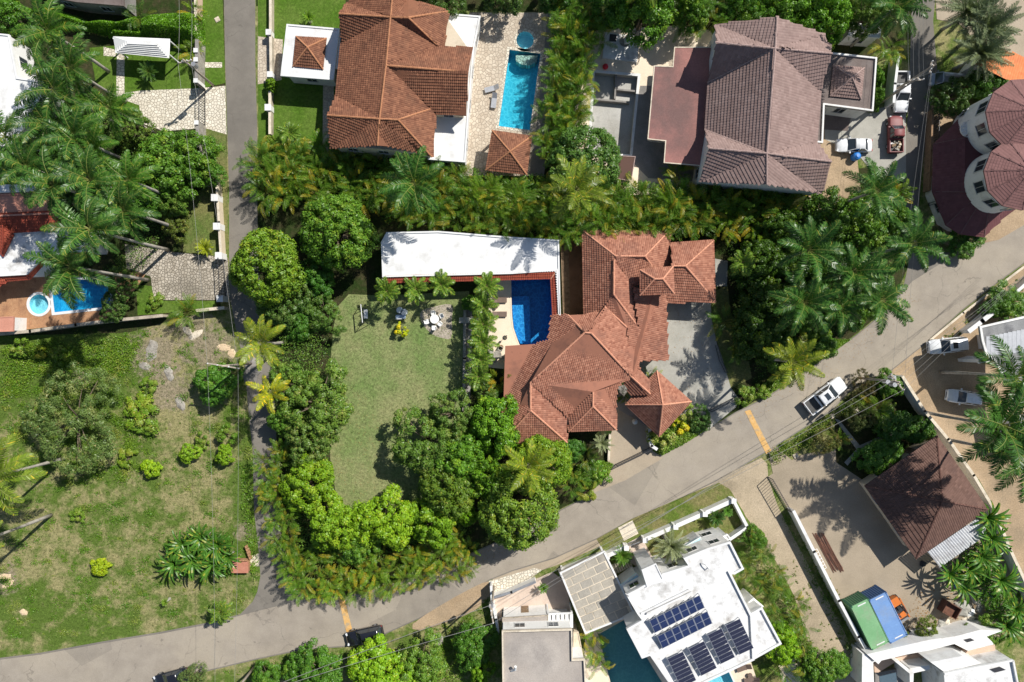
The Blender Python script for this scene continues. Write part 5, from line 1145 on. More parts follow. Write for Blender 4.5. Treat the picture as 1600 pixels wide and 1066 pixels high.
    for s in (-1, 1):
        for x in (-h * .62, h * .62):
            m = MB(); c = Vector(X(x, s * (w - .14), .33)); e = Vector((-sa, ca, 0)) * .12 * s
            m.tube([c - e, c + e], .33, 16); wh = part('wheel', m, m_black, t); m = MB(); m.tube([c + e * .95, c + e * 1.1], .19, 10); part('rim', m, m_metal, wh)
        m = MB(); q = Vector(X(xs[3] - .25, s * (w + .08), zb + .05)); m.box((q.x, q.y, q.z), (.14, .24, .14), hdg); part('mirror', m, paint, t)
        m = MB(); q = Vector(X(h * .93, s * w * .66, hd - .29)); m.box((q.x, q.y, q.z), (.22, .34, .12), hdg - s * .35); part('headlight', m, m_lamp, t)
        m = MB(); q = Vector(X(-h * (.975 if not pick else .995), s * w * .7, .62)); m.box((q.x, q.y, q.z), (.1, .3, .14), hdg); part('tail_light', m, m_tail, t)
    m = MB(); q = Vector(X(h * .985, 0, .42)); m.box((q.x, q.y, .42), (.1, w * .9, .14), hdg); part('grille', m, m_dark, t)
    m = MB()
    for x in (h * .99, -h * .99): q = Vector(X(x, 0, .3)); m.box((q.x, q.y, .3), (.12, w * 1.5, .14), hdg)
    part('bumper', m, paint if kind != 'pickup' else m_dark, t); return t
vehicle('pickup_truck', 1291, 618, radians(37), 5.85, 2.08, m_carw, 'white double cab pickup with a dark load bed driving on the main road', 'pickup', 'pickup truck', True)
vehicle('parked_car', 1483, 540, radians(186), 4.9, 1.95, m_carw, 'white estate car with a sunroof parked behind the kerb on the sandy yard', 'suv', 'car', True)
vehicle('parked_car', 1337, 226, pi, 4.55, 1.8, m_carw, 'white saloon parked beside the blue tank on the concrete', 'sedan')
vehicle('parked_car', 569, 995, radians(192), 4.75, 1.95, m_carb, 'black estate car parked over the end of the yellow road stripe', 'suv', 'car')
vehicle('parked_car', 266, 1062, radians(195), 4.6, 1.85, m_carb, 'black car half hidden by a shrub at the bottom edge', 'sedan')
vehicle('parked_car', 1508, 621, radians(172), 4.2, 1.75, m_carw, 'white hatchback in the shade between the two palm crowns', 'suv')
vehicle('pickup_truck', 1401, 209, radians(90), 4.7, 1.8, m_carr, 'faded red pickup with junk in its load bed', 'pickup', 'pickup truck', cargo=True)
vehicle('pickup_truck', 1410, 143, radians(-91), 5.2, 1.85, m_carw, 'white pickup parked in the tree shade beside the lane pole', 'pickup', 'pickup truck')
vehicle('parked_van', 1482, 125, radians(175), 4.3, 1.8, plain('silver_paint', (.35, .38, .42), .3, .4), 'silver van in the deep shade under the grey fan palms', 'van', 'van')
# containers
def container(corner, ang, paint, dark, label):
    c = P(*corner, 2.6); t = thing('shipping_container', (c.x, c.y, 0), label, 'container', 'shipping containers beside the white wall'); Lc, Wc, Hc = 6.06, 2.44, 2.6
    u = Vector((cos(ang), sin(ang), 0)); v = Vector((-sin(ang), cos(ang), 0)); o = Vector((c.x, c.y, 0))
    def X(x, y): q = o + u * x + v * y; return (q.x, q.y)
    m = MB(); m.prism([X(.03, .03), X(Lc - .03, .03), X(Lc - .03, Wc - .03), X(.03, Wc - .03)], .12, Hc - .06); part('box_body', m, paint, t)
    for y0, y1 in ((-.01, .03), (Wc - .03, Wc + .01)):
        m = MB()
        for i in range(20): x = .15 + i * .29; m.prism([X(x, y0), X(x + .15, y0), X(x + .15, y1), X(x, y1)], .2, Hc - .1)
        part('side_ribs', m, paint, t, kind='stuff')
    m = MB()
    for i in range(8):
        y = .12 + i * .29; m.prism([X(-.02, y), X(.03, y), X(.03, y + .15), X(-.02, y + .15)], .2, Hc - .15)
    part('end_ribs', m, dark, t, kind='stuff')
    m = MB()
    for i in range(15): x = .3 + i * .38; m.prism([X(x, .12), X(x + .22, .12), X(x + .22, Wc - .12), X(x, Wc - .12)], Hc - .06, Hc - .048)
    m.prism([X(0, 0), X(Lc, 0), X(Lc, .1), X(0, .1)], Hc - .07, Hc); m.prism([X(0, Wc - .1), X(Lc, Wc - .1), X(Lc, Wc), X(0, Wc)], Hc - .07, Hc)
    m.prism([X(0, .1), X(.1, .1), X(.1, Wc - .1), X(0, Wc - .1)], Hc - .07, Hc); m.prism([X(Lc - .1, .1), X(Lc, .1), X(Lc, Wc - .1), X(Lc - .1, Wc - .1)], Hc - .07, Hc); part('roof', m, paint, t)
    for x in (-.01, Lc - .17):
        for y in (-.01, Wc - .17): m = MB(); m.prism([X(x, y), X(x + .18, y), X(x + .18, y + .18), X(x, y + .18)], 0, Hc + .012); part('corner_post', m, dark, t)
    for x in (.25, Lc - .4): m = MB(); m.prism([X(x, .8), X(x + .14, .8), X(x + .14, 1.9), X(x, 1.9)], Hc - .03, Hc - .02); part('marking', m, m_white, t)
m_cg = surf('faded_green_paint', (.17, .36, .17), (.22, .42, .22), .5, (.26, .34, .22), .4, bs=6, fine=.05, rough=.5); m_cb = surf('faded_blue_paint', (.15, .27, .52), (.18, .32, .58), .5, (.22, .3, .45), .4, bs=6, fine=.05, rough=.5)
m_cgd = surf('dark_green_paint', (.03, .10, .06), (.04, .13, .08), 1); m_cbd = surf('dark_blue_paint', (.02, .06, .16), (.03, .08, .2), 1)
container(D3(512, 602)[:2], radians(-64), m_cg, m_cgd, 'faded green shipping container against the white wall'); container(D3(622, 562)[:2], radians(-63.5), m_cb, m_cbd, 'faded blue shipping container beside the green one')
# orange loader
g = P(1402, 951, .8); a_ = radians(-58); t = thing('skid_loader', (g.x, g.y, 0), 'orange compact loader standing beside the blue container', 'loader'); m_or = plain('orange_machine_paint', (.62, .17, .03), .45)
def X(x, y): return (g.x + x * cos(a_) - y * sin(a_), g.y + x * sin(a_) + y * cos(a_))
def pb(nm, x0, x1, y0, y1, z0, z1, mat): m = MB(); m.prism([X(x0, y0), X(x1, y0), X(x1, y1), X(x0, y1)], z0, z1); return part(nm, m, mat, t)
pb('chassis', -1.5, 1.3, -.55, .55, .35, .95, m_or); pb('engine_cover', -1.75, -.7, -.6, .6, .96, 1.5, m_or); pb('cab_floor', -.7, .5, -.5, .5, .96, 1.0, m_dark); pb('seat', -.5, 0, -.25, .25, 1.0, 1.3, m_black)
m = MB()
for x, y in ((-.65, -.5), (-.65, .5), (.5, -.5), (.5, .5)): q = X(x, y); m.bar((*q, 1.0), (*q, 2.0), .08)
for y in (-.5, .5): m.bar((*X(-.65, y), 2.0), (*X(.5, y), 2.0), .08)
part('cab_frame', m, m_dark, t)
for y in (-.75, .75): m = MB(); m.bar((*X(-1.4, y), 1.5), (*X(1.7, y), .8), .14, .2); part('lift_arm', m, m_or, t)
m = MB(); m.prism([X(1.6, -.9), X(2.3, -.9), X(2.3, .9), X(1.6, .9)], .1, .15); m.prism([X(1.6, -.9), X(1.7, -.9), X(1.7, .9), X(1.6, .9)], .16, .8); part('bucket', m, m_metal, t)
for x in (-1, .8):
    for y in (-.75, .75): m = MB(); c = Vector((*X(x, y), .42)); e = Vector((-sin(a_), cos(a_), 0)) * .15; m.tube([c - e, c + e], .42, 14); part('wheel', m, m_black, t)

# ================================================================ garden furniture and yard things
def chair(x, y, az, mat, label, group=None, name='garden_chair'):
    g = P(x, y); t = thing(name, g, label, 'chair', group); R_ = lambda dx, dy: (g.x + dx * cos(az) - dy * sin(az), g.y + dx * sin(az) + dy * cos(az))
    m = MB(); m.prism([R_(-.24, -.24), R_(.24, -.24), R_(.24, .24), R_(-.24, .24)], .4, .44); part('seat', m, mat, t)
    m = MB(); m.bar((*R_(-.24, 0), .45), (*R_(-.33, 0), .9), .48, .04); part('backrest', m, mat, t)
    for dy in (-.27, .27): m = MB(); m.bar((*R_(-.22, dy), .62), (*R_(.2, dy), .6), .06); part('armrest', m, mat, t)
    for dx in (-.2, .2):
        for dy in (-.22, .22): m = MB(); q = R_(dx, dy); m.bar((*q, 0), (*q, .4), .05); part('leg', m, mat, t)
g = P(680, 499); t = thing('garden_table', g, 'round white garden table on the gravel patch', 'table')
m = MB(); m.cyl((g.x, g.y, .70), .58, .04, 24); part('tabletop', m, m_curtain, t); m = MB(); m.cyl((g.x, g.y, 0), .06, .7, 8); m.cyl((g.x, g.y, 0), .3, .04, 14); part('pedestal', m, m_curtain, t)
for k, (x, y) in enumerate(((678, 490), (690, 494), (688, 506), (679, 512), (668, 503))):
    q = P(x, y); chair(x, y, atan2(g.y - q.y, g.x - q.x), m_curtain, 'white plastic chair drawn up to the round white table on the gravel', 'white chairs round the garden table')
m_lb = plain('pale_blue_plastic', (.34, .44, .58), .35)
for x, y, l in ((625, 485, 'pale blue tub nearest the tall palms on the lawn'), (632, 488, 'pale blue tub beside the oval one on the lawn')):
    g = P(x, y, .5); m = MB(); g.z = 0; t = thing('tub', g, l, 'tub'); m.tube([g, g + z * .85], [.36, .42], 18); part('tub_body', m, m_lb, t); m = MB(); m.cyl((g.x, g.y, .86), .40, .04, 18); part('lid', m, m_curtain, t)
g = P(627, 495); t = thing('garden_bench', g, 'pale blue and white bench beside the round tubs on the lawn', 'bench')
m = MB(); m.box((g.x, g.y, .4), (1.25, .5, .06), .05); part('seat', m, m_lb, t); m = MB(); m.box((g.x, g.y - .3, .46), (1.25, .08, .4), .05); part('backrest', m, m_curtain, t)
for dx in (-.5, .5): m = MB(); m.box((g.x + dx, g.y, 0), (.08, .45, .4)); part('leg', m, m_curtain, t)
# swing frame
f = FR(520, 450, 5.077); t = thing('swing_frame', P(*f(200, 260)), 'dark metal swing frame lying open on the lawn corner', 'swing frame'); top = [P(*f(222, 130), 2.0), P(*f(236, 275), 2.0)]; feet = [P(*f(165, 215)), P(*f(180, 355)), P(*f(285, 150)), P(*f(300, 285))]
m = MB(); m.bar(top[0], top[1], .08); part('top_bar', m, m_curtain, t)
for a, b in ((top[0], feet[0]), (top[1], feet[1]), (top[0], feet[2]), (top[1], feet[3])): m = MB(); m.bar(a, b, .06); part('leg', m, m_dark, t)
m = MB(); m.bar(feet[0] + z * .05, feet[1] + z * .05, .06); part('ground_rail', m, m_dark, t)
c = (top[0] + top[1]) / 2; m = MB(); m.box((c.x + .2, c.y, .5), (.5, 1.2, .06)); s = part('swing_seat', m, m_curtain, t)
m = MB(); m.bar((c.x + .2, c.y + .55, .55), (c.x, c.y + .55, 1.98), .03); m.bar((c.x + .2, c.y - .55, .55), (c.x, c.y - .55, 1.98), .03); part('chain', m, m_dark, s)
def lounger(x, y, az, mat, label, group=None, frame=m_dark, h=0):
    g = P(x, y, .3); t = thing('sun_lounger', (g.x, g.y, h), label, 'sun lounger', group); R_ = lambda dx, dy: (g.x + dx * cos(az) - dy * sin(az), g.y + dx * sin(az) + dy * cos(az))
    m = MB(); m.prism([R_(-.9, -.33), R_(.35, -.33), R_(.35, .33), R_(-.9, .33)], h + .3, h + .38); part('seat', m, mat, t)
    m = MB(); m.bar((*R_(.35, 0), h + .35), (*R_(.95, 0), h + .7), .64, .07); part('backrest', m, mat, t)
    for dx in (-.8, .3):
        for dy in (-.28, .28): m = MB(); q = R_(dx, dy); m.bar((*q, h), (*q, h + .3), .05); part('leg', m, frame, t)
lounger(781, 469, pi, m_lounge, 'brown lounger beside the blue pool, the upper of two'); lounger(781, 491, pi, m_lounge, 'brown lounger beside the blue pool, the lower of two')
g = P(775, 480); t = thing('side_table', g, 'small round brown table between the two brown loungers', 'table'); m = MB(); m.cyl((g.x, g.y, .42), .26, .04, 16); part('tabletop', m, m_lounge, t); m = MB(); m.cyl((g.x, g.y, 0), .1, .42, 8); part('pedestal', m, m_lounge, t)
lounger(768, 139, .25, m_metal, 'grey lounger lying across the limestone terrace near the long pool'); lounger(772, 158, 1.45, m_metal, 'grey lounger lying lengthwise on the limestone terrace')
f = FR(1000, 820, 4.332)
lounger(*f(700, 968), radians(20), m_lounge, 'dark lounger north of the round stool behind the solar villa'); lounger(*f(752, 1052), radians(10), m_lounge, 'dark lounger at the bottom edge behind the solar villa')
g = P(*f(738, 1010)); t = thing('stool', g, 'round dark stool between the loungers behind the solar villa', 'stool'); m = MB(); m.cyl((g.x, g.y, .35), .3, .08, 16); part('seat', m, m_lounge, t); m = MB(); m.cyl((g.x, g.y, 0), .12, .35, 8); part('pedestal', m, m_dark, t)
f = FR(520, 450, 5.077); g = P(*f(1305, 530)); t = thing('patio_table', g, 'glass patio table on the cream terrace south of the blue pool', 'table'); m = MB(); m.cyl((g.x, g.y, .7), .55, .04, 22); part('tabletop', m, m_stonegrey, t); m = MB(); m.cyl((g.x, g.y, 0), .06, .7, 8); part('pedestal', m, m_dark, t)
for k in range(4): chair(f(1305, 530)[0] + 10 * cos(k * 1.57 + .5), f(1305, 530)[1] + 10 * sin(k * 1.57 + .5), -(k * 1.57 + .5) + pi, m_conc, 'pale patio chair round the glass table on the cream terrace', 'patio chairs')
g = P(*f(1335, 470)); t = thing('plant_pot', g, 'round clay pot on the cream terrace by the villa corner', 'plant pot'); m = MB(); m.tube([g, g + z * .45], [.22, .32], 14); part('pot', m, m_wood, t)
f = FR(520, 450, 5.077); c = P(*f(1365, 395)); t = thing('closed_parasol', c, 'closed tan parasol leaning at the pool edge', 'parasol'); m = MB(); m.cyl((c.x, c.y, 0), .3, .08, 12); part('base', m, m_dark, t)
m = MB(); m.bar(c + z * .08, P(*f(1385, 375)) + z * 2.3, .05); part('pole', m, m_metal, t); m = MB(); m.tube([c + z * .9, P(*f(1383, 378)) + z * 2.2], [.16, .05], 8); part('canopy', m, m_pale, t)
g = P(*f(1085, 258)); t = thing('stone_bench', g, 'long grey slab bench across the garden path', 'bench'); m = MB(); m.box((g.x, g.y, .45), (2.6, .75, .1)); part('seat', m, m_conc, t)
for dx in (-1, 1): m = MB(); m.box((g.x + dx, g.y, 0), (.25, .6, .45)); part('support', m, m_conc, t)
g = P(*C2(762, 512)[:2], 1.0); g.z = 0; t = thing('water_urn', g, 'small white urn standing in the shaded entrance court', 'urn'); m = MB(); m.tube([g, g + z * .25, g + z * .6, g + z * .85, g + z * .95], [.18, .32, .36, .2, .26], 16); part('urn_body', m, m_curtain, t, True)
g = P(946, 104, .3); g.z = 0; t = thing('red_bundle', g, 'small round red bundle on the pale courtyard', 'bundle'); m = MB(); m.tube([g, g + z * .2, g + z * .45, g + z * .6], [.2, .38, .33, .1], 12); part('bundle_body', m, m_redplas, t, True)
g = P(1337, 245, .5); g.z = 0; t = thing('water_tank', g, 'blue plastic tank beside the white saloon', 'tank'); m = MB(); m.tube([g, g + z * .1, g + z * .9, g + z * 1.05], [.45, .5, .5, .25], 20); part('tank_body', m, m_blueplas, t, True); m = MB(); m.cyl((g.x, g.y, 1.06), .2, .08, 14); part('lid', m, m_blueplas, t)
# well of brick with a slab, rusty bars, ladder
g = P(378, 888); t = thing('brick_hearth', g, 'small red brick hearth at the corner of the vacant field', 'hearth')
f = FR(0, 796, K)
for (x0, y0, x1, y1) in ((1452, 305, 1540, 305), (1452, 375, 1540, 375), (1452, 305, 1452, 375), (1540, 305, 1540, 375), (1525, 215, 1555, 300)):
    a, b = P(*f(x0, y0)), P(*f(x1, y1)); n = max(2, int((b - a).length / .35)); d = b - a
    for cz in range(4):
        for i in range(n):
            p = a.lerp(b, (i + .5) / n); m = MB(); m.box((p.x, p.y, .18 * cz), (.32, .2, .16), atan2(d.y, d.x)); part('brick', m, m_brickp, t)
m = MB(); m.prism([tuple(P(*f(x, y))[:2]) for x, y in ((1440, 312), (1546, 312), (1546, 380), (1440, 380))], .735, .8); part('top_slab', m, surf('red_cement', (.42, .17, .11), (.5, .22, .15), 2), t)
sheet('cement_patch', L(D0, [(1540, 290), (1600, 270), (1600, 350), (1545, 350)]), 7 * Z, m_pale)
t = thing('scrap_bars', P(1290, 860), 'pile of long rusty iron bars beside the white wall', 'scrap pile')
for i in range(14):
    a = P(*D3(275 + i * 5, 150 + random.uniform(-8, 8))); b = P(*D3(400 + i * 5, 375 + random.uniform(-15, 15))); m = MB(); m.bar(a + z * (.05 + .02 * (i % 3)), b + z * (.05 + .02 * (i % 4)), .07); part('iron_bar', m, m_rust, t)
t = thing('ladder', P(1273, 880), 'short white metal rack leaning on the long white wall', 'rack'); a0_, a1_ = P(*D3(282, 255), .6), P(*D3(342, 372), .6); b0_, b1_ = P(*D3(302, 243), .4), P(*D3(360, 360), .4); m = MB(); m.bar(a0_, a1_, .05); m.bar(b0_, b1_, .05); part('rails', m, m_curtain, t)
for i in range(7): m = MB(); m.bar(a0_.lerp(a1_, i / 6), b0_.lerp(b1_, i / 6), .05); part('rung', m, m_curtain, t)
# rocks, sand heaps, debris
def rock(px, py, s, label, mat=m_stonegrey, name='boulder', cat='rock', fl=.5, el=1.4):
    g = P(px, py); k1, k2 = random.uniform(0, 6), random.uniform(0, 6); mb = MB(); n, m = 12, 5; vs = []; az = random.uniform(0, 3)
    for j in range(m):
        ph = j / (m - 1) * pi / 2
        for i in range(n):
            a = 2 * pi * i / n; r = s * cos(ph) * (1 + .18 * sin(2 * a + k1) + .12 * sin(5 * a + k2) + random.uniform(-.07, .07)) + .02; x, y = r * cos(a) * el, r * sin(a)
            vs.append((g.x + x * cos(az) - y * sin(az), g.y + x * sin(az) + y * cos(az), s * fl * sin(ph) * random.uniform(.85, 1.1) - .03))
    mb.add(vs, [(j * n + i, j * n + (i + 1) % n, (j + 1) * n + (i + 1) % n, (j + 1) * n + i) for j in range(m - 1) for i in range(n)] + [tuple(range((m - 1) * n, m * n))]); solo(name, mb, mat, label, cat)
rock(237, 548, .9, 'large flat grey rock below the garden wall in the vacant field', fl=.15); rock(226, 572, .45, 'long dark rock left of the pale one in the field', fl=.3, el=2)
rock(264, 583, .55, 'pale tilted rock slab in the middle of the dry grass', fl=.3, el=2.0); rock(282, 631, .62, 'small round grey rock alone in the dry grass', fl=.3)
rock(394, 580, 1.2, 'dark earth mound at the lane edge under the coconut palm', m_concd, 'earth_mound', 'mound', .5, 1.3); rock(350, 543, .6, 'pale sand heap near the crossarm pole', m_sand, 'sand_heap', 'sand heap', .12); rock(362, 552, .5, 'small pale sand heap right of the larger one', m_sand, 'sand_heap', 'sand heap', .2)
rock(8, 908, .9, 'pale sand heap at the west edge of the field', m_sand, 'sand_heap', 'sand heap', .1); rock(37, 957, .4, 'pale stone in the green grass above the road', m_sand, 'boulder', 'rock', .3)
rock(470, 1018, .3, 'small pale stone on the verge below the road', m_pale); rock(683, 1000, .75, 'flat grey stone in the verge by the shrubs', el=1.2, fl=.2); rock(293, 517, .4, 'pale rubble stone beside the drooping shrub', m_pale, fl=.3, el=2); rock(306, 523, .4, 'long pale stone below the white pipe', m_pale, fl=.3, el=3)
rock(1460, 395 + 530 - 530 + 0, .01, 'tiny stone at the lane mouth') if 0 else None
for x, y, s, l in ((1502, 950, 1.0, 'white rubble heap right of the rusty bin'), (1512, 968, .6, 'small white rubble heap near the peach building'), (1468, 985, .9, 'white rubble heap behind the bent palm'), (1478, 975, .5, 'low white rubble pile'), (1525, 935, .7, 'grey rubble heap under the banana plants')):
    rock(x, y, s, l, m_conc if s > .6 else m_pale, 'rubble_heap', 'rubble', .6)
g = P(1484, 952, .7); t = thing('rusty_bin', (g.x, g.y, 0), 'rusty open metal bin among the white rubble', 'bin'); m = MB()
for q in (((-1, -.8), (1, -.8), (1, -.7), (-1, -.7)), ((-1, .7), (1, .7), (1, .8), (-1, .8)), ((-1, -.7), (-.9, -.7), (-.9, .7), (-1, .7)), ((.9, -.7), (1, -.7), (1, .7), (.9, .7))): m.prism([(g.x + x * .87 + y * .5, g.y - x * .5 + y * .87) for x, y in q], 0, 1.2)
m.prism([(g.x + x * .87 + y * .5, g.y - x * .5 + y * .87) for x, y in ((-.88, -.68), (.88, -.68), (.88, .68), (-.88, .68))], .5, .6); part('bin_body', m, m_rust, t)
for i, (x, y, s) in enumerate(((1430, 1000, .5), (1428, 985, .4), (1420, 990, .6), (1495, 915, .4), (1510, 922, .5), (1535, 925, .6), (1545, 930, .5), (1440, 880, .4))):
    g = P(x, y); m = MB(); m.box((g.x, g.y, 0), (s * 1.6, s, s), i * 1.1); m.box((g.x + .1, g.y, s + .002), (s * 1.2, s * .8, .1), i * 1.1 + .1)
    solo('junk_crate', m, [m_blueplas, m_metal, m_dark, m_blueplas, m_metal, m_white, m_lb, m_dark][i], ['blue crate at the end of the blue container', 'grey crate nearest the orange loader', 'black crate behind the blue container', 'blue crate under the banana leaves', 'grey crate between banana leaves and rubble', 'white crate beside the rubble', 'pale blue crate by the boundary wall', 'black box in the shade of the brown roof'][i], 'crate')
for x, y, l in ((1338, 640, 'pale square drain cover in the dark verge garden'), (1243, 712, 'pale square drain cover at the concrete yard edge'), (1300, 650, 'small pale drain stone on the road verge'), (340, 31, 'small white square post base on the north verge')):
    g = P(x, y); m = MB(); m.box((g.x, g.y, 0), (.6, .6, .12), .5); m.box((g.x, g.y, .122), (.44, .44, .04), .5); solo('drain_cover', m, m_pale, l, 'drain cover')
for i in range(8):                       # stepping stones of the villa garden
    a = P(*FR(870, 740, 5.33)(480 + 18 * i, 795 - 9 * i)); m = MB(); m.box((a.x, a.y, .02), (.24, 1.3, .06), radians(25)); solo('stepping_stone', m, m_pale, 'pale slab in the row of stepping stones beside the round cycad', 'stepping stone', 'stepping stones')
# ================================================================ plants
tree_kind('mango', 4.6, 4.2, 330, .60, 17000, .34, .14, m_mango, base=2.2, r0=.32, n=2, yellow=.06, wb=.4)
tree_kind('dense', 3.6, 3.8, 150, .64, 12500, .31, .16, m_dense, base=1.6, n=3, yellow=.05)
tree_kind('loose', 4.0, 3.4, 150, .54, 9500, .30, .14, m_loose, base=2.0, n=3, yellow=.06, zs=.8)
tree_kind('olive', 5.4, 2.6, 230, .55, 15000, .27, .08, m_greyl, base=1.6, n=2, yellow=.05, flat=.6)
tree_kind('bright', 3.0, 2.8, 125, .52, 10500, .26, .16, m_bright, base=1.2, n=3, yellow=.08, zs=.7)
tree_kind('bush', 1.2, 1.1, 16, .38, 1500, .2, .12, m_fern, base=.25, r0=.06, n=3, yellow=.1)
frond_set('royal', 4.2, 46, .98, .095, m_palmd, [(62, 5), (48, -30), (28, -50), (8, -62)], plum=.2, rib=.05, yellow=.04, fold=.05)
frond_set('coco', 4.1, 32, .95, .11, m_palmc, [(65, 10), (48, -25), (28, -50), (5, -65)], plum=.15, rib=.05, yellow=.05, fold=.1)
frond_set('small', 1.75, 26, .52, .075, m_palmc, [(55, -10), (35, -45), (15, -50)], plum=.2, rib=.03, yellow=.03, fold=.35)
frond_set('date', 2.6, 40, .42, .05, m_silver, [(70, 30), (50, 10), (30, -10), (10, -30)], plum=.3, rib=.035, yellow=.02, fold=.5)
frond_set('cycad', 1.15, 26, .22, .035, m_palmd, [(65, 20), (45, 0), (20, -15)], plum=.1, rib=.02, yellow=.0, fold=.3)
def banana_leaf():
    mb = MB(); n = 9; Lf = 2.15; pts = []; x = z = 0
    for i in range(n + 1):
        a = radians(62 - 95 * (i / n) ** 1.2); pts.append((x, z)); x += cos(a) * Lf / n; z += sin(a) * Lf / n
    for i in range(n):
        w0, w1 = [.13 * (sin(pi * min(max(k / n, .04), .97)) ** .5) if k > 1 else .04 for k in (i, i + 1)]
        if i == 0: w0 = .03
        for s in (-1, 1):
            c = (random.uniform(0, 1), .8 if random.random() < .07 else 0, 0)
            (x0, z0), (x1, z1) = pts[i], pts[i + 1]; mb.add([(x0, 0, z0), (x1, 0, z1), (x1, s * w1, z1 + .06), (x0, s * w0, z0 + .06)], [(0, 1, 2, 3)], c)
    return mb
FR_['banana'] = [banana_leaf().mesh('leaf_blade', [m_banana]) for _ in range(4)]
ar_f = [frond_mesh('frond', 2.0 * k, a, b, 19, .50, .062, m_areca, rib=.024, plum=.08, yellow=.06, fold=.4) for k, a, b in ((1, 70, -10), (1.1, 55, -35), (.9, 40, -50), (1, 75, 20), (1.05, 30, -40))]
ARE = []
for i in range(6):
    a, b = clump_mesh(ar_f, 24, 2.6); ARE.append((a.mesh('fronds', [m_areca, m_rib]), b.mesh('stems', m_rib)))
def areca(x, y, h, label, group, s=1.0, tint=None):
    g = P(x, y, h * .8); t = thing('areca_palm', (g.x, g.y, 0), label, 'areca palm', group, random.uniform(0, 6.28)); k = h / 4.0; q = s * random.uniform(.85, 1.12); t.scale = (q, q, k * random.uniform(.85, 1.1)); f_, s_ = random.choice(ARE)
    w = random.random(); tn = tint or ((1, 1, 1) if w < .5 else (1.2, 1.1, .9) if w < .75 else (.75, .85, .9) if w < .9 else (1.35, 1.15, .8)); v = random.uniform(.8, 1.15)
    o = lpart('crown', f_, t); o.color = (tn[0] * v, tn[1] * v, tn[2] * v, 1); lpart('stems', s_, t)
def areca_belt(pts, rows, wid, step, h, label, group, tint=None, s=1.0):
    """a planted row: clumps at about step px, in so many ranks"""
    for a, b in zip(pts, pts[1:]):
        d = Vector((b[0] - a[0], b[1] - a[1])); n = max(1, int(d.length / step)); d.normalize(); nr = Vector((-d.y, d.x))
        for i in range(n):
            for r in range(rows):
                u = (i + .5 + (r % 2) * .5) / n; o = 0 if rows == 1 else (r / (rows - 1) - .5) * wid
                areca(a[0] + (b[0] - a[0]) * u + nr.x * o + random.uniform(-5, 5), a[1] + (b[1] - a[1]) * u + nr.y * o + random.uniform(-5, 5), h * random.uniform(.85, 1.15), label, group, s, tint)
for seg, lb in (([(385, 272), (480, 268)], 'areca palm at the lane end of the long screen'), ([(480, 262), (600, 278)], 'areca palm in the screen behind the two toned mango'), ([(600, 285), (720, 315)], 'areca palm in the screen around the dark green royal palm'), ([(720, 318), (850, 332)], 'areca palm in the screen north of the white annex')):
    areca_belt(seg, 4, 60 if seg[0][0] < 700 else 50, 21, 4.2, lb, lb.replace('palm', 'palms', 1))
for seg, lb in (([(850, 325), (960, 333)], 'areca palm in the screen around the broad coconut palm'), ([(960, 333), (1100, 328)], 'areca palm in the screen north of the coral roofed villa'), ([(1100, 328), (1240, 318)], 'areca palm at the east end of the long screen')):
    areca_belt(seg, 4, 50, 22, 4.4, lb, lb.replace('palm', 'palms', 1))
for seg, lb in (([(902, -10), (893, 90)], 'areca palm at the north end of the screen by the spa pool'), ([(893, 90), (885, 170)], 'areca palm in the screen beside the long turquoise pool'), ([(885, 170), (872, 245)], 'areca palm in the screen beside the pool kiosk')):
    areca_belt(seg, 3, 34, 19, 4.4, lb, lb.replace('palm', 'palms', 1), (.95, 1, .9))
for seg, lb in (([(422, 700), (430, 790)], 'yellow green areca palm at the north of the lane belt'), ([(430, 790), (447, 860)], 'yellow green areca palm in the middle of the lane belt'), ([(447, 860), (480, 915)], 'yellow green areca palm at the lane corner')):
    areca_belt(seg, 2, 20, 21, 3.4, lb, lb.replace('palm', 'palms', 1), (1.2, 1.2, .9), .8)
for seg, lb in (([(490, 905), (560, 905)], 'yellow orange areca palm at the head of the road stripe'), ([(560, 905), (640, 890)], 'yellow orange areca palm opposite the black estate car'), ([(640, 890), (735, 860)], 'yellow orange areca palm at the east end of the road belt')):
    areca_belt(seg, 3, 40, 22, 3.0, lb, lb.replace('palm', 'palms', 1), (1.4, 1.25, .9), .8)
for seg, lb in (([(1155, 845), (1195, 890)], 'areca palm at the villa wall turn by the dirt lane'), ([(1195, 890), (1235, 960)], 'areca palm between the upper villa roof and the dirt lane'), ([(1235, 960), (1250, 1060)], 'areca palm east of the lower villa roof')):
    areca_belt(seg, 2, 34, 26, 3.2, lb, lb.replace('palm', 'palms', 1), None, .75)
areca_belt([(925, 985), (938, 1060)], 1, 0, 20, 3.2, 'yellow areca palm between the grey roof and the teal pool', 'arecas by the teal pool', (1.7, 1.5, .9), .7)
areca_belt([(1040, 20), (1180, 8), (1330, 10)], 2, 30, 30, 4, 'areca palm in the thicket behind the mauve roof', 'arecas behind the mauve roof', (.7, .85, .9))
areca_belt([(1130, 480), (1160, 560)], 1, 0, 30, 3.0, 'shaded areca palm beside the east lawn', 'arecas beside the east lawn', (.7, .8, .9))
areca(778, 596, 3.6, 'orange tinged areca palm at the west corner of the coral roof', None, .95, (1.7, 1.2, .8))
areca(285, 488, 3.4, 'drooping areca palm over the garden wall end', None, .95, (1, .95, .9)); areca(298, 75, 2.6, 'yellowing areca palm at the driveway entrance', None, .7, (1.6, 1.3, .9))
areca(210, 20, 3, 'dark fan of fronds behind the clipped hedge', None, .9, (.6, .75, .9)); areca(302, 18, 3, 'yellow leaved palm beside the peach wall', None, .7, (2.0, 1.6, .8))
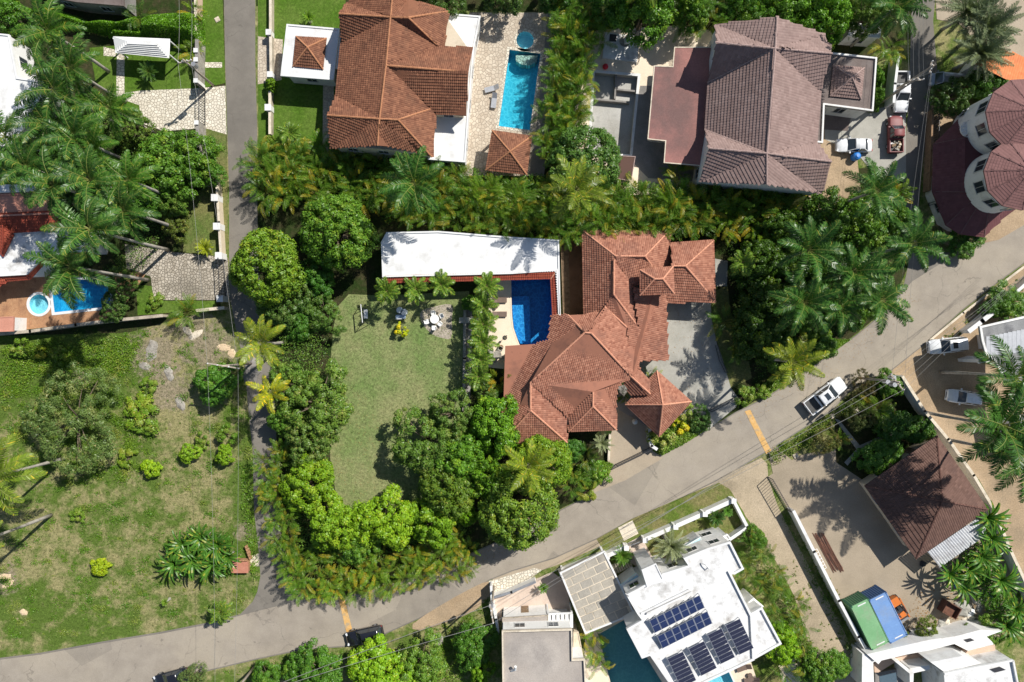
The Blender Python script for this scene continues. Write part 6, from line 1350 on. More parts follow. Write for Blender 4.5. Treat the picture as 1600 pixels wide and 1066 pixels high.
areca(1395, 72, 4, 'yellow green palm clump west of the narrow lane', None, 1.1, (1.2, 1.15, .9)); areca(1380, 290, 4, 'palm clump over the lane foot below the saloon', None, 1.0); areca(1405, 300, 3.5, 'yellowing palm clump beside the lane foot', None, .9, (1.4, 1.2, .9))
areca(1372, 640, 3.2, 'yellow green palm in the dark verge garden', None, .9, (1.3, 1.1, .9)); areca(1312, 688, 2.4, 'bright young palm beside the concrete walkway', None, .7, (1.4, 1.3, .9)); areca(1060, 268, 3, 'pale palm clump below the flat red roof', None, .8, (1.3, 1.2, 1.1))
areca(918, 718, 2.5, 'young palm beside the entrance court', None, .7); areca(895, 760, 2.4, 'palm clump in the verge bed west of the entrance', None, .75, (.8, .9, .9)); areca(1115, 30, 3.5, 'bright palm above the mauve gable', None, .9); areca(940, 50, 3.5, 'palm at the head of the pool screen', None, .9, (1.1, 1.1, .9))
areca(1015, 590, 1.6, 'young palm in the notch between coral roof and driveway', None, .6, (.8, 1, 1)); areca(975, 617, 1.6, 'small palm in the courtyard gap of the coral roof', None, .5)
for x, y, h in ((885, 730, 2), (868, 745, 2.2), (905, 750, 2), (930, 745, 1.8)): areca(x, y, h, 'low palm in the planted bed along the road', 'low palms along the road', .6, (.9, 1, 1))

# tall palms
RP = dict(shaft=True, cat='royal palm', name='royal_palm', n=16)
for x, y, h, l, k in ((80, 52, 11, 'royal palm nearest the north west corner, over the white roof', 1.05), (114, 109, 10.5, 'royal palm beside the gazebo lawn with its pale trunk showing', 1.05), (89, 143, 11, 'royal palm at the southern end of the white roof', 1.05),
                      (12, 215, 11, 'royal palm at the west edge below the white roof', 1), (120, 215, 11, 'royal palm between white roof and pink terrace', 1), (78, 196, 10, 'royal palm standing close to the white roof', .95), (45, 262, 11, 'royal palm above the pink terrace', 1), (89, 290, 12, 'royal palm over the pink terrace edge', 1),
                      (144, 283, 12, 'royal palm north of the lower driveway', 1.05), (203, 283, 11, 'royal palm with yellow green fronds by the round trees', 1), (150, 240, 10, 'royal palm in the middle of the western grove', 1), (144, 359, 16, 'very tall royal palm over the red tiled eave', 1), (196, 330, 12, 'royal palm with bright fronds and a long pale trunk', 1), (114, 418, 15, 'royal palm hanging over the angular blue pool', 1.1), (175, 170, 9, 'royal palm over the upper driveway corner', .9)):
    palm('royal', x, y, h, l, scale=k, tint=(1, 1, 1) if (x + y) % 3 else (1.25, 1.2, .9), **RP)
for x, y, h, l, k in ((1261, 392, 10, 'royal palm at the west of the eastern grove', 1.05), (1254, 473, 10, 'royal palm in the grove nearest the east lawn', 1.05), (1423, 382, 10, 'royal palm reaching over the road junction', 1.05), (1375, 470, 10, 'royal palm with one bright yellow frond over the road edge', 1), (1330, 425, 10, 'royal palm in the middle of the eastern grove', 1), (1365, 300, 10, 'royal palm below the saloon parking', 1), (1310, 480, 9, 'royal palm low in the eastern grove', .95),
                      (1562, 664, 13.7, 'large royal palm over the sandy yard at the east edge', 1.5), (1583, 590, 12.6, 'royal palm in front of the warehouse roof', 1.3), (1590, 712, 13, 'royal palm at the east edge below the large one', 1.3), (1398, 12, 10, 'royal palm drooping over the lane at the north edge', 1.05), (648, 288, 9, 'dark green royal palm standing in the long areca screen', 1.1)):
    palm('royal', x, y, h, l, scale=k, tint=(.95, 1, 1), **RP)
CP = dict(cat='coconut palm', name='coconut_palm', n=15)
palm('coco', 901, 297, 9.5, 'coconut palm with broad fronds above the white annex corner', scale=1.1, **CP); palm('coco', 409, 535, 8, 'coconut palm with yellow ribs beside the lane', scale=.9, tint=(1.3, 1.2, .9), **CP); palm('coco', 423, 612, 6.5, 'small coconut palm with orange yellow fronds beside the lane', scale=.75, tint=(2.0, 1.5, .6), **{**CP, 'n': 10})
palm('coco', 826, 728, 8, 'coconut palm among the round trees south of the coral roof', scale=.95, tint=(1.25, 1.2, .9), **CP); palm('coco', 1238, 566, 9, 'yellowing palm beside the main road east of the driveway', scale=.95, tint=(1.2, 1.1, .9), **CP); palm('coco', -8, 745, 12, 'coconut palm with long fronds at the west edge of the field', scale=1.35, **CP); palm('coco', -45, 852, 13, 'palm crown beyond the west edge whose trunk crosses the field corner', scale=1, **CP)
palm('coco', 1012, 30 - 60, 9, 'palm beyond the north edge over the courtyard', scale=1, **CP)
for x, y, h, l in ((605, 455, 3.6, 'westernmost little palm in front of the white annex'), (650, 452, 3.7, 'second little palm from the west in front of the annex'), (689, 445, 3.8, 'third little palm in front of the annex, nearest the gravel'), (761, 447, 4.2, 'tallest little palm at the inner corner of the annex'), (756, 480, 3.6, 'little palm beside the brown loungers'), (755, 507, 3.6, 'little palm over the stone bench end'), (754, 535, 3.6, 'little palm in the path row beside the parasol'), (751, 562, 3.6, 'little palm in the path row beside the patio table'), (748, 588, 3.6, 'southernmost little palm in the path row'),
                   (345, 955, 2.4, 'short bushy palm at the road junction'), (1160, 410, 4.5, 'young palm right of the small concrete pad'), (453, 208, 2.2, 'slender young palm on the north lawn'), (345, 958, 1.5, 'second low rosette under the short bushy palm')):
    palm('small', x, y, h, l, n=13, scale=1.15 if h > 2.4 else .95, cat='small palm', name='small_palm', r0=.09, tint=(.75, .95, 1.0))
palm('date', 1048, 852, 4.0, 'silver green date palm in front of the white modern villa', n=34, cat='date palm', name='date_palm', r0=.25, scale=1.0)
for x, y, l, s in ((1535, 48, 'large grey green fan palm at the north east corner', 1.1), (1508, 20, 'grey green fan palm beside the corner plaza', 1.0), (1528, 85, 'drooping grey palm over the silver van', 1.0)): palm('date', x, y, 4.5, l, n=48, cat='fan palm', name='fan_palm', scale=s * 1.5, tint=(.62, .68, .7))
palm('date', 940, 692, 2.0, 'silvery palm left of the entrance court', n=24, cat='palm', name='silver_palm', scale=.62, r0=.15)
for x, y, l, s, tn in ((234, 114, 'round dark cycad on the gazebo lawn', 1.3, (1, 1, 1)), (322, 388, 'orange yellow cycad above the lower driveway', 1.15, (5.5, 2.6, .8)), (972, 867, 'round bright cycad beside the villa gate path', 1.35, (1.5, 1.4, .9)), (1118, 808, 'dark cycad in the corner of the villa garden', 1.15, (.8, .9, 1)), (483, 29, 'small yellow green cycad north of the gatehouse', .9, (2.6, 2, .9)), (259, 940, 'tiny yellow rosette in the dry grass', .5, (3, 2.2, .9)),
                       (1135, 798, 'pale cycad beside the darker one in the villa garden', .8, (1.8, 1.8, 1.4)), (848, 918, 'slim yellow palm in the pink courtyard', .7, (2, 1.8, .9))):
    palm('cycad', x, y, .9, l, n=34, cat='cycad', name='cycad', r0=.2, scale=s, tint=tn)
# banana clumps
for i, (x, y, h, l) in enumerate(((290, 850, 2.2, 'banana plant at the north west of the field clump'), (318, 838, 2.4, 'banana plant at the top of the field clump'), (342, 850, 2.3, 'banana plant at the east of the field clump'), (275, 880, 2.1, 'banana plant at the south west of the field clump'), (305, 872, 2.4, 'banana plant in the middle of the field clump'), (335, 880, 2.2, 'banana plant at the south east of the field clump'), (358, 868, 2.0, 'banana plant nearest the brick hearth'),
        (1481, 895, 3.0, 'banana plant with broad leaves left of the lean-to'), (1512, 888, 2.8, 'banana plant under the lean-to edge'), (1530, 868, 3.0, 'banana plant right below the lean-to'), (1546, 840, 2.8, 'banana plant between lean-to and boundary wall'), (1540, 808, 2.8, 'banana plant at the corner of the brown roof'), (1560, 905, 2.8, 'banana plant beside the boundary wall'), (1583, 950, 3.0, 'banana plant at the east edge above the peach building'), (1500, 915, 2.4, 'banana plant overhanging the rubble'), (1570, 975, 2.6, 'banana plant behind the unfinished building'))):
    palm('banana', x, y, h * .75, l, n=19, cat='banana plant', name='banana_plant', r0=.12, scale=random.uniform(1.15, 1.4), group=None, tint=(.72, .8, .9))

# broadleaf trees
T = tree
T('mango', 413, 417, 60, 8.5, 'round bright mango tree beside the lane gate', tint=(1.15, 1.1, 1)); T('mango', 524, 362, 62, 8, 'two toned mango tree west of the white annex', tint=(.85, .95, 1))
T('loose', 440, 470, 44, 4.5, 'dark understorey tree below the two mango trees', tint=(.7, .8, .9)); T('dense', 495, 432, 30, 4, 'dark tree in the shade south of the two toned mango', tint=(.6, .8, .9)); T('loose', 505, 490, 34, 3.5, 'shrubby tree at the north west corner of the central lawn', tint=(.8, .9, .9)); T('dense', 470, 505, 26, 3, 'small dark shrub tree in the shade beside the coconut palm', tint=(.7, .85, .9))
T('dense', 255, 262, 50, 7, 'large dark green tree above the lower driveway'); T('dense', 300, 245, 40, 6, 'dense tree against the lane verge'); T('loose', 205, 200, 30, 5, 'loose tree at the edge of the upper flagstones'); T('dense', 325, 268, 24, 4, 'small dense tree touching the lane wall', tint=(.9, 1, 1)); T('dense', 220, 300, 36, 6, 'dark tree between the leaning palms', tint=(.8, .9, .9)); T('loose', 270, 310, 30, 5, 'loose tree south of the large dark one', tint=(.9, 1, .9))
T('olive', 112, 655, 82, 5, 'wide olive green tree with feathery twigs in the vacant field'); T('dense', 338, 598, 34, 3.6, 'small dark tree under the crossarm pole', tint=(.8, .95, 1)); T('bright', 350, 712, 15, 2, 'small round bright bush east of the field middle'); T('bright', 235, 733, 15, 1.6, 'lime green bush alone in the dry grass', tint=(1.3, 1.2, .8)); T('bright', 295, 708, 16, 1.8, 'round green bush left of the wires')
T('bright', 155, 886, 17, 1.4, 'round yellow green shrub in the lower field', sy=.75, tint=(1.5, 1.15, .7), rz=0)
T('loose', 495, 632, 58, 5.5, 'airy light tree at the west side of the central lawn', tint=(1.1, 1.1, 1)); T('loose', 455, 600, 38, 5, 'airy tree between the coconut palms and the lawn', tint=(1, 1.1, 1)); T('loose', 485, 690, 44, 5, 'grey green airy tree on the lawn edge', tint=(.95, .95, 1.1)); T('bright', 480, 755, 44, 5, 'bright tree low on the west side of the lawn', tint=(.85, .85, .9)); T('dense', 445, 655, 26, 4, 'dense tree between the lane and the airy tree')
T('bright', 520, 820, 46, 5.5, 'bright green tree at the south west corner of the lawn', tint=(.9, .9, 1)); T('bright', 597, 815, 50, 5.5, 'bright yellow green tree at the south end of the lawn', tint=(1.0, .98, .9)); T('bright', 680, 812, 42, 5, 'round green tree right of the yellow green one', tint=(.8, .85, .9)); T('dense', 560, 850, 32, 4, 'small dense tree behind the areca belt')
T('loose', 665, 690, 56, 6, 'loose crowned tree at the south east of the lawn', tint=(1, 1.05, 1)); T('loose', 705, 650, 40, 6, 'loose tree beside the southern end of the palm row', tint=(.95, 1, 1.1)); T('dense', 720, 715, 44, 6, 'green tree between loose tree and mango', tint=(1.1, 1.15, .9)); T('dense', 775, 665, 44, 6.5, 'bright round tree at the corner of the coral roof', tint=(1.3, 1.3, .8)); T('mango', 700, 765, 48, 6, 'olive toned tree south of the lawn', tint=(.9, .85, 1))
T('mango', 812, 795, 68, 8, 'broad pale mango tree overhanging the main road', tint=(1.15, 1.05, 1.2)); T('mango', 850, 725, 46, 6.5, 'bright mango tree against the coral roof', tint=(1.25, 1.2, .9)); T('dense', 760, 745, 36, 6, 'dense tree between the two mango trees', tint=(1.2, 1.2, .8)); T('bright', 725, 800, 22, 4, 'small round tree beside the pale mango', tint=(.8, .9, 1)); T('loose', 760, 620, 22, 3, 'shrub in the shade beside the orange tinged palm', tint=(.7, .8, .9))
T('mango', 913, 250, 60, 6.5, 'large grey green tree beside the drained pool', tint=(.62, .72, 1.3)); T('dense', 1010, 12, 52, 8, 'dense bright tree at the north edge of the courtyard', tint=(1.05, 1.1, .9)); T('dense', 960, -5, 40, 7, 'dark tree at the north edge beside the pool screen', tint=(.7, .8, .9)); T('dense', 1080, 15, 30, 6, 'green tree north of the flat red roof')
T('dense', 1235, 8, 42, 6, 'dense tree behind the mauve gable ridge', tint=(1.1, 1.15, .9)); T('dense', 1290, 22, 46, 7, 'bright green tree beside the white shed', tint=(1.2, 1.25, .8)); T('loose', 1355, 25, 34, 6, 'loose tree above the white shed', tint=(.9, .9, .9)); T('dense', 1170, -5, 34, 5, 'tree at the north edge behind the mauve roof', tint=(.9, 1, .9)); T('dense', 870, -12, 30, 5, 'dark tree beyond the long pool', tint=(.5, .6, .8)); T('loose', 700, -20, 44, 5, 'dark tree beyond the north terrace', tint=(.6, .7, .8)); T('loose', 790, -16, 40, 5, 'shaded tree north of the limestone terrace', tint=(.6, .7, .8))
for x, y, r, h, tn, l in ((1290, 345, 46, 6, .7, 'dark tree north in the eastern grove'), (1345, 350, 46, 6, .85, 'green tree beside the lane foot'), (1220, 350, 34, 5, .6, 'dark tree at the end of the areca screen'), (1190, 410, 40, 5, .55, 'dark tree east of the garage roof'), (1200, 460, 40, 5, .5, 'shaded tree in the western part of the grove'), (1180, 520, 40, 4.5, .5, 'dark shrubby tree beside the east lawn'), (1300, 430, 44, 6, .7, 'tree between the royal palms'), (1340, 480, 36, 5, .8, 'tree near the road edge of the grove'), (1270, 530, 36, 4, .8, 'low tree over the road verge'), (1215, 550, 34, 4, .6, 'dark low tree beside the yellowing palm'), (1395, 345, 30, 5, .8, 'small tree at the lane mouth'), (1240, 420, 40, 5, .5, 'dark tree deep in the grove')):
    T('dense', x, y, r, h, l, tint=(tn, tn, tn * .9))
T('bright', 592, 1052, 50, 5, 'bright spreading tree below the black estate car', tint=(1, 1.05, .9)); T('dense', 495, 1052, 40, 5, 'dark green tree at the bottom edge of the verge', tint=(.85, .95, 1)); T('dense', 470, 1055, 30, 4, 'low dark tree left at the bottom edge', tint=(.9, 1, 1)); T('loose', 655, 1040, 46, 4.5, 'feathery tree right of the bright spreading one', tint=(1.1, 1.2, .9)); T('bright', 640, 1066, 32, 4, 'bright tree at the bottom edge under the feathery one', tint=(.95, 1, .9)); T('olive', 303, 1056, 22, 2.5, 'grey green shrub covering the bonnet of the black car'); T('dense', 415, 1062, 26, 3, 'dark shrub at the bottom edge beside the leaning pole', tint=(.8, .9, .9))
T('dense', 740, 1010, 36, 3.5, 'dark shrub in the shade of the grey roofed house', tint=(.8, .9, .9)); T('bright', 752, 1050, 22, 3, 'green shrub beside the white boundary wall', tint=(.8, .9, .9)); T('bright', 1225, 1010, 30, 3.5, 'bright shrub tree east of the solar villa', tint=(1.05, 1.1, .9)); T('dense', 1290, 1045, 34, 3.5, 'dense shrub tree at the end of the dirt lane'); T('dense', 1180, 840, 18, 2.5, 'shrub at the turn of the villa wall')
T('olive', 1345, 690 - 40, 26, 3, 'brownish green shrub in the verge garden', tint=(.8, .7, .8)); T('dense', 1400, 665, 30, 3, 'dark shrub beside the long cream wall', tint=(.6, .7, .8)); T('dense', 1440, 672, 22, 3, 'dark shrub below the long cream wall', tint=(.6, .7, .8)); T('dense', 1378, 715, 34, 2.6, 'low dark shrub above the brown roof', tint=(.8, .9, .9)); T('olive', 1290, 690, 24, 2.5, 'dry brown green bush at the concrete yard', tint=(1.1, .75, .8)); T('dense', 1390, 600, 22, 2.5, 'green shrub under the transformer pole'); T('olive', 1350, 600, 22, 2, 'dark reddish shrub on the verge', tint=(.8, .5, .6))
for x, y, r, l in ((1068, 645, 16, 'white flowering shrub at the east corner of the pyramid roof'), (1040, 685, 18, 'shrub with white blossom at the tip of the verge bed'), (1022, 680, 13, 'small white flowering shrub against the curved wall')): T('bush', x, y, r, 1.7, l, 'flowering_shrub', 'shrub', tint=(1.6, 1.3, 2.2))
T('bush', 1060, 668, 15, 1.6, 'yellow leaved shrub in the verge bed', tint=(3.2, 2, .8)); T('loose', 1095, 655, 20, 2, 'dark shrub at the end of the verge bed', tint=(.6, .8, .9)); T('bush', 1165, 618, 16, 1, 'low green shrub at the driveway gate post'); T('bush', 1190, 610, 14, 1, 'low green shrub along the road edge'); T('bush', 627, 514, 11, 1.5, 'yellow leaved bush on the central lawn', tint=(3.6, 2.3, .7)); T('dense', 734, 475, 13, 2, 'round dark bush in the palm row', tint=(.8, 1, .9)); T('bright', 424, 132, 10, 1.8, 'small round clipped bush on the fence line', tint=(.8, .85, .9)); T('bush', 422, 225, 14, 1.8, 'leafy shrub at the foot of the north lawn')
T('bush', 935, 740, 18, 1.4, 'green shrub in the roadside bed', tint=(.9, 1.1, .9)); T('bush', 915, 770, 16, 1, 'low shrub at the tip of the roadside bed', tint=(1.2, 1, .9)); T('dense', 893, 702, 20, 2, 'dark shrub under the south eave of the coral roof', tint=(.6, .8, .9)); T('loose', 1490, 150, 34, 4, 'dark tree shading the silver van', tint=(.5, .6, .7)); T('dense', 1550, 130, 34, 4, 'dark tree between orange and mauve roofs', tint=(.6, .7, .8)); T('dense', 1510, 378, 26, 2.2, 'dark shrub under the skirt roof edge', tint=(.7, .8, .8)); T('olive', 1463, 372, 16, 2, 'reddish green shrub at the lane corner', tint=(.7, .6, .7)); T('dense', 1368, 168 - 50, 16, 3, 'narrow shrub beside the flat carport roof', tint=(1, 1.1, .9)); T('dense', 1370, 150, 14, 3, 'shrub in the strip beside the white wall')
T('bush', 30, 545, 15, 1.4, 'bright weed bush under the garden wall'); T('bush', 90, 556, 13, 1.3, 'bright weed bush right of the first one'); T('bush', 60, 552, 11, .9, 'small yellow weed bush between the two bright ones', tint=(1.6, 1.2, .8)); T('bush', 230, 660, 22, 1.3, 'low green bush right of the olive tree'); T('bush', 212, 640, 24, 1.1, 'spreading weed bush against the olive tree', tint=(1.2, 1.1, .9)); T('bush', 200, 715, 16, .9, 'low weed bush left of the lime bush', tint=(1.1, 1, .8)); T('bush', 352, 680, 15, 1.5, 'bush above the small round bright one', tint=(.8, .9, .9)); T('bush', 315, 690, 12, 1, 'small weed bush by the wires'); T('bush', 232, 605, 14, .8, 'weed bush beside the dark rock'); T('bush', 120, 1000 - 195, 12, .8, 'weed bush at the trunk foot in the lower field')
for x, y, r, h, l, tn in ((1555, 985, 30, 2.5, 'feathery bright shrub behind the unfinished building', (1.2, 1.3, .9)), (1510, 1010 - 20, 14, 2, 'small palm like shrub in the white rubble', (1, 1, .9)), (1450, 985, 20, 2.5, 'bent dry shrub beside the containers', (1.2, 1, .9)), (1405, 1003, 18, 1.6, 'shrub behind the blue container', (.8, .8, .9))): T('loose', x, y, r, h, l, tint=tn)
T('dense', 1585, 480, 36, 2.5, 'dark shrub behind the white wall at the east edge', tint=(.8, .85, .8)); T('dense', 1555, 480, 20, 2, 'dark shrub beside the kerb at the east', tint=(.6, .7, .7)); T('dense', 0, 15, 34, 5, 'tree at the north west corner', tint=(.9, 1, .9)); T('dense', -10, 280, 30, 4, 'dark tree at the west edge above the pink roof', tint=(.6, .8, .9)); T('loose', 190, 445, 26, 4, 'dark shrubby tree right of the angular pool', tint=(.6, .7, .8)); T('loose', 175, 480, 24, 3, 'dark shrubs at the end of the brick terrace', tint=(.6, .7, .8)); T('loose', 275, 350, 26, 3, 'brownish shrub beside the lower driveway', tint=(1, .8, .8)); T('bush', 240, 470, 13, .9, 'low shrub along the driveway strip'); T('loose', 70, 245, 40, 6, 'green tree filling the palm grove', tint=(.7, .85, .9)); T('loose', 120, 320, 40, 6, 'shaded tree in the palm grove', tint=(.6, .75, .9)); T('dense', 165, 270, 34, 5, 'dark tree under the grove palms', tint=(.6, .8, .9)); T('loose', 30, 265, 34, 5, 'dark tree beside the pink roof', tint=(.6, .75, .9)); T('loose', 135, 185, 34, 5, 'tree under the driveway palms', tint=(.7, .8, .9))

# clipped hedges and ground cover: leaves over a volume
def leaf_mass(name, pts, h, n, mat, label, cat, ll=.2, lw=.11, world=False, kind=None, tint=None, wob=.2):
    w = np.array([P(x, y, h * .6)[:2] for x, y in pts]); lo, hi = w.min(0), w.max(0); wl = [tuple(p) for p in w]; c = []
    while len(c) < n:
        q = rng.uniform(lo, hi)
        if inside(q, wl): c.append(q)
    c = np.array(c); e = np.full(n, 9.0)
    for i in range(len(w)):
        a, b = w[i - 1], w[i]; d = b - a; t = np.clip(((c - a) @ d) / (d @ d), 0, 1); e = np.minimum(e, np.linalg.norm(c - a - t[:, None] * d, axis=1))
    if kind == 'stuff':
        edge = .5 + .9 * (np.sin(c[:, 0] * 2.3) * np.sin(c[:, 1] * 1.9 + 1) + .6); k_ = e > rng.uniform(0, 1, n) * np.maximum(edge, .1) * 1.6; c = c[k_]; e = e[k_]; n = len(c)
    und = wob * (np.sin(c[:, 0] * 1.7 + 1) + np.sin(c[:, 1] * 2.1 + c[:, 0]) + np.sin(c[:, 0] * .6 - c[:, 1] * 3.1)) * .5
    top = h * np.clip(.25 + e / (.35 * h + .3), .25, 1) + und * h * .5; z = top * (1 - .55 * rng.uniform(0, 1, n) ** 3)
    C_ = np.concatenate([c, z[:, None]], 1); col = np.zeros((n, 3)); col[:, 0] = np.clip(.5 + und * 1.5 + rng.normal(0, .25, n), 0, 1); col[:, 1] = (rng.uniform(0, 1, n) < .08) * .6
    o0 = np.array([w[:, 0].mean(), w[:, 1].mean(), 0]); me = leaf_mesh(name, C_ - o0, rng.normal(size=(n, 3)) * .55 + np.array([[0, 0, .9]]), ll * rng.uniform(.7, 1.3, n), lw, col, mat)
    o = bpy.data.objects.new(name, me); o.location = o0
    if tint: o.color = (*tint, 1)
    return link(tag(o, label, cat, None, kind))
leaf_mass('clipped_hedge', [(25, 10), (80, 8), (130, 28), (180, 30), (215, 22), (215, 48), (170, 52), (120, 42), (60, 35)], 2.6, 14000, m_hedge, 'long lush clipped hedge south of the dark roof', 'hedge')
leaf_mass('clipped_hedge', [(216, 26), (240, 18), (290, 14), (313, 22), (314, 64), (240, 58), (160, 52), (175, 40), (216, 46)], 3.0, 12000, m_hedge, 'lush hedge block between the gazebo and the peach wall', 'hedge')
leaf_mass('hedge', [(1362, 118), (1383, 120), (1378, 172), (1362, 172)], 2.2, 3500, m_dense, 'hedge in the strip between the carport roof and the white wall', 'hedge')
leaf_mass('shrub_border', L(C2, [(370, 870), (400, 780), (560, 750), (630, 775), (600, 840), (510, 925), (480, 930)]), 1.1, 5000, m_fern, 'green shrub border at the road corner west of the entrance', 'shrubs')
leaf_mass('shrub_border', L(C2, [(870, 690), (880, 560), (1080, 480), (1230, 470), (1210, 560), (1050, 660), (930, 720)]), .9, 4500, m_fern, 'planted border between the pyramid roof and the road', 'shrubs')
leaf_mass('verge_shrubs', L(C3, [(0, 350), (0, 250), (260, 120), (420, 0), (525, 0), (300, 155)]), .9, 5000, m_fern, 'green verge plants between the grove and the road', 'shrubs')
leaf_mass('verge_shrubs', [(1150, 640), (1160, 618), (1210, 596), (1270, 560), (1282, 564), (1200, 618)], .7, 3000, m_fern, 'low green plants along the road edge below the grove', 'shrubs', kind='stuff')
leaf_mass('verge_shrubs', L(C3, [(0, 690), (0, 790), (60, 780), (280, 640), (420, 520), (420, 430), (330, 480)]), .5, 4500, m_fern, 'green and brown verge plants beside the concrete yard', 'shrubs', kind='stuff', tint=(.9, .8, .8))
leaf_mass('verge_shrubs', L(C3, [(420, 430), (520, 330), (640, 230), (780, 210), (800, 300), (640, 420), (470, 500)]), .6, 4000, m_fern, 'mixed plants on the verge corner under the transformer pole', 'shrubs', kind='stuff', tint=(.85, .8, .8))
leaf_mass('wall_weeds', [(1238, 810), (1246, 806), (1320, 950), (1345, 1030), (1334, 1032), (1300, 960)], .5, 3500, m_fern, 'weeds along the inner side of the long white wall', 'weeds', kind='stuff', tint=(.8, .75, .8)); leaf_mass('wall_weeds', [(1252, 852), (1225, 800), (1220, 806), (1262, 900), (1310, 990), (1340, 1060), (1352, 1060), (1330, 1000)], .6, 4000, m_fern, 'weeds along the lane side of the long white wall', 'weeds', kind='stuff', tint=(.7, .75, .8))
leaf_mass('vacant_weeds', [(0, 540), (60, 535), (215, 520), (215, 575), (150, 590), (60, 590), (0, 640)], .35, 9000, m_fern, 'green weed cover below the garden wall', 'weeds', kind='stuff', tint=(1, 1, .9)); leaf_mass('vacant_weeds', [(690, 1000), (720, 985), (735, 1066), (690, 1090), (640, 1010)], .4, 3500, m_fern, 'weeds between the feathery tree and the white wall', 'weeds', kind='stuff')
leaf_mass('vacant_weeds', [(375, 720), (396, 720), (398, 800), (408, 900), (395, 935), (385, 860), (375, 800)], .3, 4000, m_fern, 'green weeds along the lane edge of the field', 'weeds', kind='stuff', tint=(.9, 1, .9)); leaf_mass('garden_cover', [(440, 450), (520, 440), (525, 480), (515, 560), (515, 700), (530, 790), (740, 780), (740, 850), (500, 900), (450, 850), (430, 700), (425, 560)], 1.6, 22000, m_loose, 'low shaded planting around the trees west and south of the lawn', 'ground cover', kind='stuff', tint=(.9, 1, .9))
leaf_mass('garden_cover', [(1130, 370), (1200, 330), (1400, 330), (1400, 450), (1330, 520), (1180, 600), (1150, 500)], 1.0, 22000, m_loose, 'low dark planting under the eastern grove', 'ground cover', kind='stuff', tint=(.8, .9, .9)); leaf_mass('garden_cover', [(0, 230), (150, 180), (220, 200), (340, 210), (330, 300), (260, 380), (180, 480), (150, 430), (190, 380), (80, 300)], .6, 16000, m_loose, 'low planting under the western palm grove', 'ground cover', kind='stuff', tint=(.8, .9, .9))
leaf_mass('thicket', [(400, 240), (520, 238), (870, 270), (1240, 300), (1240, 350), (1120, 355), (880, 370), (600, 350), (560, 300), (400, 290)], 2.2, 26000, m_areca, 'dark undergrowth inside the long palm screens', 'undergrowth', ll=.4, lw=.08, kind='stuff', tint=(.85, .9, .9)); leaf_mass('thicket', [(1000, -20), (1420, -40), (1420, 20), (1300, 50), (1100, 20), (1000, 40)], 1.8, 14000, m_loose, 'undergrowth behind the mauve roofed house', 'undergrowth', kind='stuff', tint=(.6, .7, .7))
leaf_mass('shrub_border', [(1168, 848), (1180, 842), (1230, 905), (1250, 950), (1290, 1050), (1250, 1070), (1225, 960)], 1.4, 8000, m_fern, 'green shrub filling between the areca belt palms', 'shrubs', kind='stuff', tint=(.8, .9, .9))
# grass blades over the vacant field: thousands of low tufts, colour taken from the ground they stand on
def tufts(name, pts, n, mat, ln, label):
    w = [tuple(P(x, y)[:2]) for x, y in pts]; a = np.array(w); lo, hi = a.min(0), a.max(0); c = []
    while len(c) < n:
        q = rng.uniform(lo, hi)
        if inside(q, w): c.append(q)
    c = np.array(c); C_ = np.concatenate([c, np.full((n, 1), .07)], 1); col = np.zeros((n, 3)); nn = rng.normal(size=(n, 3)) + np.array([[0, 0, .5]])
    me = leaf_mesh(name, C_, nn, ln * rng.uniform(.5, 1.4, n), .05 * rng.uniform(.6, 2, n), col, mat); return link(tag(bpy.data.objects.new(name, me), label, 'grass', None, 'stuff'))
tufts('grass', [(0, 535), (200, 515), (350, 500), (380, 560), (392, 700), (398, 860), (402, 905), (370, 955), (150, 1000), (-10, 1022), (-40, 800)], 32000, m_lot, .16, 'long green and dry grass of the vacant field')
tufts('grass', [(517, 560), (520, 520), (545, 462), (733, 457), (728, 655), (690, 780), (530, 800), (516, 720)], 26000, m_lawn, .10, 'short mown grass of the central lawn')

def weeds(name, pts, n, rmin, rmax, h, mat, label, tint=None, dens=170):
    """low weeds in countless small tufts of uneven size"""
    w = [tuple(P(x, y)[:2]) for x, y in pts]; a = np.array(w); lo, hi = a.min(0), a.max(0); C_, T_, k = [], [], 0
    while k < n:
        q = rng.uniform(lo, hi)
        if not inside(q, w): continue
        k += 1; r = rmin + (rmax - rmin) * rng.uniform(0, 1) ** 2.5; m = int(dens * r * r) + 8; d = rng.normal(size=(m, 2)) * r * .5 * np.array([[1, rng.uniform(.5, 1)]])
        z = h * r * rng.uniform(.3, 1, m) * np.exp(-(d ** 2).sum(1) / (r * r)) + .03; C_.append(np.concatenate([q + d, z[:, None]], 1)); T_.append(np.full(m, rng.uniform(0, 1)))
    C_ = np.concatenate(C_); T_ = np.concatenate(T_); m = len(C_); col = np.zeros((m, 3)); col[:, 0] = np.clip(T_ * .7 + rng.uniform(0, .4, m), 0, 1); col[:, 1] = np.where(T_ > .8, .5, 0)
    me = leaf_mesh(name, C_, rng.normal(size=(m, 3)) * .6 + np.array([[0, 0, .8]]), .17 * rng.uniform(.6, 1.3, m), .09, col, mat); o = bpy.data.objects.new(name, me)
    if tint: o.color = (*tint, 1)
    return link(tag(o, label, 'weeds', None, 'stuff'))
fld = [(0, 540), (200, 518), (345, 500), (385, 600), (395, 720), (400, 900), (370, 950), (150, 995), (0, 1015)]
weeds('weeds', fld, 620, .12, 1.0, .35, m_fern, 'scattered green weeds through the vacant field', (.85, .95, .9))
weeds('weeds', [(0, 540), (215, 520), (225, 590), (160, 600), (230, 640), (240, 720), (190, 760), (0, 760)], 260, .3, 1.3, .4, m_fern, 'bright weeds round the olive tree', (1, 1, .9))
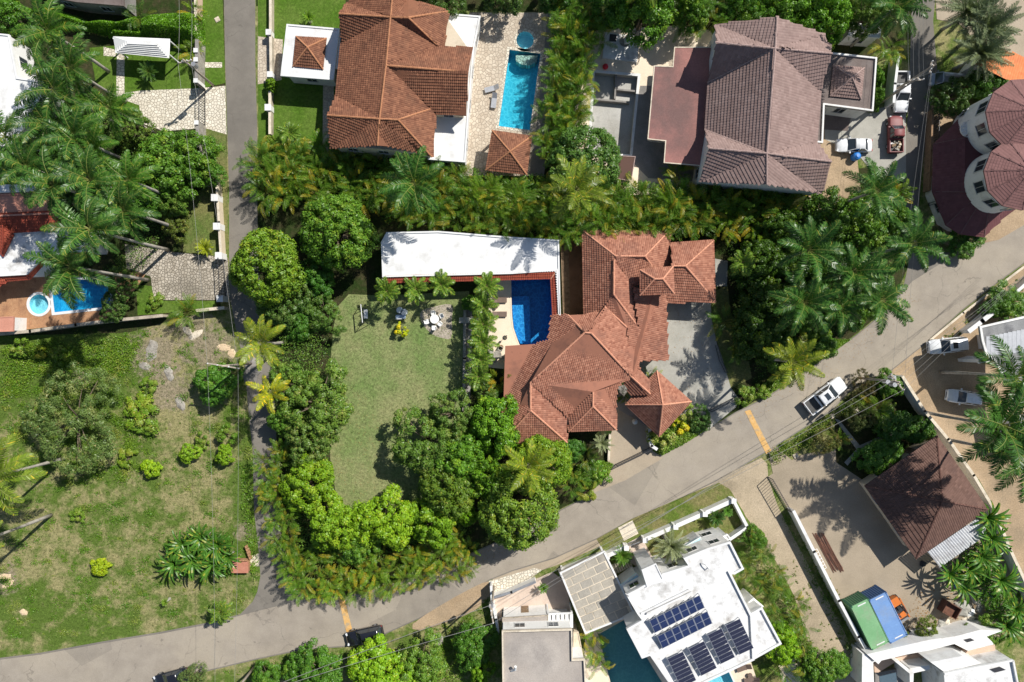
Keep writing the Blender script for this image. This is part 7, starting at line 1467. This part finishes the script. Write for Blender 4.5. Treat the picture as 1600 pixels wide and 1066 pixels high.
weeds('weeds', [(1250, 880), (1262, 880), (1345, 1040), (1345, 1100), (1320, 1066)], 34, .1, .35, .3, m_fern, 'weeds down the middle of the dirt lane', (.8, .75, .8)); weeds('weeds', [(1215, 850), (1228, 850), (1300, 1000), (1310, 1066), (1296, 1060)], 28, .1, .35, .3, m_fern, 'weeds along the western rut of the dirt lane', (.8, .75, .8))
weeds('weeds', [(1265, 890), (1285, 880), (1330, 960), (1310, 965)], 40, .1, .4, .3, m_fern, 'dry weeds around the rusty bars', (1, .8, .8)); weeds('weeds', [(660, 985), (740, 960), (762, 925), (766, 990), (730, 1000), (690, 1010)], 60, .1, .5, .3, m_fern, 'weeds on the roadside dirt', (.9, .85, .8))
weeds('weeds', [(335, 1052), (400, 1037), (476, 1021), (542, 1017), (600, 1000), (612, 1020), (500, 1042), (400, 1066)], 120, .15, .6, .3, m_fern, 'weeds along the southern verge', (.9, .95, .9)); weeds('weeds', [(1456, 540), (1600, 428), (1600, 450), (1470, 545)], 70, .1, .5, .3, m_fern, 'weeds behind the pale kerb', (.9, .8, .8))
# fallen leaves and litter on the lawn and roads
def litter(name, pts, n, mat, label, ln=.12):
    w = [tuple(P(x, y)[:2]) for x, y in pts]; a = np.array(w); lo, hi = a.min(0), a.max(0); c = []
    while len(c) < n:
        q = rng.uniform(lo, hi)
        if inside(q, w): c.append((*q, .045))
    c = np.array(c); col = np.zeros((n, 3)); col[:, 0] = rng.uniform(0, 1, n); me = leaf_mesh(name, c, rng.normal(size=(n, 3)) * .2 + np.array([[0, 0, 1]]), ln * rng.uniform(.5, 1.6, n), ln * .5, col, mat, bend=.02); link(tag(bpy.data.objects.new(name, me), label, 'leaves', None, 'stuff'))
m_dryl = leafmat('dry_leaf', (.16, .09, .035), (.26, .16, .06), (.1, .06, .03), .1)
litter('fallen_leaves', [(430, 880), (480, 935), (540, 935), (700, 885), (800, 840), (820, 850), (700, 905), (540, 950), (470, 945), (425, 900)], 500, m_dryl, 'dry leaves fallen along the road edge')
litter('fallen_leaves', [(525, 560), (600, 660), (620, 740), (560, 780), (520, 740)], 260, m_dryl, 'dry leaves fallen on the west of the lawn'); litter('fallen_leaves', [(1045, 480), (1100, 480), (1140, 600), (1090, 640), (1040, 560)], 160, m_dryl, 'dry leaves on the concrete driveway'); litter('fallen_leaves', [(1150, 650), (1290, 566), (1420, 450), (1440, 470), (1300, 590), (1160, 665)], 260, m_dryl, 'dry leaves along the road below the grove')
litter('debris', [(1400, 975), (1460, 900), (1545, 930), (1530, 1000), (1420, 1010)], 500, m_dryl, 'small debris among the rubble', .2)

leaf_mass('thicket', [(1470, 885), (1500, 868), (1545, 825), (1562, 880), (1592, 935), (1600, 990), (1550, 965), (1515, 930), (1485, 915)], 1.3, 6500, m_banana, 'green undergrowth beneath the banana plants by the lean-to', 'undergrowth', ll=.5, lw=.12, kind='stuff', tint=(.8, .85, .9))
leaf_mass('thicket', [(255, 850), (300, 815), (370, 835), (370, 900), (290, 905), (255, 885)], 1.0, 3500, m_banana, 'green undergrowth inside the banana clump of the field', 'undergrowth', ll=.6, lw=.1, kind='stuff', tint=(.7, .8, .9))
for i, (x, y, s_, l) in enumerate(((1452, 1008, .5, 'white sack behind the bent shrub'), (1463, 1000, .45, 'white sack left of the rusty bin'), (1472, 972, .4, 'grey sack between the bin and the loader'), (1516, 958, .5, 'white sack under the small shrub in the rubble'), (1498, 982, .5, 'white sack in front of the peach wall'), (1530, 950, .4, 'grey sack at the edge of the banana plants'))):
    rock(x, y, s_, l, [m_curtain, m_white, m_conc][i % 3], 'sack', 'sack', .6, 1.4)
